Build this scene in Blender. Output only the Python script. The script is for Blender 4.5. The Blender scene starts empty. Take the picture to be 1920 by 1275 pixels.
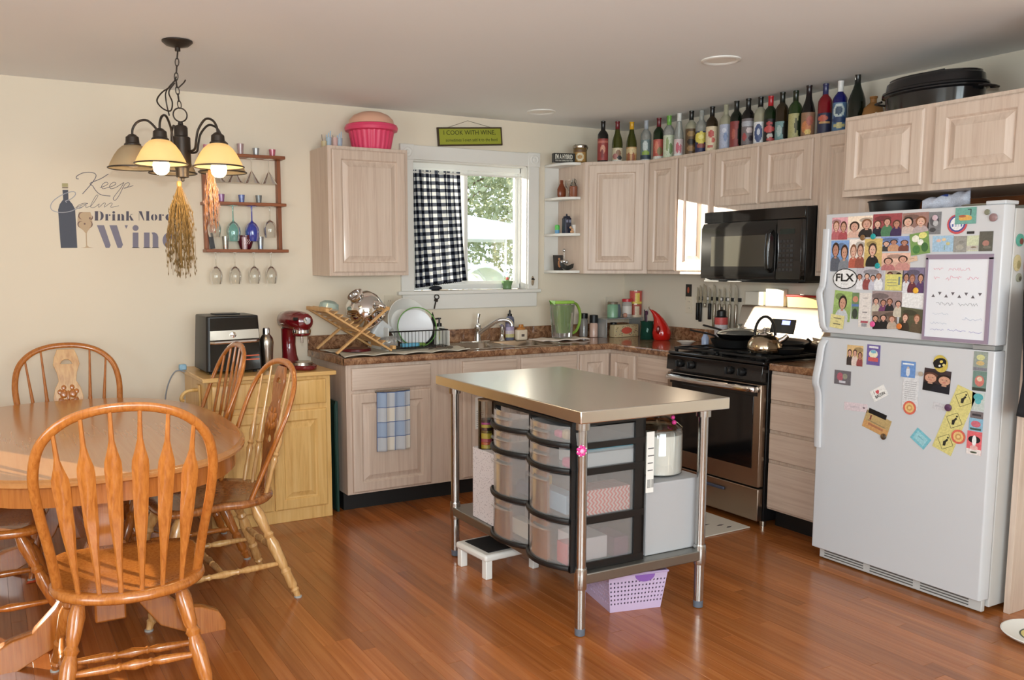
import bpy, bmesh, math, random
from mathutils import Matrix, Vector
import numpy as np
random.seed(7)
PI = math.pi
SC = bpy.context.scene
COL = SC.collection

# ------------------------------------------------------------------ camera, world, lights, exposure
cam_d = bpy.data.cameras.new('camera')
cam = bpy.data.objects.new('camera', cam_d); COL.objects.link(cam)
cam_d.sensor_width = 36.0
cam_d.lens = 30.64
cam_d.shift_x = 0.0445
cam_d.shift_y = 0.0249
cam_d.clip_start = 0.05
cam.location = (-4.3006, -5.2600, 1.4422)
YAW, PITCH, ROLL = 0.5066, -0.1162, -0.0024
_f = Vector((math.sin(YAW)*math.cos(PITCH), math.cos(YAW)*math.cos(PITCH), math.sin(PITCH)))
_r = _f.cross(Vector((0, 0, 1))).normalized(); _u = _r.cross(_f)
_r2 = _r*math.cos(ROLL)+_u*math.sin(ROLL); _u2 = -_r*math.sin(ROLL)+_u*math.cos(ROLL)
cam.rotation_euler = Matrix((( _r2.x, _u2.x, -_f.x), (_r2.y, _u2.y, -_f.y), (_r2.z, _u2.z, -_f.z))).to_euler()
SC.camera = cam

world = bpy.data.worlds.new('sky'); SC.world = world; world.use_nodes = True
bg = world.node_tree.nodes['Background']
bg.inputs[0].default_value = (0.80, 0.90, 1.0, 1)
bg.inputs[1].default_value = 4.0

def lamp(name, typ, loc, energy, color, direction=None, **kw):
    l = bpy.data.lights.new(name, typ); l.energy = energy; l.color = color
    for k, v in kw.items(): setattr(l, k, v)
    o = bpy.data.objects.new(name, l); COL.objects.link(o); o.location = loc
    if direction is not None:
        o.rotation_euler = Vector(direction).to_track_quat('-Z', 'Y').to_euler()
    return o
# low sun shining in through the kitchen window and the glass door of the same wall
lamp('sun', 'SUN', (-4, 8, 4), 34.0, (1.0, 0.90, 0.74), (1.0, -1.62, -0.318), angle=0.006)
# added fill lamps at the unseen windows, tilted up to brighten room and ceiling
lamp('fill_south', 'AREA', (-3.6, -7.35, 1.45), 200.0, (0.88, 0.98, 1.0), (0.12, 1, 0.32), shape='RECTANGLE', size=3.0, size_y=1.7)
lamp('fill_west', 'AREA', (-6.3, -4.2, 1.4), 80.0, (0.88, 0.98, 1.0), (1, 0.15, 0.3), shape='RECTANGLE', size=1.8, size_y=1.5)
# the camera's own flash, just above the lens
lamp('camera_flash', 'AREA', (-4.32, -5.30, 1.62), 56.0, (0.94, 0.98, 0.97), tuple(_f), shape='DISK', size=0.07)

SC.view_settings.view_transform = 'Standard'
SC.view_settings.look = 'None'
SC.view_settings.gamma = 1.0
SC.view_settings.use_curve_mapping = False
SC.view_settings.exposure = -0.72

# ------------------------------------------------------------------ materials
def srgb(r, g, b):
    f = lambda c: (c/255/12.92) if c/255 <= 0.04045 else ((c/255+0.055)/1.055)**2.4
    return (f(r), f(g), f(b), 1.0)
def newmat(name):
    m = bpy.data.materials.new(name); m.use_nodes = True
    return m, m.node_tree.nodes, m.node_tree.links, m.node_tree.nodes['Principled BSDF']
def flat(name, c, rough=0.5, metal=0.0, coat=0.0, trans=0.0, emit=None, es=0.0, spec=0.5, noise=0.0, nscale=12.0, bump=0.0):
    m, N, L, P = newmat(name)
    P.inputs['Base Color'].default_value = c
    P.inputs['Roughness'].default_value = rough
    P.inputs['Metallic'].default_value = metal
    P.inputs['Coat Weight'].default_value = coat
    P.inputs['Coat Roughness'].default_value = 0.08
    P.inputs['Transmission Weight'].default_value = trans
    P.inputs['Specular IOR Level'].default_value = spec
    if emit: P.inputs['Emission Color'].default_value = emit; P.inputs['Emission Strength'].default_value = es
    if noise or bump:
        tc = N.new('ShaderNodeTexCoord'); nz = N.new('ShaderNodeTexNoise'); nz.inputs['Scale'].default_value = nscale; nz.inputs['Detail'].default_value = 4
        L.new(tc.outputs['Object'], nz.inputs['Vector'])
        if noise:
            mx = N.new('ShaderNodeMix'); mx.data_type = 'RGBA'
            mx.inputs['A'].default_value = tuple(x*(1-noise) for x in c[:3])+(1,)
            mx.inputs['B'].default_value = tuple(min(1, x*(1+noise)) for x in c[:3])+(1,)
            L.new(nz.outputs['Fac'], mx.inputs['Factor']); L.new(mx.outputs['Result'], P.inputs['Base Color'])
        if bump:
            b = N.new('ShaderNodeBump'); b.inputs['Strength'].default_value = bump; b.inputs['Distance'].default_value = 0.002
            L.new(nz.outputs['Fac'], b.inputs['Height']); L.new(b.outputs['Normal'], P.inputs['Normal'])
    return m
def wood(name, cols, axis='z', fine=60.0, long=3.0, rough=0.35, coat=0.0, rand=0.0, spec=0.5):
    """grain stretched along one object axis; rand spreads tone from object to object"""
    m, N, L, P = newmat(name)
    tc = N.new('ShaderNodeTexCoord'); oi = N.new('ShaderNodeObjectInfo')
    mp = N.new('ShaderNodeMapping'); s = [fine]*3; s['xyz'.index(axis)] = long; mp.inputs['Scale'].default_value = s
    ad = N.new('ShaderNodeVectorMath'); ad.operation = 'ADD'
    sc = N.new('ShaderNodeVectorMath'); sc.operation = 'SCALE'; sc.inputs['Scale'].default_value = 37.0
    cb = N.new('ShaderNodeCombineXYZ')
    for i in range(3): L.new(oi.outputs['Random'], cb.inputs[i])
    L.new(cb.outputs[0], sc.inputs[0]); L.new(tc.outputs['Object'], ad.inputs[0]); L.new(sc.outputs[0], ad.inputs[1])
    L.new(ad.outputs[0], mp.inputs['Vector'])
    nz = N.new('ShaderNodeTexNoise'); nz.inputs['Scale'].default_value = 1.0; nz.inputs['Detail'].default_value = 5; nz.inputs['Roughness'].default_value = 0.6; nz.inputs['Distortion'].default_value = 0.6
    L.new(mp.outputs[0], nz.inputs['Vector'])
    cr = N.new('ShaderNodeValToRGB'); el = cr.color_ramp.elements
    el[0].position = 0.30; el[0].color = cols[0]; el[1].position = 0.72; el[1].color = cols[-1]
    if len(cols) == 3: e = el.new(0.5); e.color = cols[1]
    L.new(nz.outputs['Fac'], cr.inputs[0])
    out = cr.outputs[0]
    if rand:
        hs = N.new('ShaderNodeHueSaturation'); mr = N.new('ShaderNodeMapRange')
        mr.inputs['To Min'].default_value = 1-rand; mr.inputs['To Max'].default_value = 1+rand
        L.new(oi.outputs['Random'], mr.inputs['Value']); L.new(mr.outputs[0], hs.inputs['Value']); L.new(out, hs.inputs['Color']); out = hs.outputs[0]
    L.new(out, P.inputs['Base Color'])
    P.inputs['Roughness'].default_value = rough; P.inputs['Coat Weight'].default_value = coat; P.inputs['Coat Roughness'].default_value = 0.12
    P.inputs['Specular IOR Level'].default_value = spec
    b = N.new('ShaderNodeBump'); b.inputs['Strength'].default_value = 0.05; b.inputs['Distance'].default_value = 0.0005
    L.new(nz.outputs['Fac'], b.inputs['Height']); L.new(b.outputs['Normal'], P.inputs['Normal'])
    return m
def glassy(name, tint, gloss=0.12, opacity=0.0, rough=0.02):
    """thin glass: mostly see-through with a sheen, as a real pane; tint colours what is behind"""
    m, N, L, P = newmat(name)
    out = N['Material Output']; N.remove(P)
    tr = N.new('ShaderNodeBsdfTransparent'); tr.inputs[0].default_value = tint
    gl = N.new('ShaderNodeBsdfGlossy'); gl.inputs['Roughness'].default_value = rough
    fr = N.new('ShaderNodeFresnel'); fr.inputs[0].default_value = 1.45
    ma = N.new('ShaderNodeMath'); ma.operation = 'ADD'; ma.inputs[1].default_value = gloss; L.new(fr.outputs[0], ma.inputs[0])
    mx = N.new('ShaderNodeMixShader'); L.new(ma.outputs[0], mx.inputs[0]); L.new(tr.outputs[0], mx.inputs[1]); L.new(gl.outputs[0], mx.inputs[2])
    last = mx
    if opacity:
        df = N.new('ShaderNodeBsdfDiffuse'); df.inputs[0].default_value = tuple(min(1, c*1.0) for c in tint[:3])+(1,)
        m2 = N.new('ShaderNodeMixShader'); m2.inputs[0].default_value = opacity; L.new(mx.outputs[0], m2.inputs[1]); L.new(df.outputs[0], m2.inputs[2]); last = m2
    L.new(last.outputs[0], out.inputs[0])
    return m
M = {}
M['wall'] = flat('wall_paint', srgb(232, 220, 200), 0.85, noise=0.015, nscale=3, bump=0.05)
M['wall_r'] = flat('wall_paint_right', srgb(226, 218, 202), 0.85, noise=0.015, nscale=3, bump=0.05)
M['ceil'] = flat('ceiling_paint', srgb(238, 240, 240), 0.95, noise=0.02, nscale=2, bump=0.05)
M['trim'] = flat('white_trim', srgb(232, 230, 224), 0.45)
M['vinyl'] = flat('window_vinyl', srgb(240, 240, 235), 0.35)
M['pickled'] = wood('pickled_oak', (srgb(196, 172, 155), srgb(209, 188, 171), srgb(217, 198, 182)), 'z', 55, 2.2, 0.42, 0.15)
M['pickled_h'] = wood('pickled_oak_horizontal', (srgb(196, 172, 155), srgb(209, 188, 171), srgb(217, 198, 182)), 'x', 55, 2.2, 0.42, 0.15)
M['honey'] = wood('honey_oak', (srgb(156, 88, 32), srgb(178, 106, 44), srgb(190, 120, 54)), 'z', 110, 5, 0.22, 0.5)
M['honey_x'] = wood('honey_oak_x', (srgb(180, 118, 62), srgb(186, 126, 70), srgb(191, 134, 78)), 'y', 45, 1.0, 0.22, 0.4)
M['oak_brown'] = wood('brown_oak', (srgb(124, 70, 32), srgb(160, 98, 50), srgb(182, 120, 66)), 'z', 70, 4, 0.22, 0.5)
M['oak_pale'] = wood('pale_turned_oak', (srgb(186, 132, 74), srgb(208, 160, 100), srgb(222, 180, 122)), 'z', 70, 4, 0.22, 0.5)
M['rack'] = wood('rack_cherry', (srgb(120, 62, 28), srgb(160, 92, 48)), 'x', 70, 4, 0.4, 0.1)
M['rack_v'] = wood('rack_cherry_upright', (srgb(120, 62, 28), srgb(160, 92, 48)), 'z', 70, 4, 0.4, 0.1)
M['birch'] = wood('birch', (srgb(208, 160, 90), srgb(226, 182, 112), srgb(232, 192, 126)), 'z', 40, 2.5, 0.35, 0.2)
M['birch_h'] = wood('birch_top', (srgb(212, 164, 96), srgb(230, 190, 124)), 'x', 40, 2.5, 0.35, 0.2)
M['plain_wood'] = wood('bare_beech', (srgb(200, 150, 92), srgb(222, 178, 120)), 'z', 50, 4, 0.5)
M['plank'] = wood('red_oak_plank', (srgb(150, 82, 34), srgb(166, 97, 46), srgb(180, 112, 58)), 'y', 46, 1.3, 0.24, 0.3, rand=0.22)
M['sub'] = flat('subfloor', srgb(60, 30, 16), 0.9)
M['steel'] = flat('brushed_steel', srgb(186, 178, 166), 0.27, 1.0, noise=0.05, nscale=6)
M['steel_t'] = flat('worktop_steel', srgb(232, 228, 220), 0.26, 1.0, noise=0.06, nscale=4)
M['galv'] = flat('galvanised_tube', srgb(190, 188, 184), 0.22, 1.0)
M['chrome'] = flat('chrome', srgb(225, 225, 225), 0.08, 1.0)
M['appl'] = flat('appliance_steel', srgb(176, 160, 144), 0.3, 1.0, noise=0.03)
M['black'] = flat('black_gloss', srgb(12, 12, 13), 0.08, spec=0.6)
M['black_m'] = flat('black_plastic', srgb(18, 18, 19), 0.4)
M['black_r'] = flat('black_rubber', srgb(26, 26, 28), 0.75)
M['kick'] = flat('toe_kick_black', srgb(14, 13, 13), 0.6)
M['iron'] = flat('cast_iron', srgb(16, 16, 17), 0.5)
M['bronze'] = flat('aged_bronze', srgb(62, 54, 48), 0.42, 0.55)
M['fridge'] = flat('fridge_enamel', srgb(206, 207, 210), 0.28, noise=0.008, nscale=200, bump=0.08)
M['fridge_s'] = flat('fridge_side', srgb(200, 198, 195), 0.4)
M['gasket'] = flat('gasket_grey', srgb(150, 150, 148), 0.6)
M['white'] = flat('white_plastic', srgb(236, 234, 228), 0.3)
M['ivory'] = flat('ivory_plastic', srgb(226, 216, 196), 0.35)
M['glass'] = glassy('clear_glass', (0.90, 0.90, 0.88, 1), 0.10)
M['pane'] = glassy('window_pane', (0.97, 0.98, 0.98, 1), 0.0)
M['frost'] = glassy('frosted_drawer_plastic', (0.90, 0.89, 0.88, 1), 0.03, 0.11, 0.22)
M['paper'] = flat('paper', srgb(238, 236, 230), 0.7)
M['cloth'] = flat('linen_cloth', srgb(214, 208, 192), 0.9, noise=0.12, nscale=40)

def granite():
    m, N, L, P = newmat('brown_granite_laminate')
    tc = N.new('ShaderNodeTexCoord')
    v = N.new('ShaderNodeTexNoise'); v.inputs['Scale'].default_value = 17; v.inputs['Detail'].default_value = 8; v.inputs['Roughness'].default_value = 0.75; v.inputs['Distortion'].default_value = 1.5
    L.new(tc.outputs['Object'], v.inputs['Vector'])
    cr = N.new('ShaderNodeValToRGB'); el = cr.color_ramp.elements
    el[0].position = 0.30; el[0].color = srgb(62, 40, 28); el[1].position = 0.74; el[1].color = srgb(214, 178, 140)
    e = el.new(0.44); e.color = srgb(122, 84, 60); e = el.new(0.56); e.color = srgb(166, 124, 92)
    L.new(v.outputs['Fac'], cr.inputs[0]); L.new(cr.outputs[0], P.inputs['Base Color'])
    P.inputs['Roughness'].default_value = 0.16; P.inputs['Coat Weight'].default_value = 0.3
    return m
M['granite'] = granite()
def printmat():
    m, N, L, P = newmat('printed_colours')
    a = N.new('ShaderNodeAttribute'); a.attribute_name = 'Col'
    tc = N.new('ShaderNodeTexCoord'); nz = N.new('ShaderNodeTexNoise'); nz.inputs['Scale'].default_value = 130; nz.inputs['Detail'].default_value = 3; L.new(tc.outputs['Object'], nz.inputs['Vector'])
    mr = N.new('ShaderNodeMapRange'); mr.inputs['From Min'].default_value = .3; mr.inputs['From Max'].default_value = .7; mr.inputs['To Min'].default_value = .84; mr.inputs['To Max'].default_value = 1.10; L.new(nz.outputs['Fac'], mr.inputs['Value'])
    hs = N.new('ShaderNodeHueSaturation'); hs.inputs['Saturation'].default_value = .9; L.new(mr.outputs[0], hs.inputs['Value']); L.new(a.outputs['Color'], hs.inputs['Color'])
    L.new(hs.outputs[0], P.inputs['Base Color']); P.inputs['Roughness'].default_value = 0.4
    return m
M['print'] = printmat()
def gingham():
    m, N, L, P = newmat('black_white_gingham')
    tc = N.new('ShaderNodeTexCoord'); sp = N.new('ShaderNodeSeparateXYZ'); L.new(tc.outputs['UV'], sp.inputs[0])
    fac = []
    for i in (0, 1):
        mu = N.new('ShaderNodeMath'); mu.operation = 'MULTIPLY'; mu.inputs[1].default_value = 1.0; L.new(sp.outputs[i], mu.inputs[0])
        fr = N.new('ShaderNodeMath'); fr.operation = 'FRACT'; L.new(mu.outputs[0], fr.inputs[0])
        gt = N.new('ShaderNodeMath'); gt.operation = 'GREATER_THAN'; gt.inputs[1].default_value = 0.5; L.new(fr.outputs[0], gt.inputs[0]); fac.append(gt)
    ad = N.new('ShaderNodeMath'); ad.operation = 'ADD'; L.new(fac[0].outputs[0], ad.inputs[0]); L.new(fac[1].outputs[0], ad.inputs[1])
    hf = N.new('ShaderNodeMath'); hf.operation = 'MULTIPLY'; hf.inputs[1].default_value = 0.5; L.new(ad.outputs[0], hf.inputs[0])
    cr = N.new('ShaderNodeValToRGB'); el = cr.color_ramp.elements; cr.color_ramp.interpolation = 'CONSTANT'
    el[0].color = srgb(228, 228, 224); el[1].position = 0.75; el[1].color = srgb(20, 22, 30); e = el.new(0.4); e.color = srgb(92, 96, 106)
    L.new(hf.outputs[0], cr.inputs[0])
    out = N['Material Output']; N.remove(P)
    df = N.new('ShaderNodeBsdfDiffuse'); tl = N.new('ShaderNodeBsdfTranslucent'); mx = N.new('ShaderNodeMixShader'); mx.inputs[0].default_value = 0.20
    L.new(cr.outputs[0], df.inputs[0]); L.new(cr.outputs[0], tl.inputs[0]); L.new(df.outputs[0], mx.inputs[1]); L.new(tl.outputs[0], mx.inputs[2]); L.new(mx.outputs[0], out.inputs[0])
    return m
M['gingham'] = gingham()
_cc = {}
def C(r, g, b, rough=0.45, **kw):
    k = (r, g, b, rough, tuple(sorted(kw.items())))
    if k not in _cc: _cc[k] = flat('plain_%02x%02x%02x' % (r, g, b), srgb(r, g, b), rough, **kw)
    return _cc[k]

# ------------------------------------------------------------------ mesh builder
def R(x=0, y=0, z=0): return (Matrix.Rotation(math.radians(z), 4, 'Z') @ Matrix.Rotation(math.radians(y), 4, 'Y') @ Matrix.Rotation(math.radians(x), 4, 'X'))
def T(x, y, z): return Matrix.Translation((x, y, z))
class MB:
    def __init__(s): s.v = []; s.f = []; s.c = {}; s.m = Matrix(); s.uv = {}
    def add(s, vs, fs, col=None):
        b = len(s.v)
        for p in vs: s.v.append(tuple(s.m @ Vector(p)))
        for f in fs:
            if col is not None: s.c[len(s.f)] = col
            s.f.append(tuple(b+i for i in f))
        return s
    def box(s, x0, y0, z0, x1, y1, z1, col=None):
        return s.add([(x0,y0,z0),(x1,y0,z0),(x1,y1,z0),(x0,y1,z0),(x0,y0,z1),(x1,y0,z1),(x1,y1,z1),(x0,y1,z1)],
                     [(0,3,2,1),(4,5,6,7),(0,1,5,4),(1,2,6,5),(2,3,7,6),(3,0,4,7)], col)
    def bar(s, p0, p1, w, t, up=(0,0,1)):
        p0 = Vector(p0); p1 = Vector(p1); d = (p1-p0).normalized(); a = d.cross(Vector(up))
        if a.length < 1e-5: a = d.cross(Vector((1,0,0)))
        a.normalize(); b = a.cross(d); a *= w/2; b *= t/2
        vs = [p0-a-b, p0+a-b, p0+a+b, p0-a+b, p1-a-b, p1+a-b, p1+a+b, p1-a+b]
        return s.add(vs, [(0,1,2,3),(7,6,5,4),(0,4,5,1),(1,5,6,2),(2,6,7,3),(3,7,4,0)])
    def lathe(s, prof, seg=24, M0=None, cap=True, sx=1, sy=1, col=None):
        M0 = M0 or Matrix(); vs = []; fs = []; n = len(prof)
        for r, z in prof:
            for k in range(seg):
                a = 2*PI*k/seg; vs.append(M0 @ Vector((r*math.cos(a)*sx, r*math.sin(a)*sy, z)))
        for i in range(n-1):
            for k in range(seg):
                k2 = (k+1) % seg; fs.append((i*seg+k, i*seg+k2, (i+1)*seg+k2, (i+1)*seg+k))
        if cap:
            if prof[0][0] > 1e-6: fs.append(tuple(range(seg-1, -1, -1)))
            if prof[-1][0] > 1e-6: fs.append(tuple((n-1)*seg+k for k in range(seg)))
        return s.add(vs, fs, col)
    def turn(s, p0, p1, prof, seg=12):
        """turned spindle from p0 to p1; prof = [(t, r)]"""
        p0 = Vector(p0); p1 = Vector(p1); d = p1-p0; L_ = d.length
        q = d.to_track_quat('Z', 'Y').to_matrix().to_4x4()
        return s.lathe([(r, t*L_) for t, r in prof], seg, Matrix.Translation(p0) @ q)
    def tube(s, pts, r, seg=8, closed=False, flat_=None, cap=True):
        """flat_ = (w, t): elliptical section"""
        pts = [Vector(p) for p in pts]; n = len(pts); vs = []; fs = []; prev = None
        for i, p in enumerate(pts):
            if closed: d = pts[(i+1) % n]-pts[i-1]
            else: d = pts[min(i+1, n-1)]-pts[max(i-1, 0)]
            if d.length < 1e-9: d = Vector((0, 0, 1))
            d.normalize()
            if prev is None:
                a = Vector(flat_[2]) if flat_ and len(flat_) > 2 else (Vector((0, 0, 1)) if abs(d.z) < 0.9 else Vector((1, 0, 0)))
                a = (a-d*a.dot(d)).normalized()
            else:
                a = prev-d*prev.dot(d); a = a.normalized() if a.length > 1e-6 else prev
            prev = a; b = d.cross(a)
            rr = r[i] if isinstance(r, (list, tuple)) else r
            for k in range(seg):
                t = 2*PI*k/seg
                wa, wb = (flat_[0]/2, flat_[1]/2) if flat_ else (rr, rr)
                vs.append(p+a*math.cos(t)*wa+b*math.sin(t)*wb)
        m = n if closed else n-1
        for i in range(m):
            j = (i+1) % n
            for k in range(seg):
                k2 = (k+1) % seg; fs.append((i*seg+k, i*seg+k2, j*seg+k2, j*seg+k))
        if not closed and cap:
            fs.append(tuple(range(seg-1, -1, -1))); fs.append(tuple((n-1)*seg+k for k in range(seg)))
        return s.add(vs, fs)
    def prism(s, poly, z0, z1, M0=None, col=None):
        M0 = M0 or Matrix(); n = len(poly)
        vs = [M0 @ Vector((x, y, z0)) for x, y in poly]+[M0 @ Vector((x, y, z1)) for x, y in poly]
        fs = [tuple(range(n-1, -1, -1)), tuple(range(n, 2*n))]+[(i, (i+1) % n, n+(i+1) % n, n+i) for i in range(n)]
        return s.add(vs, fs, col)
    def grid(s, fn, nu, nv, uvs=None, colf=None):
        b = len(s.v); vs = [fn(i/nu, j/nv) for j in range(nv+1) for i in range(nu+1)]
        for p in vs: s.v.append(tuple(s.m @ Vector(p)))
        for j in range(nv):
            for i in range(nu):
                a = b+j*(nu+1)+i
                if colf: s.c[len(s.f)] = colf((i+.5)/nu, (j+.5)/nv)
                if uvs: s.uv[len(s.f)] = [uvs(i/nu, j/nv), uvs((i+1)/nu, j/nv), uvs((i+1)/nu, (j+1)/nv), uvs(i/nu, (j+1)/nv)]
                s.f.append((a, a+1, a+nu+2, a+nu+1))
        return s
    def ball(s, c, r, seg=14, rings=8, sc=(1,1,1), col=None):
        prof = [(max(1e-4, r*math.sin(PI*i/rings)), -r*math.cos(PI*i/rings)) for i in range(rings+1)]
        M0 = Matrix.Translation(c) @ Matrix.Diagonal((sc[0], sc[1], sc[2], 1))
        return s.lathe(prof, seg, M0, False, col=col)
    def mesh(s, name, mats, smooth=True, ang=35, recalc=True):
        me = bpy.data.meshes.new(name); me.from_pydata(s.v, [], s.f); me.validate()
        if not isinstance(mats, (list, tuple)): mats = [mats]
        for m in mats: me.materials.append(m)
        if s.c and len(me.polygons) == len(s.f):
            ca = me.color_attributes.new('Col', 'FLOAT_COLOR', 'CORNER')
            dflt = (0.8, 0.8, 0.8, 1)
            for p in me.polygons:
                c = s.c.get(p.index, dflt)
                for li in p.loop_indices: ca.data[li].color = c
        if s.uv and len(me.polygons) == len(s.f):
            uv = me.uv_layers.new(name='UVMap')
            for p in me.polygons:
                q = s.uv.get(p.index)
                if q:
                    for k, li in enumerate(p.loop_indices): uv.data[li].uv = q[k]
        if recalc:
            bm = bmesh.new(); bm.from_mesh(me); bmesh.ops.recalc_face_normals(bm, faces=bm.faces); bm.to_mesh(me); bm.free()
        if smooth:
            me.shade_smooth(); me.set_sharp_from_angle(angle=math.radians(ang))
        return me
def setp(o, label=None, cat=None, group=None, kind=None):
    if label: o['label'] = label
    if cat: o['category'] = cat
    if group: o['group'] = group
    if kind: o['kind'] = kind
    return o
def obj(name, mb, mat, parent=None, bevel=0, smooth=True, ang=35, label=None, kind=None, recalc=True, seg=2):
    me = mb if isinstance(mb, bpy.types.Mesh) else mb.mesh(name, mat, smooth, ang, recalc)
    o = bpy.data.objects.new(name, me); COL.objects.link(o)
    if parent: o.parent = parent
    if bevel:
        b = o.modifiers.new('bevel', 'BEVEL'); b.width = bevel; b.segments = seg; b.limit_method = 'ANGLE'; b.angle_limit = math.radians(40); b.harden_normals = False
    if label: o['label'] = label
    if kind: o['kind'] = kind
    return o
def thing(name, label, cat, loc=(0,0,0), rz=0, group=None, rot=None):
    o = bpy.data.objects.new(name, None); COL.objects.link(o); o.location = loc
    o.rotation_euler = rot if rot else (0, 0, math.radians(rz)); o.empty_display_size = 0.05
    return setp(o, label, cat, group)
def solo(name, label, cat, mb, mat, loc=(0,0,0), rz=0, group=None, rot=None, **kw):
    o = obj(name, mb, mat, **kw); o.location = loc; o.rotation_euler = rot if rot else (0, 0, math.radians(rz))
    return setp(o, label, cat, group)
def struct(name, mb, mat, parent=None, **kw):
    o = obj(name, mb, mat, parent, **kw)
    if not parent: o['kind'] = 'structure'
    return o
def dup(root, loc=None, rz=None, label=None):
    r = root.copy(); COL.objects.link(r)
    if loc is not None: r.location = loc
    if rz is not None: r.rotation_euler = (0, 0, math.radians(rz))
    if label: r['label'] = label
    for ch in list(root.children):
        c = ch.copy(); COL.objects.link(c); c.parent = r
        for g in list(ch.children):
            d = g.copy(); COL.objects.link(d); d.parent = c
    return r
def bx(*a, **k): return MB().box(*a, **k)
def ell(cx, cy, rx, ry, n=20, a0=0, a1=360): 
    return [(cx+rx*math.cos(math.radians(a0+(a1-a0)*i/(n if a1-a0 < 360 else n))), cy+ry*math.sin(math.radians(a0+(a1-a0)*i/n))) for i in range(n+(1 if a1-a0 < 360 else 0))]
def smoothpath(pts, k=6, closed=False):
    P_ = [Vector(p) for p in pts]; n = len(P_); out = []
    rng = n if closed else n-1
    for i in range(rng):
        g = (lambda j: P_[j % n]) if closed else (lambda j: P_[max(0, min(n-1, j))])
        a, b, c, d = g(i-1), g(i), g(i+1), g(i+2)
        for j in range(k):
            t = j/k
            out.append(0.5*((2*b)+(-a+c)*t+(2*a-5*b+4*c-d)*t*t+(-a+3*b-3*c+d)*t**3))
    if not closed: out.append(P_[-1])
    return out
def text_mesh(body, w, h, depth=0.0006, name='lettering', mat=None, bold=0.0):
    """lettering in the XZ plane facing -y, left-bottom at origin, fitted to w x h"""
    cu = bpy.data.curves.new(name, 'FONT'); cu.body = body; cu.size = 1; cu.extrude = 0.01; cu.offset = bold; cu.resolution_u = 2
    o = bpy.data.objects.new(name, cu); COL.objects.link(o)
    me = bpy.data.meshes.new_from_object(o.evaluated_get(bpy.context.evaluated_depsgraph_get()))
    bpy.data.objects.remove(o); bpy.data.curves.remove(cu)
    xs = [v.co.x for v in me.vertices]; ys = [v.co.y for v in me.vertices]
    x0, x1, y0, y1 = min(xs), max(xs), min(ys), max(ys)
    for v in me.vertices:
        x, y, z = v.co; v.co = ((x-x0)/(x1-x0)*w, -z/0.01*depth/2-depth/2, (y-y0)/(y1-y0)*h)
    me.name = name; me.materials.clear(); me.materials.append(mat)
    return me
def shape2d(polys, depth, name, mat, bevel=0.0):
    """flat board with holes: polys[0] outline, others holes, in XZ plane, thickness along y centred"""
    cu = bpy.data.curves.new(name, 'CURVE'); cu.dimensions = '2D'; cu.fill_mode = 'BOTH'; cu.extrude = depth/2-bevel; cu.bevel_depth = bevel; cu.bevel_resolution = 1
    for pl in polys:
        sp = cu.splines.new('POLY'); sp.points.add(len(pl)-1); sp.use_cyclic_u = True
        for i, p in enumerate(pl): sp.points[i].co = (p[0], p[1], 0, 1)
    o = bpy.data.objects.new(name, cu); COL.objects.link(o)
    me = bpy.data.meshes.new_from_object(o.evaluated_get(bpy.context.evaluated_depsgraph_get()))
    bpy.data.objects.remove(o); bpy.data.curves.remove(cu)
    for v in me.vertices: v.co = (v.co.x, -v.co.z, v.co.y)
    me.name = name; me.materials.clear(); me.materials.append(mat)
    me.shade_smooth(); me.set_sharp_from_angle(angle=math.radians(35))
    return me

# ================================================================== THE ROOM
HC = 2.424
def wall_boxes(mb, axis, lo, hi, t0, t1, holes, z1=HC):
    """wall along x (axis='x') or y with rectangular holes [(a0,a1,z0,z1)] sorted"""
    def b(a0, a1, z0, z1_):
        if a1-a0 < 1e-6 or z1_-z0 < 1e-6: return
        if axis == 'x': mb.box(a0, t0, z0, a1, t1, z1_)
        else: mb.box(t0, a0, z0, t1, a1, z1_)
    cur = lo
    for a0, a1, z0, zz in holes:
        b(cur, a0, 0, z1); b(a0, a1, 0, z0); b(a0, a1, zz, z1); cur = a1
    b(cur, hi, 0, z1)
    return mb
WX0, WX1, WZ0, WZ1 = -1.785, -0.888, 1.262, 2.120       # kitchen window opening
DX0, DX1, DZ0, DZ1 = -5.64, -5.22, 0.06, 2.05           # glass door opening
struct('wall_back', wall_boxes(MB(), 'x', -6.55, 0.15, 0.0, 0.14, [(DX0, DX1, DZ0, DZ1), (WX0, WX1, WZ0, WZ1)]), M['wall'], smooth=False)
struct('wall_right', bx(0, -7.55, 0, 0.15, 0, HC), M['wall_r'], smooth=False)
struct('wall_left', wall_boxes(MB(), 'y', -7.55, 0, -6.55, -6.4, [(-5.15, -3.25, 0.6, 2.15)]), M['wall'], smooth=False)
struct('wall_front', wall_boxes(MB(), 'x', -6.4, 0, -7.55, -7.4, [(-5.2, -2.0, 0.55, 2.35)]), M['wall'], smooth=False)
struct('ceiling', bx(-6.55, -7.55, HC, 0.15, 0.14, HC+0.1), M['ceil'], smooth=False)
fl = struct('floor', bx(-6.55, -7.55, -0.10, 0.15, 0.14, -0.013), M['sub'], smooth=False)
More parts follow.
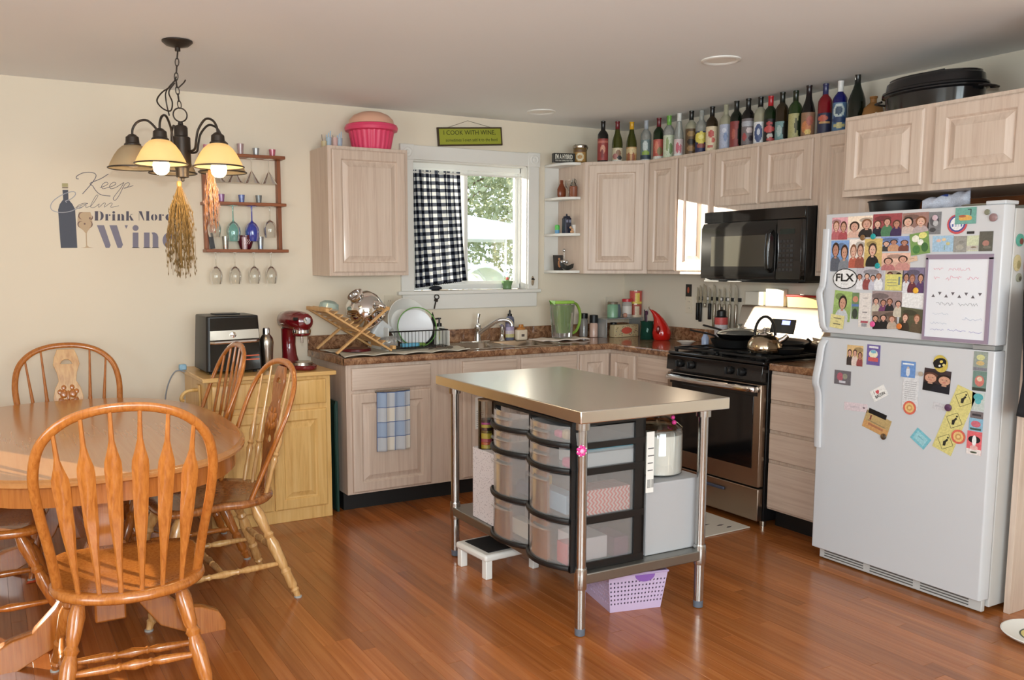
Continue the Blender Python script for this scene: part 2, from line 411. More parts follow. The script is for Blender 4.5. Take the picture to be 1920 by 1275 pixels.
# --- the strip-oak floor: every board in view is a part of the floor
PW = 0.0572
pm = MB(); g = 0.00015
pm.box(-PW/2+g, -0.5, -0.012, PW/2-g, 0.5, 0.0)
def bevel_top(me, w):
    bm = bmesh.new(); bm.from_mesh(me)
    ed = [e for e in bm.edges if all(abs(v.co.z) < 1e-6 for v in e.verts)]
    bmesh.ops.bevel(bm, geom=ed, offset=w, segments=1, affect='EDGES'); bm.to_mesh(me); bm.free()
plank_me = pm.mesh('plank', M['plank'], smooth=False); bevel_top(plank_me, 0.0005)
rnd = random.Random(3); nfield = MB(); cnt = 0
ix = 0; x = -6.36
while x < -0.02:
    y = -7.35+rnd.uniform(-0.8, 0)
    while y < -0.01:
        ln = rnd.uniform(0.75, 1.55)
        y1 = min(y+ln, -0.005); y0 = max(y, -7.38)
        yc, l2 = (y0+y1)/2, y1-y0
        vis = -4.75 < x < -0.58 and y1 > -3.75 and y0 < -0.5 and not (x > -0.75 and yc > -2.4) and y0 < -0.62 and cnt < 296
        if vis:
            o = bpy.data.objects.new('plank', plank_me); COL.objects.link(o); o.parent = fl; cnt += 1
            o.location = (x, yc, rnd.uniform(-0.0003, 0.0003)); o.scale = (1, l2-0.0008, 1)
        elif l2 > 0.05:
            nfield.box(x-PW/2+g, y0+.0004, -0.012, x+PW/2-g, y1-.0004, 0.0)
        y = y1 if y1 > y0 else y+ln
    x += PW
obj('floorboards', nfield, M['plank'], fl, kind='stuff', smooth=False)

# --- kitchen window
wn = thing('window_1', None, None, (0, 0, 0)); wn['kind'] = 'structure'
j = MB(); t = 0.007
j.box(WX0, 0, WZ0, WX0+t, 0.135, WZ1); j.box(WX1-t, 0, WZ0, WX1, 0.135, WZ1); j.box(WX0, 0, WZ1-t, WX1, 0.135, WZ1)
obj('window_jamb', j, M['trim'], wn, smooth=False)
f = MB(); a0, a1, z0, z1 = WX0+t, WX1-t, WZ0+.004, WZ1-t
for (p, q, r_, s_) in ((a0, z0, a0+.035, z1), (a1-.008, z0, a1, z1), (a0, z0, a1, z0+.035), (a0, z1-.035, a1, z1)):
    f.box(p, 0.075, q, r_, 0.13, s_)
obj('window_frame', f, M['vinyl'], wn, bevel=0.002)
def sash(x0, x1, y, name='window_sash'):
    s = MB(); w = 0.026; zz0, zz1 = z0+.03, z1-.03
    s.box(x0, y, zz0, x0+w, y+.025, zz1).box(x1-w, y, zz0, x1, y+.025, zz1).box(x0+w, y, zz0, x1-w, y+.025, zz0+w).box(x0+w, y, zz1-w, x1-w, y+.025, zz1)
    so = obj(name, s, M['vinyl'], wn, bevel=0.002)
    obj('glass_pane', bx(x0+w-.003, y+.010, zz0+w-.003, x1-w+.003, y+.014, zz1-w+.003), M['pane'], so, smooth=False)
sash(a0+.03, -1.325, 0.078); sash(-1.375, a1-.004, 0.104)
sill = bx(-1.905, -0.035, 1.238, -0.785, 0.075, 1.262)
struct('window_sill', sill, M['trim'], wn, bevel=0.004)
# casing with corner rosettes, apron
cas = thing('trim_1', None, None); cas['kind'] = 'structure'
obj('side_casing', bx(-1.878, -0.02, 1.262, -1.785, 0, 2.12), M['trim'], cas, bevel=0.004)
obj('side_casing', bx(-0.888, -0.02, 1.262, -0.800, 0, 2.12), M['trim'], cas, bevel=0.004)
obj('head_casing', bx(-1.785, -0.02, 2.12, -0.888, 0, 2.212), M['trim'], cas, bevel=0.004)
obj('apron', bx(-1.872, -0.02, 1.138, -0.812, 0, 1.238), M['trim'], cas, bevel=0.004)
for xa in (-1.8315, -0.8445):
    r = obj('corner_block', bx(xa-.049, -0.026, 2.117, xa+.049, 0, 2.216), M['trim'], cas, bevel=0.003)
    obj('rosette', MB().lathe([(.034, 0), (.034, .004), (.028, .007), (.022, .003), (.014, .003), (.010, .008), (.001, .009)], 24, T(xa, -0.026, 2.166) @ R(x=90)), M['trim'], r)
# --- glass door at the left end of the same wall (out of frame, lets the low sun in)
dr = thing('door_1', None, None); dr['kind'] = 'structure'
f = MB()
for (p, q, r_, s_) in ((DX0, DZ0, DX0+.07, DZ1), (DX1-.02, DZ0, DX1, DZ1), (DX1-.075, DZ0, DX1-.035, DZ1), (DX0, DZ0, DX1, DZ0+.09), (DX0, DZ1-.07, DX1, DZ1)):
    f.box(p, 0.05, q, r_, 0.09, s_)
obj('door_frame', f, M['vinyl'], dr, bevel=0.002)
obj('glass_pane', bx(DX0+.07, .068, DZ0+.09, DX1-.02, .072, DZ1-.07), M['pane'], dr, smooth=False)
# unseen windows out of frame, added as openings for the fill light
for nm, bxs, gl in (('window_2', [(-5.2, -7.5, .55, -5.12, -7.44, 2.35), (-2.08, -7.5, .55, -2.0, -7.44, 2.35), (-5.2, -7.5, .55, -2.0, -7.44, .63), (-5.2, -7.5, 2.27, -2.0, -7.44, 2.35), (-3.63, -7.5, .55, -3.57, -7.44, 2.35)], (-5.15, -7.475, .6, -2.05, -7.47, 2.3)),
                    ('window_3', [(-6.5, -5.15, .6, -6.44, -5.08, 2.15), (-6.5, -3.32, .6, -6.44, -3.25, 2.15), (-6.5, -5.15, .6, -6.44, -3.25, .67), (-6.5, -5.15, 2.08, -6.44, -3.25, 2.15)], (-6.475, -5.1, .65, -6.47, -3.3, 2.1))):
    w = thing(nm, None, None); w['kind'] = 'structure'; f = MB()
    for b_ in bxs: f.box(*b_)
    obj('window_frame', f, M['vinyl'], w, smooth=False); obj('glass_pane', bx(*gl), M['pane'], w, smooth=False)
# baseboards
struct('baseboard_back', bx(-5.2, -0.014, 0, -2.54, 0, 0.10), M['trim'], bevel=0.004)
struct('baseboard_right', bx(-0.014, -7.4, 0, 0, -3.36, 0.10), M['trim'], bevel=0.004)

# ================================================================== OUTSIDE
struct('ground', bx(-14, 0.3, -0.6, 22, 45, -0.5), flat('sunlit_grass', srgb(120, 128, 84), 0.95, noise=0.3, nscale=3), smooth=False)
leafm = flat('leaf_green', srgb(150, 158, 124), 0.7, noise=0.3, nscale=2)
barkm = flat('bark', srgb(92, 76, 60), 0.9, noise=0.3, nscale=8)
def tree(label, x, y, h, cr, seed, n=7000):
    rr = random.Random(seed); t_ = thing('leafy_tree', label, 'tree', (x, y, -0.5), group='trees beyond the window')
    tr = MB().tube([(0, 0, 0), (.05, 0, h*.3), (-.05, .05, h*.6), (0, 0, h*.85)], [.12, .10, .07, .03], 10)
    for k in range(9):
        a = rr.uniform(0, 2*PI); z_ = h*rr.uniform(.3, .7)
        tr.tube([(0, 0, z_), (math.cos(a)*cr*.4, math.sin(a)*cr*.4, z_+.5), (math.cos(a)*cr*.75, math.sin(a)*cr*.75, z_+.8)], [.035, .022, .01], 6)
    obj('trunk', tr, barkm, t_)
    m = MB()
    for k in range(n):
        d = Vector((rr.gauss(0, 1), rr.gauss(0, 1), rr.gauss(0, 1))).normalized()*cr*rr.uniform(.45, 1)**.6
        lump = 1+.25*math.sin(d.x*4)*math.cos(d.z*5)
        c = Vector((d.x*lump, d.y*lump, h*.62+d.z*lump*h*.42/cr)); s_ = rr.uniform(.05, .11)
        q = Matrix.Rotation(rr.uniform(0, 6), 4, (rr.random()-.5, rr.random()-.5, rr.random()-.5))
        m.add([c+q @ Vector(v)*s_ for v in ((-1, 0, 0), (0, -.5, .2), (1, 0, 0), (0, .5, .2))], [(0, 1, 2, 3)])
    obj('foliage', m, leafm, t_, kind='stuff', smooth=False, recalc=False)
tree('big leafy tree outside, left behind the white canopy', 5.2, 13.0, 7.0, 2.4, 1)
tree('leafy tree outside, to the right of the big one', 9.5, 15.5, 6.4, 2.2, 2)
tree('leafy tree outside, seen low behind the curtain edge', 0.4, 16.0, 6.0, 2.4, 3)
tw = flat('tent_white', srgb(240, 242, 245), 0.8)
tt = thing('garden_canopy', 'white garden canopy with a shallow pitched roof on the lawn outside', 'canopy', (3.75, 9.4, -0.5))
m = MB().add([(-1.6, -1, 2.5), (1.6, -1, 2.5), (1.6, 1, 2.5), (-1.6, 1, 2.5), (0, 0, 2.88)], [(0, 1, 4), (1, 2, 4), (2, 3, 4), (3, 0, 4), (3, 2, 1, 0)])
obj('roof', m, tw, tt, smooth=False)
for ya in (-1.01, 1.0): obj('valance', bx(-1.6, ya, 2.38, 1.6, ya+.01, 2.5), tw, tt, smooth=False)
for sx, sy in ((-1.55, -.95), (1.55, -.95), (-1.55, .95), (1.55, .95)): obj('post', bx(sx-.02, sy-.02, 0, sx+.02, sy+.02, 2.5), tw, tt)
ta = thing('arched_tent', 'white arched tent with open front on the lawn outside', 'tent', (3.55, 8.2, -0.5))
m = MB()
for yy in (0, .8, 1.6): m.tube([(0.75*math.cos(a)*1.0, yy, max(0, 1.9*math.sin(a)**.6)) for a in [PI*i/20 for i in range(21)]], .03, 8)
obj('hoop_frame', m, tw, ta)
m = MB().grid(lambda u, v: (0.75*math.cos(PI*(.0+.62*u)), 1.6*v, 1.93*max(0.0, math.sin(PI*(.0+.62*u)))**.6), 20, 4)
obj('cover', m, tw, ta, recalc=False)
solo('lawn_pool', 'low round blue paddling pool on the lawn outside', 'pool', MB().lathe([(.9, 0), (.95, .3), (.9, .32), (.85, .26), (.01, .25)], 32), C(150, 190, 215), (2.3, 5.6, -0.5))

# ================================================================== CABINETS
def cab_door(parent, x0, x1, z0, z1, y, mat='pickled', name='door', style='raised', t=0.019):
    """face at y, proud by t towards -y; concentric profile, raised centre panel as sub-part"""
    w, h = x1-x0, z1-z0
    def rings(seq, closelast):
        m = MB(); vs = []
        for ins, dy in seq:
            vs += [(x0+ins, y-dy, z0+ins), (x1-ins, y-dy, z0+ins), (x1-ins, y-dy, z1-ins), (x0+ins, y-dy, z1-ins)]
        fs = []
        for i in range(len(seq)-1):
            for k in range(4):
                k2 = (k+1) % 4; fs.append((i*4+k, i*4+k2, (i+1)*4+k2, (i+1)*4+k))
        if closelast: n = len(seq)-1; fs.append((n*4, n*4+1, n*4+2, n*4+3))
        return m.add(vs, fs)
    if style == 'slab' or min(w, h) < 0.17:
        return obj(name, rings([(0, 0), (0, t-.006), (.004, t-.002), (.010, t)], True), M[mat+('_h' if w > h and mat == 'pickled' else '')], parent, ang=20)
    st = 0.055
    d = obj(name, rings([(0, 0), (0, t-.006), (.004, t-.002), (.009, t), (st, t), (st+.004, t-.004), (st+.008, t-.010)], False), M[mat], parent, ang=20)
    obj('raised_panel', rings([(st+.008, t-.010), (st+.014, t-.011), (st+.040, t-.001), (st+.043, t+.001)], True), M[mat], d, ang=20)
    return d
def cabinet(name, label, loc, rz, w, d, z0, z1, doors, mat='pickled', kick=False, cat='cabinet', group=None):
    c = thing(name, label, cat, loc, rz, group)
    obj('carcass', bx(0, -d, z0, w, -.002, z1), M[mat], c, bevel=0.0015)
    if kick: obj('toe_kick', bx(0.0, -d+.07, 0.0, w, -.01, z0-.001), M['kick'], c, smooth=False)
    for (a, b, p, q, k) in doors:
        cab_door(c, a, b, p, q, -d-.0005, mat, 'drawer_front' if k in ('dr', 'drs') else 'door', 'slab' if k in ('drs', 'dr') else 'raised')
    return c
ZB, ZT = 1.372, 2.134
g_w = 'whitewashed oak wall cabinets'
cabinet('wall_cabinet', 'whitewashed oak single-door wall cabinet left of the window, pink bin on top', (-2.482, 0, 0), 0, .517, .31, ZB, ZT, [(.022, .495, ZB+.02, ZT-.02, 'd')])
cabinet('wall_cabinet', 'narrow two-door whitewashed oak wall cabinet with a bright sun patch, left of the microwave', (0, -.625, 0), -90, .603, .314, ZB, ZT, [(.015, .285, ZB+.02, ZT-.02, 'd'), (.30, .578, ZB+.02, ZT-.02, 'd')])
cabinet('wall_cabinet', 'short two-door whitewashed oak wall cabinet above the black microwave', (0, -1.229, 0), -90, .770, .314, 1.752, ZT, [(.018, .357, 1.785, ZT-.02, 'd'), (.378, .735, 1.785, ZT-.02, 'd')])
cabinet('wall_cabinet', 'tall narrow whitewashed oak wall cabinet between microwave and refrigerator', (0, -2.0, 0), -90, .385, .314, ZB, ZT, [(.018, .367, ZB+.02, ZT-.02, 'd')])
cabinet('wall_cabinet', 'deep two-door whitewashed oak cabinet over the refrigerator, black roaster on top', (0, -2.388, 0), -90, .90, .62, 1.757, ZT, [(.02, .415, 1.785, ZT-.018, 'd'), (.465, .87, 1.785, ZT-.018, 'd')])
# corner wall cabinet
cc = thing('corner_wall_cabinet', 'diagonal whitewashed oak wall cabinet in the room corner', 'cabinet', (0, 0, 0))
obj('carcass', MB().prism([(-.002, -.002), (-.622, -.002), (-.622, -.314), (-.314, -.622), (-.002, -.622)], ZB, ZT), M['pickled'], cc, bevel=0.0015)

def diag_door():
    mdl = cab_door(cc, .03, .405, ZB+.022, ZT-.022, -.0005)
    X = T(-.622, -.314, 0) @ R(z=-45)
    for o in [mdl]+list(mdl.children): o.data.transform(X)
diag_door()
# open corner shelf, left of the diagonal cabinet
cs = thing('open_shelf_unit', 'small white open shelf unit with four rounded shelves, right of the window', 'shelf', (-.624, 0, 0))
obj('back_panel', bx(-.118, -.008, ZB, 0, -.002, ZT-.004), M['trim'], cs)
for z_ in (2.118, 1.884, 1.634, 1.376):
    pl = [(0, -.009), (-.125, -.009)]+[(-.125+.125*(1-math.cos(a)), -.13-.145*math.sin(a)) for a in [PI/2*i/10 for i in range(11)]]
    obj('shelf', MB().prism(pl, z_, z_+.018), M['trim'], cs, bevel=0.002)
# base cabinets, back wall
KB = .105; CT = .908; CB = .868
cabinet('base_cabinet', 'whitewashed oak base cabinet at the left end of the counter, plaid towel on its door', (-2.505, 0, 0), 0, .745, .60, KB, CB, [(.032, .538, .718, .848, 'drs'), (.032, .538, .118, .700, 'd')], kick=True)
cabinet('sink_base_cabinet', 'wide whitewashed oak sink base cabinet under the window', (-1.759, 0, 0), 0, .885, .60, KB, CB, [(.012, .403, .72, .848, 'drs'), (.435, .868, .72, .848, 'drs'), (.012, .403, .118, .70, 'd'), (.435, .868, .118, .70, 'd')], kick=True)
# lazy-susan corner
cl = thing('corner_base_cabinet', 'L-shaped corner base cabinet with folding two-leaf door', 'cabinet', (0, 0, 0))
obj('carcass', MB().prism([(-.002, -.002), (-.873, -.002), (-.873, -.60), (-.60, -.60), (-.60, -.885), (-.002, -.885)], KB, CB), M['pickled'], cl, bevel=0.0015)
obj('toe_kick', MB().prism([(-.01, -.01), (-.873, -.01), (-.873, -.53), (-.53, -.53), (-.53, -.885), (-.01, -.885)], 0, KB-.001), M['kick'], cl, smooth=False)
cab_door(cl, -.862, -.621, .118, .845, -.6005)
d_ = cab_door(cl, .621, .872, .118, .845, -.6005)
for o in [d_]+list(d_.children): o.data.transform(R(z=-90))
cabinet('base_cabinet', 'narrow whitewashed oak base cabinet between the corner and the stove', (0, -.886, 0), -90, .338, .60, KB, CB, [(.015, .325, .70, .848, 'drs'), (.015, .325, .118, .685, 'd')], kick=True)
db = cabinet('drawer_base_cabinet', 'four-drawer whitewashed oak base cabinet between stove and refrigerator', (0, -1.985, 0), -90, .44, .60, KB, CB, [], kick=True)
for zz0, zz1 in ((.712, .852), (.548, .694), (.385, .530), (.118, .367)):
    dd = obj('drawer_front', bx(.012, -.618, zz0, .428, -.6005, zz1), M['pickled_h'], db, bevel=0.004)
# --- countertops
ct = thing('countertop', 'brown granite-look laminate countertop running round the corner with a backsplash', 'countertop', (0, 0, 0))
SX0, SX1, SY0, SY1 = -1.690, -.905, -.530, -.075          # sink cut-out
m = MB(); F = -.628
m.prism([(-2.527, -.003), (-2.527, F), (SX0, F), (SX0, -.003)], CB+.001, CT)
m.prism([(SX1, -.003), (SX1, F), (-.628, F), (-.628, -1.228), (-.003, -1.228), (-.003, -.003)], CB+.001, CT)
m.box(SX0, F, CB+.001, SX1, SY0, CT).box(SX0, SY1, CB+.001, SX1, -.003, CT)
obj('worktop', m, M['granite'], ct, smooth=False)
nose = MB().tube([(-2.527, F, CT-.018), (-.628, F, CT-.018), (-.628, -1.228, CT-.018)], .02, 12, flat_=(.040, .024, (0, 0, 1)))
obj('front_edge', nose, M['granite'], ct)
obj('backsplash', bx(-2.527, -.022, CT, -.003, -.003, CT+.088).box(-.022, -1.228, CT, -.003, -.022, CT+.088), M['granite'], ct, bevel=0.003)
c2 = thing('countertop', 'short brown laminate countertop between stove and refrigerator', 'countertop', (0, 0, 0))
obj('worktop', bx(-.628, -2.425, CB+.001, -.003, -1.985, CT), M['granite'], c2, bevel=.006)
obj('backsplash', bx(-.022, -2.425, CT, -.003, -1.985, CT+.088), M['granite'], c2, bevel=.003)
# --- sink
sk = thing('kitchen_sink', 'double-bowl stainless steel sink set in the counter below the window', 'sink', (0, 0, CT))
m = MB(); rim = MB()
rim.box(SX0-.012, SY0-.012, 0, SX1+.012, SY0+.022, .004).box(SX0-.012, SY1-.05, 0, SX1+.012, SY1+.012, .004).box(SX0-.012, SY0+.022, 0, SX0+.02, SY1-.05, .004).box(SX1-.02, SY0+.022, 0, SX1+.012, SY1-.05, .004).box(-1.312, SY0+.022, 0, -1.283, SY1-.05, .004)
obj('rim', rim, M['steel'], sk, bevel=.0015)
for xa, xb in ((SX0+.02, -1.312), (-1.283, SX1-.02)):
    b = MB(); ya, yb = SY0+.022, SY1-.05; cx, cy = (xa+xb)/2, (ya+yb)/2
    def rr_(i, z_):
        hx, hy, r_ = (xb-xa)/2-i, (yb-ya)/2-i, .05
        return [(cx+sx*(hx-r_)+r_*math.cos(a), cy+sy*(hy-r_)+r_*math.sin(a), z_) for sx, sy, s0 in ((1, 1, 0), (-1, 1, 90), (-1, -1, 180), (1, -1, 270)) for a in [math.radians(s0+q*22.5) for q in range(5)]]
    seq = [rr_(-.004, .003), rr_(.0, -.004), rr_(.012, -.14), rr_(.045, -.165)]; n = 20; vs = sum(seq, []); fs = [(i*n+k, i*n+(k+1) % n, (i+1)*n+(k+1) % n, (i+1)*n+k) for i in range(3) for k in range(n)]+[tuple(3*n+k for k in range(n))]
    b.add(vs, fs); bo = obj('bowl', b, M['steel'], sk, recalc=False)
    obj('drain', MB().lathe([(.04, -.1645), (.04, -.162), (.03, -.160), (.02, -.163), (.001, -.163)], 20, T(cx, cy, 0)), M['chrome'], bo)
fc = thing('kitchen_faucet', 'chrome single-lever kitchen faucet with arched spout behind the sink', 'faucet', (-1.35, -.10, CT+.0035))
obj('base_plate', MB().prism([(-.02+x_, y_) for x_, y_ in ell(0, 0, .12, .028, 28)], 0, .008), M['chrome'], fc, bevel=.002)
obj('body', MB().lathe([(.024, .008), (.022, .03), (.019, .06), (.021, .085), (.024, .10), (.022, .115), (.01, .125)], 20), M['chrome'], fc)
obj('spout', MB().tube(smoothpath([(0, -.005, .055), (.045, -.05, .10), (.10, -.11, .148), (.145, -.15, .152), (.165, -.168, .135), (.168, -.172, .112)], 6), [.014]*31, 12), M['chrome'], fc)
obj('lever', MB().tube([(0, 0, .12), (.004, .004, .15), (.012, .004, .19)], [.010, .009, .012], 10), M['chrome'], fc)
sp = solo('side_sprayer', 'short chrome side sprayer beside the faucet', 'sprayer', MB().lathe([(.022, 0), (.020, .01), (.013, .02), (.013, .05), (.018, .075), (.017, .10), (.008, .11)], 16).tube([(0, 0, .095), (-.02, -.02, .11), (-.04, -.035, .105)], [.012, .010, .006], 8), M['chrome'], (-1.155, -.10, CT+.0035))

# ================================================================== APPLIANCES
# --- microwave
mw = thing('microwave', 'glossy black over-the-range microwave above the stove', 'microwave', (0, -1.243, 0), -90)
MZ0, MZ1 = 1.338, 1.748; W = .752
obj('casing', bx(0, -.385, MZ0, W, -.003, MZ1), M['black_m'], mw, bevel=.003)
dm = MB().prism([(-.385, 0), (-.418, .0), (-.423, .02), (-.423, .30), (-.405, .33), (-.385, .33)], 0, .575, T(0, 0, MZ0+.012) @ Matrix(((0, 0, 1, 0), (1, 0, 0, 0), (0, 1, 0, 0), (0, 0, 0, 1))))
d_ = obj('door', dm, flat('micro_black', srgb(30, 29, 28), .12), mw, bevel=.002)
obj('door_window', bx(.085, -.4245, MZ0+.085, .50, -.4225, MZ0+.262), flat('micro_window', srgb(70, 68, 60), 0.12, spec=0.9), d_)
obj('vent_hood_strip', bx(0, -.402, MZ0+.345, W, -.385, MZ1), M['black'], mw, bevel=.003)
hd = obj('handle', MB().tube([(.545, -.424, MZ0+.055), (.545, -.452, MZ0+.075), (.545, -.460, MZ0+.165), (.545, -.452, MZ0+.265), (.545, -.424, MZ0+.285)], .011, 10, flat_=(.018, .03, (0, -1, 0))), M['black'], mw)
cp = obj('control_panel', bx(.578, -.420, MZ0+.012, .748, -.386, MZ0+.342), M['black'], mw, bevel=.003)
m = MB()
for r_ in range(7):
    for c_ in range(4): m.box(.598+c_*.026, -.4212, MZ0+.06+r_*.026, .617+c_*.026, -.4205, MZ0+.075+r_*.026)
obj('keypad', m, C(58, 58, 60), cp, smooth=False)
obj('display', bx(.60, -.4212, MZ0+.262, .70, -.4205, MZ0+.29), C(30, 40, 36), cp, smooth=False)
obj('underside_grille', bx(.02, -.41, MZ0-.006, .73, -.05, MZ0), M['black_m'], mw)
# --- stove (gas range)
sv = thing('gas_range', 'freestanding gas range, black cooktop and stainless oven door', 'stove', (0, -1.234, 0), -90)
SW = .745
obj('body', bx(0, -.62, .03, SW, -.02, .895), M['black_m'], sv, bevel=.003)
obj('cooktop', bx(-.001, -.66, .895, SW+.001, -.02, .915), M['black'], sv, bevel=.006)
ctl = obj('control_panel', MB().prism([(-.62, .80), (-.672, .805), (-.665, .893), (-.62, .893)], 0, SW, Matrix(((0, 0, 1, 0), (1, 0, 0, 0), (0, 1, 0, 0), (0, 0, 0, 1)))), M['black'], sv, bevel=.003)
for kx in (.115, .21, .51, .60):
    k = obj('knob', MB().lathe([(.024, 0), (.024, .012), (.019, .022), (.017, .026)], 18, T(kx, -.668, .848) @ R(x=86)), M['black_m'], sv)
    obj('grip', bx(kx-.005, -.706, .828, kx+.005, -.690, .868), M['black_m'], k, bevel=.002)
od = obj('oven_door', bx(.006, -.665, .225, SW-.006, -.622, .79), M['appl'], sv, bevel=.004)
obj('oven_glass', bx(.05, -.668, .325, SW-.055, -.6655, .725), M['black'], od, bevel=.001)
obj('glass_border_top', bx(.03, -.6665, .725, SW-.03, -.6655, .785), M['black'], od, bevel=.0005)
hp = smoothpath([(.03, -.668, .762), (.05, -.705, .766), (.2, -.722, .766), (.37, -.727, .766), (.545, -.722, .766), (.695, -.705, .766), (.715, -.668, .762)], 5)
obj('oven_handle', MB().tube(hp, .014, 10, flat_=(.034, .018, (0, 0, 1))), M['chrome'], od)
wd = obj('warming_drawer', bx(.006, -.662, .035, SW-.006, -.622, .215), M['appl'], sv, bevel=.004)
obj('drawer_handle', bx(.26, -.676, .160, .50, -.662, .178), C(60, 66, 84, .3), wd, bevel=.006)
for kx in (.02, SW-.02): obj('foot', MB().lathe([(.018, 0), (.018, .03)], 12, T(kx, -.60, 0)), M['steel'], sv)
for gx0, gx1 in ((.02, .355), (.39, .725)):
    m = MB()
    zt = .938
    for a in (gx0, (gx0+gx1)/2, gx1): m.box(a-.006, -.62, zt-.012, a+.006, -.11, zt)
    for b_ in (-.62, -.49, -.365, -.24, -.12): m.box(gx0-.006, b_-.006, zt-.012, gx1+.006, b_+.006, zt)
    for a in (gx0, gx1):
        for b_ in (-.61, -.13): m.box(a-.008, b_-.008, .915, a+.008, b_+.008, zt-.012)
    obj('burner_grate', m, M['iron'], sv, bevel=.002)
    for b_ in (-.49, -.24):
        obj('burner', MB().lathe([(.05, .915), (.05, .922), (.036, .925), (.034, .933), (.001, .934)], 20, T((gx0+gx1)/2, b_, 0)), M['iron'], sv)
bgp = MB().prism([(-.02, .915), (-.115, .915), (-.115, .96), (-.065, 1.165), (-.058, 1.178), (-.02, 1.178)], 0, SW-.02, T(.01, 0, 0) @ Matrix(((0, 0, 1, 0), (1, 0, 0, 0), (0, 1, 0, 0), (0, 0, 0, 1))))
bg_ = obj('backguard', bgp, M['appl'], sv, bevel=.003)
sl = math.degrees(math.atan2(.05, .205))
m = bx(-.10, -.002, -.045, .075, .0, .042); m2 = bx(-.02, -.0035, .008, .04, -.002, .034)
for nm, mm, mt in (('clock_panel', m, M['black']), ('clock_display', m2, flat('blue_display', srgb(30, 60, 200), 0.3, emit=srgb(60, 110, 255), es=1.6))):
    me = mm.mesh(nm, mt); me.transform(T(.38, -.0905, 1.065) @ R(x=-sl)); obj(nm, me, None, bg_)
# --- refrigerator
fr = thing('refrigerator', 'white top-freezer refrigerator covered with photos and magnets', 'refrigerator', (0, -2.447, 0), -90)
FW = .832
obj('cabinet_body', bx(0, -.735, .025, FW, -.04, 1.655), M['fridge_s'], fr, bevel=.004)
def fdoor(z0, z1, name):
    m = MB().prism([(.0, -.742), (.0, -.795), (.006, -.805), (FW-.006, -.805), (FW, -.795), (FW, -.742)], z0, z1)
    d_ = obj(name, m, M['fridge'], fr, bevel=.004, seg=3)
    obj('door_gasket', bx(.012, -.7425, z0+.01, FW-.012, -.7345, z1-.01), M['gasket'], d_)
    return d_
fz = fdoor(1.114, 1.668, 'freezer_door'); rf = fdoor(.062, 1.092, 'fridge_door')
hp = [(.030, -.806, 1.128), (.026, -.824, 1.15), (.020, -.830, 1.22), (.014, -.84, 1.30), (.012, -.815, 1.36), (.012, -.808, 1.60)]
obj('freezer_handle', MB().tube(smoothpath(hp, 5), .012, 10, flat_=(.036, .022, (1, 0, 0))), M['fridge'], fz)
hp = [(.030, -.806, 1.078), (.026, -.824, 1.05), (.020, -.830, .97), (.014, -.84, .88), (.014, -.815, .80), (.016, -.808, .56)]
obj('fridge_handle', MB().tube(smoothpath(hp, 5), .012, 10, flat_=(.040, .022, (1, 0, 0))), M['fridge'], rf)
hg = obj('hinge', bx(FW-.10, -.80, 1.094, FW-.01, -.74, 1.112), M['gasket'], fr, bevel=.002)
obj('top_hinge_cover', bx(FW-.09, -.79, 1.669, FW-.01, -.70, 1.685), M['fridge'], fr, bevel=.004)
gr = obj('kick_grille', bx(.02, -.765, .006, FW-.012, -.742, .058), M['fridge_s'], fr, bevel=.004)
m = MB()
for z_ in (.018, .030, .042):
    for k in range(3): m.box(.05+k*.25, -.7665, z_, .05+k*.25+.215, -.7645, z_+.005)
obj('grille_slot', m, C(96, 94, 92), gr, smooth=False)
# pantry panel beside the refrigerator
ep = thing('refrigerator_end_panel', 'tall whitewashed panel standing at the right side of the refrigerator', 'panel', (0, 0, 0))
obj('panel', bx(-.672, -3.328, 0, -.003, -3.303, HC-.002), M['pickled'], ep, bevel=.002)
obj('pull_hook', MB().tube(smoothpath([(-.62, -3.33, .60), (-.62, -3.352, .60), (-.62, -3.358, .575), (-.62, -3.35, .552), (-.62, -3.331, .552)], 4), .004, 8), M['bronze'], ep)
solo('wall_cleat', 'brown wooden strip on the wall under the over-refrigerator cabinet', 'board', bx(0, -.0, 0, .88, .0, 0).box(0, -.02, 0, .88, -.003, .045), M['rack'], (0, -2.39, 1.71), -90, bevel=.002)

# ================================================================== ISLAND
IX, IY, IRZ = -2.403, -2.705, -1.26
isl = thing('island_table', 'stainless steel prep table on four tube legs in the middle of the kitchen', 'table', (IX, IY, 0), IRZ)
IW, IL, IH = .735, 1.226, .902
top = MB().box(0, 0, IH-.006, IW, IL, IH).box(0, 0, IH-.048, .004, IL, IH-.005).box(IW-.004, 0, IH-.048, IW, IL, IH-.005).box(0, 0, IH-.048, IW, .004, IH-.005).box(0, IL-.004, IH-.048, IW, IL, IH-.005)
obj('tabletop', bx(0, 0, IH-.048, IW, IL, IH), M['steel_t'], isl, bevel=.004, seg=3)
for lx in (.065, IW-.065):
    for ly in (.08, IL-.08):
        lg = obj('leg', MB().lathe([(.0205, .03), (.0205, IH-.05)], 24, T(lx, ly, 0)), M['galv'], isl)
        obj('shelf_socket', MB().lathe([(.024, .19), (.026, .20), (.026, .265), (.024, .275)], 24, T(lx, ly, 0)), M['galv'], lg)
        obj('foot', MB().lathe([(.012, 0), (.020, .004), (.021, .032), (.017, .036)], 20, T(lx, ly, 0)), C(96, 104, 116, .4), lg)
        obj('top_socket', MB().lathe([(.03, IH-.085), (.03, IH-.049)], 24, T(lx, ly, 0)), M['galv'], lg)
SHZ = .252
obj('lower_shelf', bx(.045, .06, SHZ-.042, IW-.045, IL-.06, SHZ), flat('galvanised_shelf', srgb(150, 148, 142), 0.35, 0.9), isl, bevel=.004)
for k_, (sx_, sy_) in enumerate(((.36, .42), (.5, .8))): pass

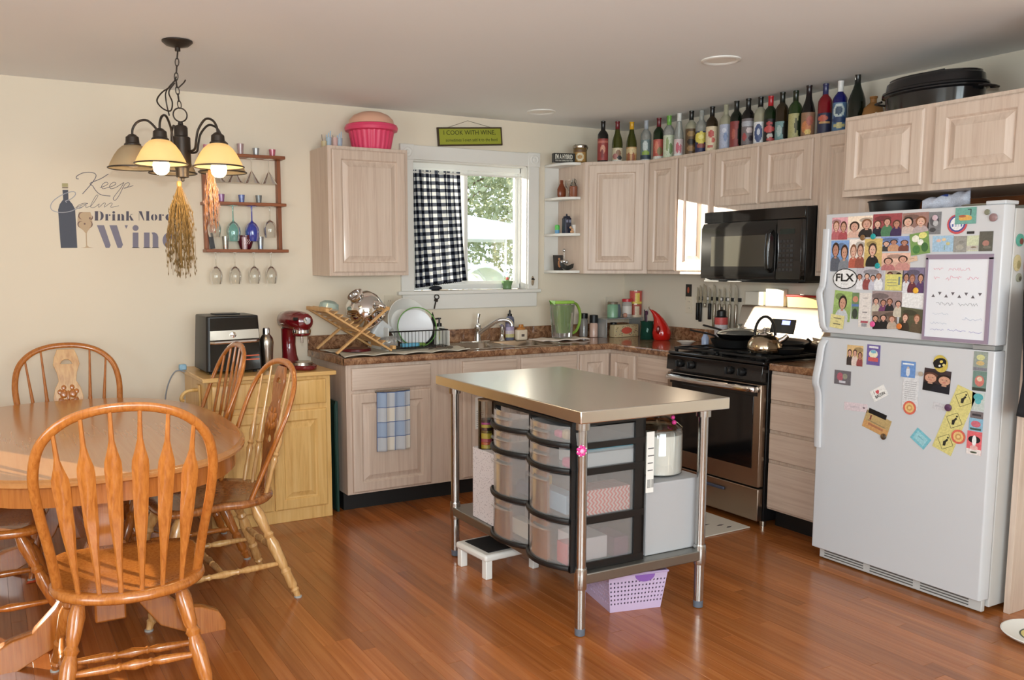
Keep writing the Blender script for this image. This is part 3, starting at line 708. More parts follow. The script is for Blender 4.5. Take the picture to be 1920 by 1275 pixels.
# --- plastic drawer tower
dt = thing('drawer_tower', 'wide black-framed tower of clear curved plastic drawers under the island top', 'drawer unit', (-2.375, -2.612, SHZ+.001), -1.26)
DW, DL, DH = .355, .60, .59       # x depth, y length, height
fm = MB()
for (a, b_) in ((.0, .012), (.192, .200), (.388, .396), (.488, .496), (DH-.012, DH)): fm.box(.0, 0, a, DW, DL, b_)
fm.box(DW-.05, 0, 0, DW, .012, DH).box(DW-.05, DL-.012, 0, DW, DL, DH).box(DW-.012, 0, 0, DW, DL, DH).box(.0, 0, 0, .03, .012, DH).box(0, DL-.012, 0, .03, DL, DH).box(.0, DL/2-.008, 0, .26, DL/2+.008, DH)
for (a, b_) in ((.0, .030), (.184, .212), (.378, .404), (.480, .504), (DH-.018, DH)): fm.box(0, -.001, a, DW, .006, b_)
obj('frame', fm, M['black_m'], dt, smooth=False)
def bow(v): return -.055*math.sin(PI*v)**.8 if 0 < v < 1 else 0.0
lv = [(.014, .190), (.202, .386), (.398, .486), (.498, DH-.014)]
for (z0, z1) in lv:
    for (ya, yb) in ((.010, DL/2-.008), (DL/2+.008, DL-.010)):
        m = MB(); h = z1-z0; n = 14
        m.grid(lambda u, v: (bow(u), ya+(yb-ya)*u, z0+.012+(h-.016)*v), n, 1)
        m.grid(lambda u, v: (.008+bow(u)*.95, ya+(yb-ya)*u, z0+.012+(h-.016)*v), n, 1)
        m.box(.005, ya, z0+.004, DW-.02, ya+.002, z1-.012).box(.005, yb-.002, z0+.004, DW-.02, yb, z1-.012).box(.005, ya, z0+.002, DW-.02, yb, z0+.004)
        d_ = obj('drawer', m, M['frost'], dt, recalc=False, smooth=True)
        hp = MB().grid(lambda u, v: (bow(.25+.5*u)-.010-.010*math.sin(PI*v), ya+(yb-ya)*(.25+.5*u), z1-.026-.014*v), 8, 4)
        obj('handle_lip', hp, M['frost'], d_, recalc=False)
        rl = MB().tube([(bow(u_/12)-.006, ya-.008+(yb-ya+.016)*u_/12, z0+.004) for u_ in range(13)], .01, 8, flat_=(.022, .016, (0, 0, 1)))
        obj('front_rail', rl, M['black_m'], d_)
# contents, each its own thing standing in a drawer
def inbox(nm, label, cat, x0, y0, z0, w, l, h, mat, bev=.003):
    o = solo(nm, label, cat, bx(-w/2, -l/2, 0, w/2, l/2, h), mat, bevel=bev)
    o.parent = None; X = dt.matrix_basis @ Vector((x0, y0, z0)); o.location = X; o.rotation_euler = (0, 0, math.radians(-1.26)); return o
def chevron():
    m, N, L, P = newmat('pink_chevron')
    tc = N.new('ShaderNodeTexCoord'); sp = N.new('ShaderNodeSeparateXYZ'); L.new(tc.outputs['Object'], sp.inputs[0])
    pp = N.new('ShaderNodeMath'); pp.operation = 'PINGPONG'; pp.inputs[1].default_value = 0.012; L.new(sp.outputs[2], pp.inputs[0])
    su = N.new('ShaderNodeMath'); su.operation = 'ADD'; L.new(pp.outputs[0], su.inputs[0]); L.new(sp.outputs[0], su.inputs[1])
    ad = N.new('ShaderNodeMath'); ad.operation = 'ADD'; L.new(su.outputs[0], ad.inputs[0]); L.new(sp.outputs[1], ad.inputs[1])
    fr_ = N.new('ShaderNodeMath'); fr_.operation = 'MODULO'; fr_.inputs[1].default_value = 0.018; ad2 = N.new('ShaderNodeMath'); ad2.operation = 'ADD'; ad2.inputs[1].default_value = 5; L.new(ad.outputs[0], ad2.inputs[0]); L.new(ad2.outputs[0], fr_.inputs[0])
    gt = N.new('ShaderNodeMath'); gt.operation = 'GREATER_THAN'; gt.inputs[1].default_value = 0.009; L.new(fr_.outputs[0], gt.inputs[0])
    mx = N.new('ShaderNodeMix'); mx.data_type = 'RGBA'; mx.inputs['A'].default_value = srgb(240, 225, 220); mx.inputs['B'].default_value = srgb(236, 120, 118)
    L.new(gt.outputs[0], mx.inputs['Factor']); L.new(mx.outputs['Result'], P.inputs['Base Color']); return m
inbox('gift_box', 'pink and white zigzag box in the second drawer from the bottom, side view', 'box', .19, .07, .212, .21, .11, .10, chevron())
inbox('storage_box', 'pale blue box in the second drawer from the bottom, front view', 'box', .05, .16, .212, .06, .19, .075, C(150, 190, 220))
inbox('notebook', 'mustard yellow notebook beside the pale blue box in the drawer tower', 'notebook', .06, .275, .212, .05, .03, .11, C(225, 180, 90))
inbox('gift_tin', 'red tin at the right of the bottom front drawer', 'tin', .04, .06, .022, .08, .07, .085, C(206, 60, 66))
inbox('notebook', 'pink notebook at the left of the bottom front drawer', 'notebook', .03, .265, .022, .03, .05, .125, C(236, 150, 160))
inbox('storage_box', 'white patterned box in the bottom drawer, side view', 'box', .14, .12, .022, .13, .16, .09, C(232, 226, 232))
inbox('storage_box', 'dark purple box in the bottom drawer beside the white patterned box', 'box', .26, .09, .022, .07, .14, .08, C(116, 60, 96))
inbox('paper_stack', 'blue and white paper stack in the second drawer from the top', 'paper', .19, .10, .404, .25, .17, .055, C(206, 214, 220))
inbox('storage_box', 'teal flat box on the paper stack in the drawer tower', 'box', .19, .10, .460, .25, .15, .015, C(110, 170, 190))
inbox('pouch', 'magenta pouch lying in the second drawer from the top', 'pouch', .05, .05, .404, .09, .06, .04, C(214, 66, 130), .012)
inbox('pouch', 'pink pouch in the top front drawer', 'pouch', .04, .14, .506, .03, .05, .03, C(220, 90, 140), .01)
inbox('spool', 'tan spool in the top front drawer', 'spool', .04, .09, .506, .03, .04, .04, C(206, 176, 130), .01)
inbox('paper_stack', 'cream papers leaning in the bottom left drawer', 'paper', .06, .42, .022, .05, .16, .07, C(220, 212, 196))
inbox('candle', 'cream candle in the left column, second drawer from the bottom', 'candle', .02, .52, .212, .04, .035, .09, C(232, 216, 178), .012)
inbox('pouch', 'dark blue pouch in the left column, second drawer from the bottom', 'pouch', .05, .40, .212, .06, .10, .06, C(70, 76, 96), .012)

# --- speckled box with toy tube on it
solo('document_box', 'tall white box speckled with tiny dark sprigs at the far end of the island shelf', 'box', bx(0, 0, 0, .16, .215, .335), None or flat('speckled_card', srgb(222, 216, 218), 0.6), (-2.325, -1.965, SHZ+.001), -1.26, bevel=.002)
sb = bpy.data.materials['speckled_card']; N = sb.node_tree.nodes; L = sb.node_tree.links
tc = N.new('ShaderNodeTexCoord'); v = N.new('ShaderNodeTexVoronoi'); v.inputs['Scale'].default_value = 120; v.inputs['Randomness'].default_value = 1; L.new(tc.outputs['Object'], v.inputs['Vector'])
cr = N.new('ShaderNodeValToRGB'); cr.color_ramp.elements[0].position = .16; cr.color_ramp.elements[0].color = srgb(110, 96, 108); cr.color_ramp.elements[1].position = .26; cr.color_ramp.elements[1].color = srgb(222, 216, 218)
L.new(v.outputs['Distance'], cr.inputs[0]); L.new(cr.outputs[0], N['Principled BSDF'].inputs['Base Color'])
tb = thing('dough_tube', 'clear tube of stacked coloured dough standing on the speckled box', 'tube', (-2.282, -1.815, SHZ+.337))
z_ = .004
for c_, h_ in (((214, 196, 60), .018), ((226, 110, 60), .012), ((208, 80, 110), .016), ((230, 206, 70), .026), ((120, 110, 40), .012), ((60, 36, 52), .014), ((232, 214, 90), .014), ((210, 70, 170), .01), ((40, 44, 66), .012)):
    obj('dough', MB().lathe([(.036, z_), (.036, z_+h_-.001)], 20), C(*c_), tb); z_ += h_
obj('tube_wall', MB().lathe([(.040, 0), (.040, .225), (.038, .225), (.038, .002)], 24), M['glass'], tb)
obj('tube_cap', MB().lathe([(.041, .225), (.041, .232), (.001, .234)], 24), C(140, 110, 80), tb)
# --- grey bin with flour jar
solo('grey_bin', 'plain grey bin on the island shelf under the white flour jar', 'bin', bx(0, 0, 0, .30, .40, .30), C(178, 178, 180, .5), (-1.992, -2.60, SHZ+.001), -1.26, bevel=.004)
jr = thing('flour_jar', 'big round glass jar full of white flour on the grey bin', 'jar', (-1.815, -2.46, SHZ+.302))
obj('flour', MB().lathe([(.09, .004), (.102, .010), (.102, .172), (.09, .176), (.001, .178)], 32), C(240, 236, 230, .8), jr)
obj('glass_wall', MB().lathe([(.095, 0), (.1035, .008), (.1035, .185), (.098, .196)], 36, cap=False), M['glass'], jr, recalc=False)
obj('glass_lid', MB().lathe([(.102, .197), (.104, .203), (.080, .222), (.035, .245), (.016, .25), (.014, .262), (.026, .272), (.026, .28), (.001, .285)], 32), glassy('smoky_lid', (.62, .58, .5, 1), .2), jr)
obj('gem_ornament', MB().ball((.0, -.098, .232), .01).ball((0, -.090, .252), .009), C(214, 60, 140, .2), jr)
lb = thing('care_tag', 'white paper tag with barcode hanging beside the flour jar', 'tag', (-2.008, -2.612, SHZ+.27), 0)
obj('paper_slip', bx(0, -.001, 0, .04, 0, .25), M['paper'], lb)
m = MB(); rr = random.Random(5)
for k in range(12): m.box(.008+k*.0028, -.0014, .02, .008+k*.0028+rr.choice((.0008, .0016)), -.001, .055)
for k in range(4): m.box(.008, -.0014, .09+k*.03, .04-rr.random()*.01, -.001, .094+k*.03)
obj('barcode', m, C(90, 88, 88), lb, smooth=False)
# orange bowl behind
solo('orange_bowl', 'orange bowl behind the flour jar on the island shelf bin', 'bowl', MB().lathe([(.05, 0), (.085, .05), (.10, .10), (.096, .10), (.08, .05), (.001, .008)], 28), C(206, 118, 46, .4), (-1.80, -2.29, SHZ+.44+.0)) if False else None
st_ = solo('cookie_tin', 'orange tin standing on the island shelf behind the flour jar', 'tin', MB().lathe([(.07, 0), (.07, .56), (.066, .575), (.001, .576)], 28), C(206, 118, 46, .4), (-1.768, -2.11, SHZ+.001))
# flower clip on the near leg
fl_ = thing('flower_clip', 'pink plastic flower clip with a clear tag tied to the near island leg', 'clip', (-2.362, -2.656, .742))
m = MB()
for k in range(7): a = k*2*PI/7; m.ball((math.cos(a)*.015, 0, math.sin(a)*.015), .008, 8, 6)
obj('petals', m, C(226, 60, 150, .3), fl_, kind='stuff')
obj('flower_centre', MB().ball((0, -.002, 0), .011, 10, 6), C(240, 170, 205, .3), fl_)
m = MB()
for k in range(7): a = (k+.5)*2*PI/7; m.ball((math.cos(a)*.021, -.004, math.sin(a)*.021), .003, 6, 4)
obj('beads', m, M['white'], fl_, kind='stuff')
obj('clear_tag', MB().add([(-.02, 0, .02), (.01, 0, .02), (.02, .002, .075), (-.026, .002, .07)], [(0, 1, 2, 3)]), M['frost'], fl_)
# --- step stool & lilac basket on the floor
ss = thing('step_stool', 'low white step stool with black rubber top under the island', 'step stool', (-2.21, -1.80, 0), 4)
obj('platform', MB().prism([(-.16, -.13), (.16, -.13), (.16, .13), (-.16, .13)], .085, .118), M['white'], ss, bevel=.012, seg=3)
obj('rubber_mat', bx(-.125, -.10, .1185, .125, .10, .122), M['black_r'], ss, bevel=.001)
for sx in (-1, 1):
    for sy in (-1, 1): obj('leg', MB().prism([(sx*.135-.018, sy*.105-.018), (sx*.135+.018, sy*.105-.018), (sx*.135+.018, sy*.105+.018), (sx*.135-.018, sy*.105+.018)], 0, .09), M['white'], ss, bevel=.004)
bk = thing('storage_basket', 'lilac perforated plastic basket on the floor under the island shelf', 'basket', (-1.95, -2.40, 0), -13)
def tp(x, y, z):  # tapered basket wall
    s_ = .86+.14*z/.165; return (x*s_, y*s_, z)
def wallgrid(p0, p1, nu, nv):
    m = MB(); t_ = 0.0025; N_ = Vector((p1[1]-p0[1], -(p1[0]-p0[0]), 0)).normalized()
    def P_(u, z): return Vector(tp(p0[0]+(p1[0]-p0[0])*u, p0[1]+(p1[1]-p0[1])*u, z))
    def quad(u0, u1, z0, z1): m.add([P_(u0, z0), P_(u1, z0), P_(u1, z1), P_(u0, z1)], [(0, 1, 2, 3)])
    h0, h1 = .022, .135; du = 1/nu; dz = (h1-h0)/nv; hw = .42
    quad(0, 1, 0, h0); quad(0, 1, h1, .165)
    for j_ in range(nv):
        za = h0+j_*dz; quad(0, 1, za, za+dz*(1-hw))
        for i_ in range(nu+1):
            quad(max(0, i_*du-du*(1-hw)/2), min(1, i_*du+du*(1-hw)/2), za+dz*(1-hw), za+dz)
    o_ = obj('basket_wall', m, C(202, 182, 214, .4), bk, recalc=False, smooth=False)
    so = o_.modifiers.new('solid', 'SOLIDIFY'); so.thickness = .003
hx, hy = .135, .16
wallgrid((-hx, -hy), (hx, -hy), 16, 6); wallgrid((hx, -hy), (hx, hy), 18, 6); wallgrid((hx, hy), (-hx, hy), 16, 6); wallgrid((-hx, hy), (-hx, -hy), 18, 6)
obj('basket_floor', bx(-hx*.86, -hy*.86, 0, hx*.86, hy*.86, .004), C(202, 182, 214, .4), bk)
obj('basket_rim', MB().tube([(-hx, -hy, .165), (hx, -hy, .165), (hx, hy, .165), (-hx, hy, .165)], .005, 8, closed=True), C(188, 166, 206, .4), bk)
obj('handle_tab', MB().prism([(x_, z_) for x_, z_ in ell(0, .158, .045, .03, 16, 180, 360)], -.002, .002, Matrix(((1, 0, 0, .03), (0, 0, 1, -hy*.99), (0, 1, 0, 0), (0, 0, 0, 1)))), C(140, 96, 176, .4), bk)
# door mat by the stove
mt = thing('floor_mat', 'pale rectangular kitchen mat with dark leaf marks in front of the stove', 'mat', (0, 0, 0))
obj('mat', MB().prism([(-1.13, -1.965), (-.69, -1.955), (-.69, -1.30), (-1.13, -1.31)], 0.001, .007), C(206, 198, 184, .9), mt, bevel=.002)
rr = random.Random(11)
for k in range(16):
    a = rr.uniform(-.35, .25); cx_, cy_ = -1.08+.34*rr.random(), -1.90+.5*rr.random()
    w_ = rr.uniform(.02, .05)
    obj('leaf_mark', MB().prism([(cx_+(u*math.cos(a)-v_*math.sin(a)), cy_+(u*math.sin(a)+v_*math.cos(a))) for u, v_ in ((-w_, 0), (0, .009), (w_, 0), (0, -.009))], .0072, .0076), C(70, 62, 62, .9), mt, smooth=False)

# ================================================================== DINING TABLE
TX, TY, TA, TBB = -3.95, -1.30, .60, .93
def sup(a, b, n_=2.5, k=64): 
    out = []
    for i in range(k):
        t_ = 2*PI*i/k; c_, s_ = math.cos(t_), math.sin(t_)
        out.append((a*math.copysign(abs(c_)**(2/n_), c_), b*math.copysign(abs(s_)**(2/n_), s_)))
    return out
tbl = thing('dining_table', 'honey oak dining table with rounded ends and arched trestle base', 'table', (TX, TY, 0))
m = MB(); prof = [(0.012, .722), (.0, .728), (.0, .737), (.006, .743), (.012, .745), (.018, .75)]
rings_ = [[(x_*(1-i_/TA), y_*(1-i_/TBB), z_) for x_, y_ in sup(TA, TBB)] for i_, z_ in prof]
n = 64; vs = sum(rings_, []); fs = [(i*n+k, i*n+(k+1) % n, (i+1)*n+(k+1) % n, (i+1)*n+k) for i in range(len(prof)-1) for k in range(n)]
fs += [tuple((len(prof)-1)*n+k for k in range(n)), tuple(range(n-1, -1, -1))]
obj('tabletop', m.add(vs, fs), M['honey_x'], tbl, ang=25)
ap = shape2d([sup(TA-.035, TBB-.035), sup(TA-.058, TBB-.058)], .07, 'apron', M['honey']); ap.transform(T(0, 0, .686) @ R(x=-90))
obj('apron', ap, None, tbl)
for sy in (-1, 1):
    yb = sy*.56
    # arched trestle foot
    out_ = [(-.42, 0), (-.42, .03), (-.395, .075), (-.33, .105), (-.26, .12), (-.18, .20), (-.10, .33), (-.06, .42), (.06, .42), (.10, .33), (.18, .20), (.26, .12), (.33, .105), (.395, .075), (.42, .03), (.42, 0), (.32, 0), (.26, .03), (.18, .07), (.11, .17), (.07, .27), (-.07, .27), (-.11, .17), (-.18, .07), (-.26, .03), (-.32, 0)]
    me = shape2d([out_], .055, 'trestle_foot', M['honey'], .005); me.transform(T(0, yb, 0)); obj('trestle_foot', me, None, tbl)
    obj('column', bx(-.055, yb-.055, .13, .055, yb+.055, .69), M['honey'], tbl, bevel=.008)
    obj('bearer', bx(-.30, yb-.035, .665, .30, yb+.035, .72), M['honey'], tbl, bevel=.005)
obj('stretcher', bx(-.02, -.52, .20, .02, .52, .32), M['honey'], tbl, bevel=.006)

# ================================================================== CHAIRS (local: seat faces +y, back at -y)
def seat_mesh(hw=.235, yf=.23, yb=-.30):
    pts = []
    for i in range(13): a = PI+PI*i/12; pts.append((hw*math.cos(a), -.10+(-yb-.10)*math.sin(a)))          # rear curve
    pts = [(hw*math.cos(PI+PI*i/16), -.10-(abs(yb)-.10)*math.sin(PI*i/16)) for i in range(17)]
    pts += [(hw*.93, -.04), (hw*.97, .04), (hw*1.03, .12), (hw*1.0, .18), (hw*.86, yf-.01), (hw*.5, yf+.005), (0, yf+.01), (-hw*.5, yf+.005), (-hw*.86, yf-.01), (-hw*1.0, .18), (-hw*1.03, .12), (-hw*.97, .04), (-hw*.93, -.04)]
    P0 = [Vector((x_, y_, 0)) for x_, y_ in pts]; n_ = len(P0); c_ = Vector((0, -.03, 0))
    m = MB(); seq = [(.90, .425), (.97, .428), (1.0, .437), (1.0, .445), (.985, .455), (.95, .460), (.80, .452), (.45, .444), (.05, .442)]
    vs = []; 
    for s_, z_ in seq:
        for p in P0: q = c_+(p-c_)*s_; vs.append((q.x, q.y, z_))
    fs = [(i*n_+k, i*n_+(k+1) % n_, (i+1)*n_+(k+1) % n_, (i+1)*n_+k) for i in range(len(seq)-1) for k in range(n_)]
    fs += [tuple(range(n_-1, -1, -1)), tuple((len(seq)-1)*n_+k for k in range(n_))]
    return m.add(vs, fs)
LEGP = [(0, .013), (.05, .015), (.07, .020), (.09, .015), (.12, .022), (.24, .019), (.27, .023), (.30, .017), (.34, .022), (.55, .026), (.62, .018), (.65, .024), (.68, .017), (.72, .021), (.86, .026), (.95, .018), (1, .016)]
STP = [(0, .008), (.06, .010), (.30, .015), (.36, .010), (.38, .014), (.40, .010), (.50, .017), (.60, .010), (.62, .014), (.64, .010), (.70, .015), (.94, .010), (1, .008)]
SPP = [(0, .008), (.08, .011), (.22, .009), (.30, .016), (.33, .010), (.35, .016), (.37, .010), (.46, .015), (.55, .009), (.8, .006), (1, .005)]
def hoop_path(H, k=40):
    """back hoop: rises from the seat sides, leaning back"""
    pts = []
    ctrl = [(-.205, .445), (-.222, .60), (-.243, .75), (-.248, .86), (-.225, .955), (-.165, 1.02), (-.085, 1.052), (0, 1.06)]
    ctrl = [(x_, .445+(z_-.445)*(H-.445)/.615) for x_, z_ in ctrl]
    full = ctrl+[(-x_, z_) for x_, z_ in ctrl[-2::-1]]
    path = smoothpath([(x_, 0, z_) for x_, z_ in full], 5)
    return [Vector((p.x, hoop_y(p.z, H), p.z)) for p in path]
def hoop_y(z, H): t_ = (z-.445)/(H-.445); return -.14-.24*t_
def hoop_z_at(x, H):
    path = hoop_path(H); best = None
    up = [p for p in path if p.z > .445+.45*(H-.445)]
    return min(up, key=lambda p: abs(p.x-x))
def make_chair(label, kind, seatm, woodm, legm, H):
    c = thing('dining_chair', label, 'chair')
    obj('seat', seat_mesh(), M[seatm], c, ang=50)
    hp = hoop_path(H)
    obj('back_hoop', MB().tube(hp, .012, 12, flat_=(.020, .030, (0, 1, 0))), M[woodm], c)
    fts = {}
    for nm, (tx, ty), (bx_, by_) in (('fl', (-.155, .13), (-.245, .30)), ('fr', (.155, .13), (.245, .30)), ('rl', (-.145, -.17), (-.235, -.33)), ('rr', (.145, -.17), (.235, -.33))):
        l_ = obj('leg', MB().turn((bx_, by_, 0.004), (tx, ty, .432), LEGP, 14), M[legm], c)
        obj('glide', MB().lathe([(.017, 0), (.017, .006), (.012, .009)], 12, T(bx_, by_, 0)), C(170, 170, 166, .3), l_)
        fts[nm] = (Vector((bx_, by_, 0)), Vector((tx, ty, .432)))
    at = lambda nm, t_: fts[nm][0].lerp(fts[nm][1], t_)
    obj('side_stretcher', MB().turn(at('fl', .36), at('rl', .36), STP, 12), M[legm], c)
    obj('side_stretcher', MB().turn(at('fr', .36), at('rr', .36), STP, 12), M[legm], c)
    a = (at('fl', .36)+at('rl', .36))/2; b_ = (at('fr', .36)+at('rr', .36))/2
    obj('cross_stretcher', MB().turn(a, b_, STP, 12), M[legm], c)
    obj('rear_stretcher', MB().turn(at('rl', .50), at('rr', .50), STP, 12), M[legm], c)
    if kind == 'arrow':
        xs_b = [-.148, -.090, -.030, .030, .090, .148]; xs_t = [-.190, -.118, -.040, .040, .118, .190]
        for xb, xt in zip(xs_b, xs_t):
            tp_ = hoop_z_at(xt, H); top_ = Vector((xt, hoop_y(tp_.z, H), tp_.z-.004))
            yb_ = -.10-.165*math.sqrt(max(0, 1-(xb/.235)**2)); bot = Vector((xb, yb_, .452))
            L_ = (top_-bot).length; d = (top_-bot).normalized()
            prof = [(0, .014), (.10, .016), (.25, .024), (.42, .040), (.60, .045), (.69, .049), (.73, .046), (.79, .028), (.84, .016), (.92, .013), (1, .012)]
            m = MB(); side = Vector((1, 0, 0)); side = (side-d*side.dot(d)).normalized(); nrm = d.cross(side); vs = []
            for t_, w_ in prof:
                p = bot+d*L_*t_
                th = .010
                vs += [p-side*w_/2, p-side*w_*.3-nrm*th/2, p+side*w_*.3-nrm*th/2, p+side*w_/2, p+side*w_*.3+nrm*th/2, p-side*w_*.3+nrm*th/2]
            fs = [(i*6+k, i*6+(k+1) % 6, (i+1)*6+(k+1) % 6, (i+1)*6+k) for i in range(len(prof)-1) for k in range(6)]
            m.add(vs, fs+[tuple(range(5, -1, -1)), tuple((len(prof)-1)*6+k for k in range(6))])
            obj('arrow_slat', m, M[woodm], c, ang=30)
    else:
        for xb, xt in ((-.140, -.195), (-.088, -.118), (.088, .118), (.140, .195)):
            tp_ = hoop_z_at(xt, H); top_ = Vector((xt, hoop_y(tp_.z, H), tp_.z-.004))
            yb_ = -.10-.165*math.sqrt(max(0, 1-(xb/.235)**2))
            obj('spindle', MB().turn((xb, yb_, .452), top_, SPP, 12), M[legm], c)
        # pierced, carved centre splat
        Hs = H-.012-.452
        half = [(.050, 0), (.050, .05), (.030, .12), (.030, .22), (.046, .29), (.058, .36), (.055, .40), (.068, .46), (.070, .55), (.058, .64), (.040, .70), (.046, .78), (.062, .86), (.055, .93), (.040, 1.0)]
        out_ = [(x_, z_*Hs) for x_, z_ in half]+[(-x_, z_*Hs) for x_, z_ in half[::-1]]
        h1 = ell(0, .86*Hs, .030, .028, 14, 0, 180); h2 = [(-.018, .02*Hs), (-.020, .10*Hs), (-.012, .22*Hs), (0, .32*Hs), (.012, .22*Hs), (.020, .10*Hs), (.018, .02*Hs)]
        me = shape2d([out_, h1, [(-.030, .40*Hs), (-.022, .43*Hs), (0, .44*Hs), (.022, .43*Hs), (.030, .40*Hs), (.03, .385*Hs), (0, .36*Hs), (-.03, .385*Hs)]], .012, 'centre_splat', M['oak_pale'] if seatm == 'honey' else M['oak_brown'], .002)
        y0_, y1_ = -.262, hoop_y(H, H); tilt = math.degrees(math.atan2(y0_-y1_, Hs))
        X = T(0, y0_, .452) @ R(x=tilt); me.transform(X); sp_ = obj('centre_splat', me, None, c)
        cv = MB()
        for sx in (-1, 1):
            for (cx_, cz, r_) in ((.022, .58, .020), (.036, .52, .014), (.016, .50, .014), (.040, .60, .012), (.020, .64, .012)):
                for yy in (.007, -.007): cv.ball((sx*cx_, yy, cz*Hs), r_, 10, 6, (1, .25, 1.15))
        for yy in (.007, -.007): cv.ball((0, yy, .56*Hs), .014, 10, 6, (.6, .3, 2.2))
        cv.v = [tuple(X @ Vector(p)) for p in cv.v]
        obj('carving', cv, M[woodm], sp_)
    return c
ch = make_chair('honey oak arrow-back chair in the foreground, seen from behind, facing the table', 'arrow', 'honey', 'honey', 'honey', 1.04)
ch.location = (-3.93, -2.27, 0); ch.rotation_euler = (0, 0, math.radians(-5))
dup(ch, (-3.56, -.865, 0), 90, 'arrow-back oak chair at the far right of the table, before the birch cabinet')
dup(ch, (-4.37, -1.45, 0), -88, 'oak chair at the left side of the table, mostly cut by the frame')
c2_ = make_chair('carved-splat oak chair behind the table, facing the camera, against the beige wall', 'splat', 'honey', 'honey', 'honey', 1.02)
c2_.location = (-3.93, -.60, 0); c2_.rotation_euler = (0, 0, math.radians(180))
c4 = make_chair('brown oak spindle-back chair at the near right side of the table', 'splat', 'oak_brown', 'honey', 'oak_pale', 1.01)
c4.location = (-3.515, -1.49, 0); c4.rotation_euler = (0, 0, math.radians(94))

# ================================================================== CHANDELIER
CHX, CHY = -3.478, -1.15
chd = thing('chandelier', 'bronze five-arm chandelier with bell glass shades over the dining table, two bulbs lit', 'chandelier', (CHX, CHY, 0))
obj('canopy', MB().lathe([(.001, HC-.045), (.012, HC-.044), (.012, HC-.03), (.05, HC-.02), (.066, HC-.006), (.066, HC-.001)], 28), M['bronze'], chd)
def chain(p0, p1, name='chain', r=.0022):
    p0, p1 = Vector(p0), Vector(p1); n_ = int((p1-p0).length/.026); m = MB(); q = (p1-p0).to_track_quat('Z', 'Y').to_matrix().to_4x4()
    for i in range(n_):
        c_ = p0.lerp(p1, (i+.5)/n_); X = Matrix.Translation(c_) @ q @ Matrix.Rotation(PI/2*(i % 2), 4, 'Z')
        m.tube([X @ Vector((.008*math.cos(a), 0, .018*math.sin(a))) for a in [2*PI*k/12 for k in range(12)]], r, 6, closed=True)
    return obj(name, m, M['bronze'], chd)
chain((0, 0, HC-.045), (-.012, 0, HC-.17)); chain((-.012, 0, HC-.17), (0, 0, 2.135))
m = MB(); rr = random.Random(4)
loop = smoothpath([(-.01, 0, 2.27), (-.03, .01, 2.23), (-.07, .02, 2.20), (-.095, .01, 2.16), (-.075, -.01, 2.125), (-.04, 0, 2.12), (-.03, .01, 2.16), (-.045, 0, 2.20), (-.02, -.01, 2.24)], 5)
m.tube(loop, .0035, 6); m.tube(smoothpath([(-.01, 0, 2.26), (-.05, .02, 2.21), (-.06, -.01, 2.16), (-.045, .01, 2.10)], 5), .003, 6); m.tube(smoothpath([(-.005, 0, 2.22), (.02, 0, 2.245), (.03, .005, 2.26)], 4), .003, 6)
obj('looped_cord', m, M['bronze'], chd)
obj('hanging_ring', MB().tube([(.030*math.cos(a), 0, 2.105+.030*math.sin(a)) for a in [2*PI*k/24 for k in range(24)]], .0032, 8, closed=True), M['bronze'], chd)
obj('body_column', MB().lathe([(.001, 2.078), (.010, 2.076), (.012, 2.062), (.026, 2.056), (.030, 2.048), (.030, 2.012), (.040, 2.006), (.040, 1.880), (.031, 1.872), (.028, 1.85), (.028, 1.832), (.008, 1.826), (.008, 1.816), (.001, 1.812)], 24), M['bronze'], chd)
glow = flat('glowing_bulb', srgb(255, 230, 170), 0.5, emit=(1.0, 0.78, 0.45, 1), es=22)
shade_m, N, L, P = newmat('amber_glass_shade')
out = N['Material Output']; N.remove(P)
df = N.new('ShaderNodeBsdfDiffuse'); df.inputs[0].default_value = srgb(196, 184, 156); tl = N.new('ShaderNodeBsdfTranslucent'); tl.inputs[0].default_value = srgb(245, 228, 196)
gl = N.new('ShaderNodeBsdfGlossy'); gl.inputs['Roughness'].default_value = .2
mx = N.new('ShaderNodeMixShader'); mx.inputs[0].default_value = .55; L.new(df.outputs[0], mx.inputs[1]); L.new(tl.outputs[0], mx.inputs[2])
m2 = N.new('ShaderNodeMixShader'); m2.inputs[0].default_value = .06; L.new(mx.outputs[0], m2.inputs[1]); L.new(gl.outputs[0], m2.inputs[2]); L.new(m2.outputs[0], out.inputs[0])
camdir = math.atan2(-.98, -.2)
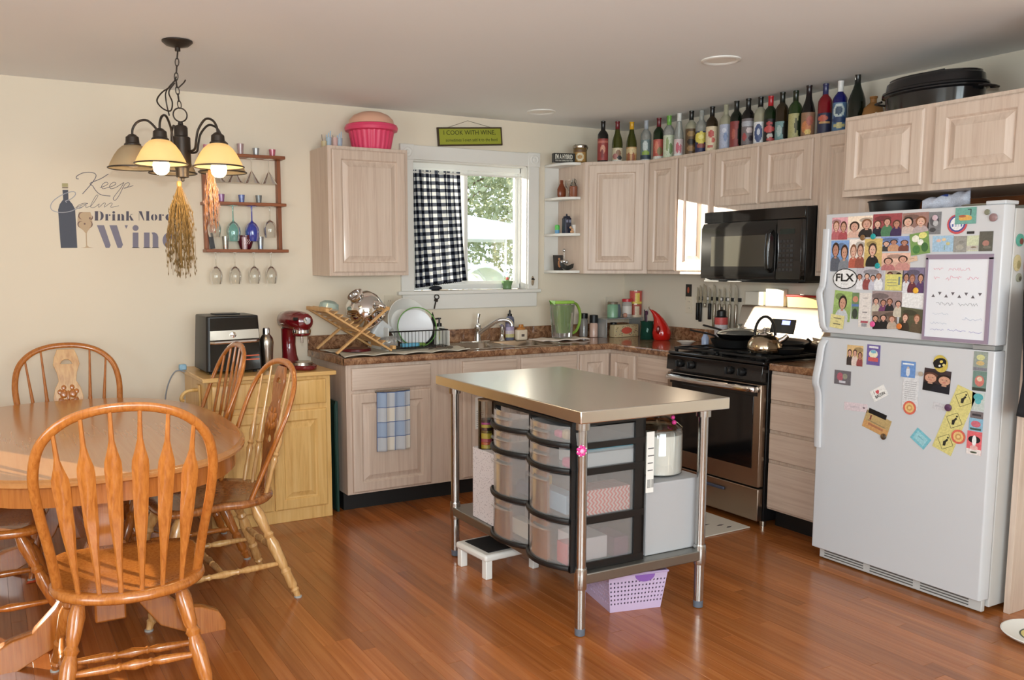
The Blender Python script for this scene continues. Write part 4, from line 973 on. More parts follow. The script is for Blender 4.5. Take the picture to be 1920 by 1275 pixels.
for deg, lit in ((-24, True), (48, True), (120, False), (192, False), (264, False)):
    # positive degrees turn towards the viewer's right
    a = camdir+math.radians(deg); dx, dy = math.cos(a), math.sin(a)
    A = lambda r_, z_: (dx*r_, dy*r_, z_)
    arm = obj('arm', MB().tube(smoothpath([A(.036, 1.945), A(.060, 1.945), A(.078, 1.955), A(.086, 1.99), A(.100, 2.035), A(.140, 2.076), A(.180, 2.070), A(.203, 2.04), A(.207, 2.005)], 5), .0052, 8), M['bronze'], chd)
    X = T(dx*.207, dy*.207, .062)
    obj('socket_cup', MB().lathe([(.006, 1.955), (.014, 1.952), (.028, 1.940), (.030, 1.915), (.036, 1.91), (.036, 1.905), (.02, 1.900)], 20, X), M['bronze'], arm)
    sh = obj('glass_shade', MB().lathe([(.032, 1.905), (.045, 1.900), (.062, 1.885), (.080, 1.860), (.097, 1.828), (.106, 1.806), (.103, 1.806), (.093, 1.828), (.077, 1.858), (.060, 1.881), (.044, 1.896), (.032, 1.900)], 32, X, cap=False), shade_m, chd)
    obj('shade_ring', MB().tube([(dx*.207+.108*math.cos(b_), dy*.207+.108*math.sin(b_), 1.868) for b_ in [2*PI*k/32 for k in range(32)]], .0035, 6, closed=True), M['bronze'], sh)
    obj('bulb', MB().lathe([(.010, 1.885), (.013, 1.87), (.026, 1.835), (.035, 1.800), (.031, 1.775), (.018, 1.762), (.001, 1.759)], 20, X if lit else T(0, 0, .05) @ X), glow if lit else C(236, 230, 214, .3), sh)
    if lit:
        pl = lamp('chandelier_bulb_light', 'POINT', (CHX+dx*.207, CHY+dy*.207, 1.800), 5.0, (1.0, .72, .40), shadow_soft_size=.03)

# ================================================================== WALL DECAL
def dm_(a, b, y=-.0012):
    u, v = a/1920, b/1239
    x = (-4.023*(1-u)-3.161*u)*(1-v)+(-4.053*(1-u)-3.184*u)*v
    z = (1.996*(1-u)+2.043*u)*(1-v)+(1.433*(1-u)+1.429*u)*v
    return Vector((x, y, z))
dec = thing('wall_decal', 'wall sticker reading Keep Calm Drink More Wine with bottle and glass, beside the chandelier', 'wall sticker', (0, 0, 0))
def flatpoly(mb, pts, y0=-.0016, y1=-.0004):
    vs = [dm_(a, b, y0) for a, b in pts]+[dm_(a, b, y1) for a, b in pts]; n = len(pts)
    mb.add(vs, [tuple(range(n))]+[(i, (i+1) % n, n+(i+1) % n, n+i) for i in range(n)])
ink = C(104, 100, 112, .6); ink2 = C(84, 80, 96, .6); navy = C(72, 76, 90, .6)
def stroke(mb, pts, w=4.5, y=-.0010):
    p = smoothpath([dm_(a, b, y) for a, b in pts], 5); n = len(p)
    mb.tube(p, .002, 6, flat_=(w*.00045, .0012, (0, 0, 1)))
kp = MB()
stroke(kp, [(510, 218), (484, 212), (490, 185), (560, 148), (640, 142), (695, 158), (703, 195), (660, 265), (610, 325), (552, 392)], 8)
stroke(kp, [(848, 160), (760, 215), (640, 268), (668, 300), (700, 350), (760, 400), (870, 416)], 8)
for ox in (0, 92): stroke(kp, [(750+ox, 318), (800+ox, 302), (842+ox, 275), (822+ox, 256), (785+ox, 275), (768+ox, 310), (790+ox, 332), (850+ox, 312)], 6)
stroke(kp, [(942, 312), (1000, 275), (1025, 262), (985, 330), (930, 400), (902, 445), (925, 466), (970, 410), (1035, 285), (1080, 262), (1092, 282), (1060, 318), (1030, 325), (1138, 296)], 6)
obj('keep_lettering', kp, ink, dec)
cm = MB()
stroke(cm, [(470, 555), (560, 515), (612, 502), (560, 500), (500, 528), (490, 555), (530, 555), (590, 515), (590, 548), (650, 530)], 5)
stroke(cm, [(650, 530), (700, 460), (728, 408), (705, 412), (655, 500), (645, 545), (690, 545), (742, 505)], 5)
stroke(cm, [(742, 505), (736, 548), (790, 500), (812, 502), (800, 545), (865, 500), (892, 505), (874, 545), (968, 528)], 5)
obj('calm_lettering', cm, ink, dec)
bt = MB()
flatpoly(bt, [(330, 345), (392, 345), (396, 455), (440, 510), (470, 570), (482, 800), (494, 1020), (312, 1022), (296, 800), (282, 575), (300, 510), (338, 455)])
obj('bottle_shape', bt, navy, dec, smooth=False, recalc=False)
nk = MB(); flatpoly(nk, [(324, 268), (390, 268), (392, 310), (326, 310)]); obj('bottle_cap_shape', nk, C(176, 166, 120, .6), dec, smooth=False, recalc=False)
bd = MB(); flatpoly(bd, [(326, 314), (392, 314), (392, 326), (326, 326)]); obj('bottle_band', bd, C(110, 90, 70, .6), dec, smooth=False, recalc=False)
ccm = MB(); stroke(ccm, [(378, 492), (366, 472), (420, 452), (468, 408), (470, 375), (430, 366), (340, 395), (240, 462), (200, 530), (220, 582), (300, 606), (400, 598), (478, 568), (540, 540)], 9, -.0022)
obj('calm_initial', ccm, C(168, 168, 176, .6), dec)
wg = MB()
flatpoly(wg, [(512, 602), (640, 602), (655, 650), (664, 720), (650, 770), (610, 825), (600, 850), (604, 990), (625, 1010), (680, 1020), (530, 1020), (585, 1010), (592, 990), (588, 850), (560, 815), (510, 775), (494, 735), (498, 660)])
obj('wine_glass_shape', wg, C(196, 170, 138, .6), dec, smooth=False, recalc=False)
wv = MB()
for cx_, cy_, r_, a0, a1 in ((545, 645, 42, 80, 290), (640, 665, 30, -60, 120), (535, 745, 40, 90, 300), (625, 745, 42, -80, 90)):
    for k in range(8):
        t0, t1 = [math.radians(a0+(a1-a0)*q/8) for q in (k, k+1)]; w0, w1 = [math.sin(PI*q/8)*13 for q in (k, k+1)]
        flatpoly(wv, [(cx_+r_*math.cos(t0), cy_+r_*math.sin(t0)), (cx_+r_*math.cos(t1), cy_+r_*math.sin(t1)), (cx_+(r_-w1)*math.cos(t1), cy_+(r_-w1)*math.sin(t1)), (cx_+(r_-w0)*math.cos(t0), cy_+(r_-w0)*math.sin(t0))], -.0024, -.0017)
flatpoly(wv, [(576+11*math.cos(k*PI/5), 738+11*math.sin(k*PI/5)) for k in range(10)], -.0024, -.0017)
flatpoly(wv, [(635+11*math.cos(k*PI/5), 672+11*math.sin(k*PI/5)) for k in range(10)], -.0024, -.0017)
obj('swirl_pattern', wv, C(120, 92, 84, .6), dec, smooth=False, recalc=False)
# stencil lettering: heavy stems, hairlines dropped
def cres(cx, cy, rx, ry, ix, side, n=12):
    a0, a1 = (-90, 90) if side > 0 else (90, 270)
    o = [(cx+rx*math.cos(math.radians(a0+(a1-a0)*i/n)), cy+ry*math.sin(math.radians(a0+(a1-a0)*i/n))) for i in range(n+1)]
    i_ = [(cx+ix*math.cos(math.radians(a0+(a1-a0)*i/n)), cy+ry*math.sin(math.radians(a0+(a1-a0)*i/n))) for i in range(n, -1, -1)]
    return o+i_
def rect(a, b, c, d): return [(a, b), (c, b), (c, d), (a, d)]
G = {
 'D': (1.0, [rect(0, 0, .34, 1), rect(-.04, 0, .38, .03), rect(-.04, .97, .38, 1), cres(.45, .5, .50, .5, .2, 1)]),
 'r': (.62, [rect(0, 0, .28, .68), rect(-.04, 0, .33, .03), ell(.46, .58, .10, .09, 10)]),
 'i': (.42, [rect(0, 0, .28, .68), rect(-.04, 0, .33, .03), ell(.14, .88, .15, .13, 14)]),
 'n': (.82, [rect(0, 0, .28, .68), rect(-.04, 0, .33, .03), [(.44, 0), (.72, 0), (.72, .48), (.66, .62), (.52, .69), (.38, .68), (.44, .58)], rect(.40, 0, .76, .03)]),
 'k': (.86, [rect(0, 0, .28, 1), rect(-.04, 0, .33, .03), [(.34, .36), (.62, .68), (.56, .68), (.32, .42)], [(.36, .46), (.50, .50), (.82, 0), (.50, 0)], rect(.46, .65, .74, .68)]),
 'M': (1.28, [[(0, 1), (.34, 1), (.64, .0), (.56, 0)], rect(.86, 0, 1.18, 1), rect(.82, 0, 1.22, .03), rect(.82, .97, 1.22, 1), rect(.04, 0, .07, .85)]),
 'o': (.74, [cres(.30, .34, .33, .35, .08, -1), cres(.36, .34, .33, .35, .08, 1)]),
 'e': (.70, [cres(.34, .34, .36, .35, .06, -1), [(.38, .38), (.66, .38), (.62, .56), (.50, .67), (.38, .69)], [(.40, .0), (.55, .04), (.66, .16), (.60, .14), (.48, .06)]]),
 'W': (1.62, [[(.02, 1), (.36, 1), (.68, .12), (.62, 0), (.44, 0)], [(.62, 1), (.98, 1), (1.28, .14), (1.20, 0), (1.02, 0)], [(1.36, 1), (1.52, 1), (1.44, .84)]]),
}
def setword(word, a0, a1, btop, bbot, name, mat, sp=.14):
    wtot = sum(G[c_][0]+sp for c_ in word if c_ != ' ')+.45*word.count(' ')-sp; k = (a1-a0)/wtot; mb = MB(); cur = a0
    for c_ in word:
        if c_ == ' ': cur += .45*k; continue
        for pl in G[c_][1]: flatpoly(mb, [(cur+x*k, bbot-(bbot-btop)*y) for x, y in pl])
        cur += (G[c_][0]+sp)*k
    obj(name, mb, mat, dec, smooth=False, recalc=False)
setword('Drink', 692, 1145, 592, 700, 'drink_lettering', ink2); setword('More', 1200, 1600, 592, 700, 'more_lettering', ink2)
setword('Wine', 710, 1660, 755, 1020, 'wine_lettering', C(128, 124, 142, .6))

# ================================================================== DRIED GRASS
def bunch(name, label, loc, L0, spread, seed, n, cols, pink=False):
    rr = random.Random(seed); t_ = thing(name, label, 'dried grass', loc)
    m1 = MB(); m2 = MB()
    for k in range(n):
        a = rr.uniform(0, 2*PI); s_ = rr.random()**.6*spread; L_ = L0*rr.choice((1, 1, .8, .62))*rr.uniform(.8, 1); dx, dy = math.cos(a)*s_, math.sin(a)*s_
        pts = [(dx*.08, dy*.08, 0), (dx*.5, dy*.5, -L_*.28), (dx*.95, dy*.95, -L_*.6), (dx*rr.uniform(.85, 1.15), dy, -L_)]
        p = smoothpath(pts, 3); m1.tube(p, .0010, 3, cap=False)
        for q in range(9):
            i = rr.randrange(3, len(p)); c_ = p[i]+Vector((rr.uniform(-.006, .006), rr.uniform(-.006, .006), rr.uniform(-.01, .01)))
            m2.add([c_+Vector((0, 0, .011)), c_+Vector((.0028, 0, 0)), c_+Vector((-.0014, .0024, 0)), c_+Vector((-.0014, -.0024, 0)), c_+Vector((0, 0, -.009))], [(0, 1, 2), (0, 2, 3), (0, 3, 1), (4, 2, 1), (4, 3, 2), (4, 1, 3)])
    obj('stems', m1, cols[0], t_, kind='stuff', smooth=False, recalc=False); obj('seed_heads', m2, cols[1], t_, kind='stuff', smooth=False, recalc=False)
    obj('tie', MB().lathe([(.010, -.012), (.012, 0), (.009, .012)], 12), C(150, 120, 70), t_)
    m3 = MB().tube([(0, 0, 0), (0, 0, .03)], .001, 6); obj('hanging_string', m3, C(150, 120, 70), t_)
bunch('dried_grass_bundle', 'big dried grass bundle hanging upside down under the chandelier centre', (CHX-.02, CHY-.02, 1.80), .41, .070, 1, 110, (C(140, 110, 62, .8), C(122, 98, 56, .8)))
bunch('dried_flower_sprig', 'thin dried flower sprig hanging from the right side of the chandelier', (CHX+.115, CHY-.03, 1.885), .30, .035, 2, 46, (C(176, 120, 74, .8), C(150, 122, 116, .8)))

# ================================================================== GLASS RACK
rk = thing('glass_rack', 'wooden wall rack holding stemware and shot glasses', 'rack', (0, 0, 0))
RX0, RX1 = -3.155, -2.675
for k, (z_, x0, x1) in enumerate(((2.062, RX0, RX1+.005), (1.785, RX0, RX1+.005), (1.512, RX0+.005, RX1+.012))):
    obj('shelf', bx(x0, -.105, z_, x1, -.002, z_+.018), M['rack'], rk, bevel=.002)
for x_ in (RX0+.012, RX1-.030):
    for z0_, z1_ in ((1.53, 1.785), (1.803, 2.062)): obj('upright', bx(x_, -.045, z0_, x_+.022, -.002, z1_), M['rack_v'], rk, bevel=.002)
def stem_glass(kind, label, x, z, mat, group=None, y=-.075):
    """hangs upside down: foot on top at z"""
    P_ = {'wine': ([(.030, -.001), (.030, -.003), (.005, -.006), (.0035, -.02), (.0035, -.075), (.008, -.083), (.024, -.095), (.034, -.115), (.037, -.135), (.034, -.165), (.029, -.185)]),
          'martini': ([(.030, -.001), (.030, -.003), (.004, -.006), (.003, -.02), (.003, -.070), (.006, -.078), (.050, -.148)])}[kind]
    t_ = thing({'wine': 'wine_glass', 'martini': 'martini_glass'}[kind], label, 'glass', (x, y, z), group=group)
    bi = 4
    obj('foot', MB().lathe(P_[:3], 24, cap=False), mat, t_, recalc=False); obj('stem', MB().lathe(P_[2:6], 12, cap=False), mat, t_, recalc=False); obj('bowl', MB().lathe(P_[5:], 28, cap=False), mat, t_, recalc=False)
    return t_
gt = glassy('stemware_glass', (.93, .92, .88, 1), .03, .10)
proto = None
for k, (x_, nm) in enumerate(((-3.094, 'first'), (-2.983, 'second'), (-2.869, 'third'), (-2.766, 'last'))):
    lbl = 'clear wine glass hanging below the rack, %s from the left of four' % nm
    if proto is None: proto = stem_glass('wine', lbl, x_, 1.512, gt, 'wine glasses hanging below the rack')
    else: dup(proto, (x_, -.075, 1.512), 0, lbl)
for x_, lbl, mt_ in ((-3.096, 'clear wine glass hanging in the rack left of the teal one', gt), (-2.985, 'teal wine glass hanging in the rack', glassy('teal_glass', (.42, .78, .74, 1), .1, .25)),
                     (-2.874, 'cobalt blue wine glass hanging in the rack', glassy('cobalt_glass', (.06, .10, .62, 1), .12, .45)), (-2.766, 'clear wine glass hanging in the rack right of the blue one', gt)):
    o = stem_glass('wine', lbl, x_, 1.785, mt_); o.scale = (1.12, 1.12, 1.12) if 'clear' not in lbl else (1.05, 1.05, 1.0)
proto = None
for x_, nm in ((-3.07, 'first'), (-2.97, 'second'), (-2.868, 'third'), (-2.765, 'last')):
    lbl = 'martini glass hanging at the top of the rack, %s from the left' % nm
    if proto is None: proto = stem_glass('martini', lbl, x_, 2.062, gt, 'martini glasses on the top rack row')
    else: dup(proto, (x_, -.075, 2.062), 0, lbl)
def shot(label, x, z, c, r=.019, h=.045, fill=None, y=-.06, op=.45):
    t_ = thing('shot_glass', label, 'shot glass', (x, y, z+.0005))
    obj('cup', MB().lathe([(r*.78, 0), (r, h), (r*.93, h), (r*.72, .005), (.001, .005)], 20), glassy('shot_%d_%d_%d' % c, tuple(q/255 for q in c)+(1,), .12, op), t_)
    if fill: obj('coloured_base', MB().lathe([(r*.70, .0055), (r*.76, h*.3), (.001, h*.31)], 18), C(*fill, .15), t_)
zt_ = 2.080
shot('pink shot glass at the left end of the top rack shelf', -3.12, zt_, (214, 90, 120)); shot('tall red and white patterned shot glass on the top rack shelf', -2.925, zt_, (200, 150, 150), .020, .062, (200, 40, 60))
shot('grey shot glass on the top rack shelf', -2.833, zt_, (150, 150, 152), .020, .042); shot('deep pink shot glass at the right end of the top rack shelf', -2.735, zt_, (216, 60, 90), .020, .040)
zt_ = 1.803
shot('violet shot glass on the middle rack shelf', -3.045, zt_, (150, 70, 150)); shot('blue shot glass on the middle rack shelf', -2.927, zt_, (70, 90, 190)); shot('smoky grey shot glass on the middle rack shelf', -2.825, zt_, (90, 96, 96))
zt_ = 1.530
shot('tall clear shot glass with orange base on the lowest rack shelf', -3.030, zt_, (225, 220, 205), .019, .075, (240, 140, 30), op=.1); shot('tall clear shot glass with bright blue base on the lowest rack shelf', -2.822, zt_, (220, 225, 230), .019, .075, (20, 120, 210), op=.1)
tc_ = thing('cup', 'dark maroon cup with pale lettering marks on the lowest rack shelf', 'cup', (-2.912, -.058, 1.5305))
obj('cup_body', MB().lathe([(.026, 0), (.034, .01), (.046, .045), (.048, .082), (.045, .082), (.030, .012), (.001, .008)], 28), C(84, 20, 34, .2), tc_)
m = MB()
for q in (-1, 0, 1): m.tube([(q*.012-.005, -.0475+.001*abs(q), .030), (q*.012+.004, -.049+.001*abs(q), .045), (q*.012-.003, -.0492+.001*abs(q), .058)], .0015, 6)
obj('pale_marks', m, C(226, 210, 210), tc_)
shot('pale pink glass in front of the maroon cup on the lowest rack shelf', -2.925, zt_, (206, 150, 160), .019, .07, y=-.089)
solo('dark_card', 'small dark card standing at the left end of the lowest rack shelf', 'card', bx(0, -.002, 0, .028, .002, .09), C(44, 44, 48), (-3.118, -.06, 1.531), 0, rot=(0, math.radians(-8), 0))

# ================================================================== TOP OF LEFT CABINET
cb_ = thing('cupcake_bin', 'pink cupcake-shaped bin with a pale domed lid on the left wall cabinet', 'bin', (-2.14, -.165, ZT+.001))
m = MB(); nseg = 96; prof = [(.112, 0), (.118, .02), (.135, .105), (.140, .125)]
vs = []
for r_, z_ in prof:
    for k in range(nseg):
        a = 2*PI*k/nseg; q = r_*(1+.035*math.cos(24*a)*(1 if z_ < .12 else .3)); vs.append((q*math.cos(a), q*math.sin(a), z_))
m.add(vs, [(i*nseg+k, i*nseg+(k+1) % nseg, (i+1)*nseg+(k+1) % nseg, (i+1)*nseg+k) for i in range(3) for k in range(nseg)]+[tuple(range(nseg-1, -1, -1))])
obj('ribbed_cup', m, C(226, 70, 110, .35), cb_, ang=60)
obj('rolled_rim', MB().lathe([(.135, .112), (.160, .118), (.165, .135), (.158, .152), (.140, .158), (.120, .158), (.12, .112)], 40), C(226, 70, 110, .35), cb_)
obj('domed_lid', MB().lathe([(.142, .158), (.135, .185), (.108, .212), (.065, .230), (.001, .236)], 36), C(226, 176, 150, .4), cb_)
for k, (x_, lbl) in enumerate(((-2.435, 'small cream candle holder with wick at the left on the cabinet top'), (-2.405, 'first clear tube with blue straws on the left cabinet top'), (-2.365, 'pale pink candle beside the straws on the cabinet top'), (-2.335, 'second clear tube with blue straws next to the pink bin'))):
    cc_ = [(206, 190, 150), (170, 205, 232), (216, 180, 172), (170, 205, 232)][k]
    t_ = thing('party_straw_holder' if k % 2 else 'candle', lbl, 'candle' if k % 2 == 0 else 'straws', (x_, -.13, ZT+.001))
    obj('tube_body' if k % 2 else 'wax', MB().lathe([(.015, 0), (.018, .045 if k == 0 else .07), (.001, .046 if k == 0 else .071)], 16), glassy('pale_%d' % k, tuple(q/255 for q in cc_)+(1,), .1, .6) if k % 2 else C(*cc_), t_)
    for q in range(3 if k % 2 else 1): obj('straw' if k % 2 else 'wick', MB().tube([((q-1)*.008, 0, .03), ((q-1)*.013, .003, .085+.012*q)], .003 if k % 2 else .0015, 8), C(*(cc_ if k % 2 else (60, 50, 40))), t_)

# ================================================================== SIGNS
sg = thing('hanging_sign', 'green sign with dark lettering hanging above the kitchen window', 'sign', (-1.60, -.012, 2.215), rot=(0, math.radians(-4.2), 0))
obj('board', bx(0, -.006, 0, .50, .006, .122), C(66, 50, 34), sg, bevel=.002)
obj('green_field', MB().prism([(x_, y_) for x_, y_ in ((.012, .010), (.488, .010), (.488, .112), (.012, .112))], -.0002, .0006, T(0, -.0062, 0) @ R(x=90)), C(156, 162, 52), sg, bevel=.0)
obj('lettering', text_mesh('I COOK WITH WINE,', .40, .034, mat=C(54, 58, 20)), None, sg).location = (.045, -.0072, .068)
obj('lettering', text_mesh('sometimes I even add it to the food', .40, .022, mat=C(74, 78, 26)), None, sg).location = (.058, -.0072, .028)
obj('hanging_wire', MB().tube([(.08, 0, .12), (.24, .004, .165), (.42, 0, .12)], .0013, 6), C(110, 96, 80), sg)
sg = thing('small_box_sign', 'small black box sign with white letters on top of the open shelf unit', 'sign', (-.742, -.20, 2.137), -14)
obj('block', bx(-.055, -.012, 0, .100, .030, .062), C(36, 34, 30), sg, bevel=.001)
obj('lettering', text_mesh("I'M A HYBRID", .128, .034, mat=C(222, 220, 208), bold=.02), None, sg).location = (-.046, -.0125, .021)
obj('small_lettering', text_mesh('I RUN ON COFFEE AND WINE', .128, .010, mat=C(206, 204, 192), bold=.02), None, sg).location = (-.046, -.0125, .006)

# ================================================================== CURTAIN AND WINDOW THINGS
cu = thing('curtain', 'black and white gingham curtain gathered at the left half of the kitchen window', 'curtain', (0, 0, 0))
def curt(u, v):
    # u across, v 0 top .. 1 bottom
    xl = -1.770+.022*v; xr = -1.415+.055*v**1.3
    if v > .45: xl += .0
    x = xl+(xr-xl)*u+.006*math.sin(u*40+v*3); z = 2.062-v*(.735+.045*(1-u))
    y = .036+.019*math.sin(u*2*PI*5.5+1.2*v)*(.4+.6*v)+.006*math.sin(u*23+v*5)
    return (x, y, z)
m = MB(); m.grid(curt, 110, 60, uvs=lambda u, v: (12*u**.8, v*16))
obj('cloth', m, M['gingham'], cu, recalc=False, ang=180)
obj('rod', MB().tube([(WX0+.013, .034, 2.045), (WX1-.013, .034, 2.045)], .005, 10), M['white'], cu)
m = MB()
for k in range(26): x_ = -1.745+k*.0135; m.ball((x_, .03+.006*math.sin(k), 1.287+.0015*k), .0065, 6, 4)
obj('bobble_trim', m, C(20, 22, 30), cu, kind='stuff')
solo('curtain_tieback', 'dark bunched cloth on the sill under the gingham curtain', 'cloth', MB().ball((0, 0, .012), .05, 14, 6, (1, .4, .34)), C(30, 32, 40, .8), (-1.60, .035, WZ0+.004))
pp_ = thing('succulent_pot', 'little green pot with a succulent on the window sill', 'potted plant', (-1.03, .035, WZ0+.001))
obj('pot', MB().lathe([(.028, 0), (.032, .005), (.030, .02), (.040, .05), (.043, .058), (.038, .058), (.034, .05), (.001, .048)], 20), C(104, 140, 92, .4), pp_)
m = MB(); rr = random.Random(2)
for k in range(16):
    a = rr.uniform(0, 2*PI); l_ = rr.uniform(.02, .045); m.tube([(0, 0, .05), (math.cos(a)*.014, math.sin(a)*.014, .05+l_*.7), (math.cos(a)*.022, math.sin(a)*.022, .05+l_)], [.006, .005, .001], 6)
obj('leaves', m, C(150, 176, 140, .5), pp_, kind='stuff')
obj('flower', MB().ball((-.012, -.02, .075), .011, 8, 6), C(222, 110, 96), pp_)
bo = thing('bottle_opener', 'metal bottle opener mounted on the right window casing', 'bottle opener', (-.853, -.0215, 1.32))
obj('plate', MB().prism(ell(0, 0, .013, .034, 24), 0, .004, R(x=90)), M['steel'], bo, bevel=.001)
obj('hook', MB().tube([(.010*math.cos(a), -.010, .006+.010*math.sin(a)) for a in [PI*k/10 for k in range(11)]], .004, 8), M['bronze'], bo)
ky = thing('key_hook', 'dark iron key-shaped hook on the window apron', 'hook', (-1.630, -.0235, 1.195), rot=(0, math.radians(14), 0))
obj('key_bow', MB().tube([(.017*math.cos(a), -.003, .027+.014*math.sin(a)) for a in [2*PI*k/20 for k in range(20)]], .004, 8, closed=True), M['bronze'], ky)
obj('key_shank', MB().bar((0, -.003, .014), (0, -.003, -.055), .008, .005, (0, 1, 0)).box(-.013, -.006, -.005, .013, 0, .012), M['bronze'], ky)

# outlets and ceiling lights
def plate(label, loc, rz):
    t_ = thing('wall_plate', label, 'outlet', loc, rz)
    obj('cover', bx(-.036, -.005, -.058, .036, -.0005, .058), M['ivory'], t_, bevel=.002)
    for dz in (-.022, .022):
        r_ = obj('socket', MB().prism(ell(0, dz, .015, .014, 16), 0, .0065, R(x=90)), M['ivory'], t_)
        obj('slot', bx(-.007, -.0068, dz-.004, -.005, -.0063, dz+.004).box(.005, -.0068, dz-.004, .007, -.0063, dz+.004), C(60, 56, 50), r_, smooth=False)
plate('ivory outlet on the back wall behind the spice jars', (-.150, 0, 1.135), 0)
plate('ivory outlet on the right wall below the small dark card', (0, -.708, 1.155), -90)
plate('ivory outlet on the back wall left of the window apron', (-1.962, 0, 1.18), 0)
for lbl, x_, y_ in (('round recessed ceiling light above the stove side', -1.092, -2.034), ('round recessed ceiling light near the window', -1.051, -.414)):
    t_ = thing('recessed_light', lbl, 'ceiling light', (x_, y_, HC))
    obj('trim_ring', MB().lathe([(.094, -.0005), (.094, -.006), (.082, -.009), (.070, -.004), (.070, -.0005)], 36), M['white'], t_)
    obj('diffuser', MB().lathe([(.0695, -.003), (.0695, -.002), (.001, -.0018)], 36), C(240, 236, 228, .5), t_)
ca = thing('photo_card', 'small dark card with a reddish figure on the wall under the sunlit cabinet', 'picture', (-.001, -.697, 1.245), -90)
obj('card', bx(-.026, -.003, -.056, .030, 0, .052), C(34, 30, 32, .3), ca); obj('figure_print', MB().prism(ell(.0, .012, .010, .022, 14), 0, .0005, T(0, -.003, 0) @ R(x=90)), C(180, 84, 52), ca)

# ================================================================== TOWELS AND PAPER ON CABINETS
def plaid():
    m, N, L, P = newmat('blue_plaid_towel')
    tc = N.new('ShaderNodeTexCoord'); sp = N.new('ShaderNodeSeparateXYZ'); L.new(tc.outputs['UV'], sp.inputs[0])
    def band(i, n, w, off=0.0):
        mu = N.new('ShaderNodeMath'); mu.operation = 'MULTIPLY_ADD'; mu.inputs[1].default_value = n; mu.inputs[2].default_value = off; L.new(sp.outputs[i], mu.inputs[0])
        fr = N.new('ShaderNodeMath'); fr.operation = 'FRACT'; L.new(mu.outputs[0], fr.inputs[0]); lt = N.new('ShaderNodeMath'); lt.operation = 'LESS_THAN'; lt.inputs[1].default_value = w; L.new(fr.outputs[0], lt.inputs[0]); return lt
    b1 = band(0, 1.9, .55); b2 = band(1, 2.0, .5); l1 = band(0, 3.6, .05); l2 = band(1, 4.0, .05)
    mx = N.new('ShaderNodeMath'); mx.operation = 'ADD'; L.new(b1.outputs[0], mx.inputs[0]); L.new(b2.outputs[0], mx.inputs[1])
    hf = N.new('ShaderNodeMath'); hf.operation = 'MULTIPLY'; hf.inputs[1].default_value = .5; L.new(mx.outputs[0], hf.inputs[0])
    cr = N.new('ShaderNodeValToRGB'); e = cr.color_ramp.elements; e[0].color = srgb(222, 216, 204); e[1].color = srgb(158, 176, 202); L.new(hf.outputs[0], cr.inputs[0])
    ln = N.new('ShaderNodeMath'); ln.operation = 'MAXIMUM'; L.new(l1.outputs[0], ln.inputs[0]); L.new(l2.outputs[0], ln.inputs[1])
    m2 = N.new('ShaderNodeMix'); m2.data_type = 'RGBA'; m2.inputs['B'].default_value = srgb(84, 104, 150); L.new(cr.outputs[0], m2.inputs['A']); L.new(ln.outputs[0], m2.inputs['Factor'])
    L.new(m2.outputs['Result'], P.inputs['Base Color']); P.inputs['Roughness'].default_value = .9; return m
tw_ = thing('dish_towel', 'blue and cream plaid dish towel hanging on the left base cabinet door', 'towel', (0, 0, 0))
m = MB(); m.grid(lambda u, v: (-2.330+.215*u-.004*v, -.632-.006*math.sin(u*9)*(.3+v)-.004*math.sin(u*23+2), .702-.350*v-.004*math.sin(u*3)), 40, 30, uvs=lambda u, v: (u, v))
obj('cloth', m, plaid(), tw_, recalc=False, ang=180); tw_.children[0].modifiers.new('solid', 'SOLIDIFY').thickness = .003
obj('over_door_bar', bx(-2.335, -.624, .698, -2.11, -.6195, .712), M['steel'], tw_, bevel=.001)
pt = thing('printed_note', 'white printed paper taped on the sink cabinet door behind the island leg', 'paper', (-1.63, -.6215, .52))
obj('sheet', bx(-.035, -.001, -.10, .035, 0, .10), M['paper'], pt)
m = MB()
for k in range(9): m.box(-.026, -.0014, -.085+k*.012, .02-.004*(k % 3), -.001, -.082+k*.012)
obj('print_lines', m, C(90, 100, 116), pt, smooth=False)

# ================================================================== BIRCH CABINET, ITS THINGS
BX0, BX1, BF, BT = -3.285, -2.60, -.60, .822
bc = thing('birch_cabinet', 'honey-coloured birch cabinet against the back wall, air fryer and mixer on top', 'cabinet', (0, 0, 0))
obj('carcass', bx(BX0, BF, .0, BX1, -.02, BT-.0), M['birch'], bc, bevel=.002)
obj('worktop', bx(BX0-.03, BF-.04, BT+.0005, BX1+.025, -.015, BT+.024), M['birch_h'], bc, bevel=.004)
W2 = BX1-BX0
cab_door(bc, BX0+.02, BX0+W2/2-.006, .665, BT-.02, BF-.0005, 'birch', 'drawer_front', 'slab'); cab_door(bc, BX0+W2/2+.006, BX1-.03, .665, BT-.02, BF-.0005, 'birch', 'drawer_front', 'slab')
cab_door(bc, BX0+.02, BX0+W2/2-.004, .075, .635, BF-.0005, 'birch'); cab_door(bc, BX0+W2/2+.004, BX1-.03, .075, .635, BF-.0005, 'birch')
br = thing('towel_holder', 'scrolled wooden towel bracket on the left side of the birch cabinet', 'bracket', (BX0-.001, -.42, .76))
obj('bracket_arm', MB().tube(smoothpath([(0, 0, 0), (-.05, 0, .0), (-.085, 0, -.015), (-.10, 0, -.045), (-.085, 0, -.055)], 4), .012, 8, flat_=(.02, .03, (0, 0, 1))), M['birch'], br)
obj('back_plate', bx(-.012, -.03, -.09, 0, .03, .03), M['birch'], br, bevel=.003)
cd = thing('power_cord', 'grey appliance cord hanging left of the birch cabinet', 'cord', (0, 0, 0))
obj('cord', MB().tube(smoothpath([(-3.30, -.20, .83), (-3.36, -.16, .84), (-3.40, -.10, .74), (-3.41, -.06, .60), (-3.40, -.04, .40)], 6), .004, 8), C(150, 156, 164), cd)
obj('plug', bx(-3.345, -.20, .846, -3.305, -.16, .880), C(150, 190, 215), cd, bevel=.008)
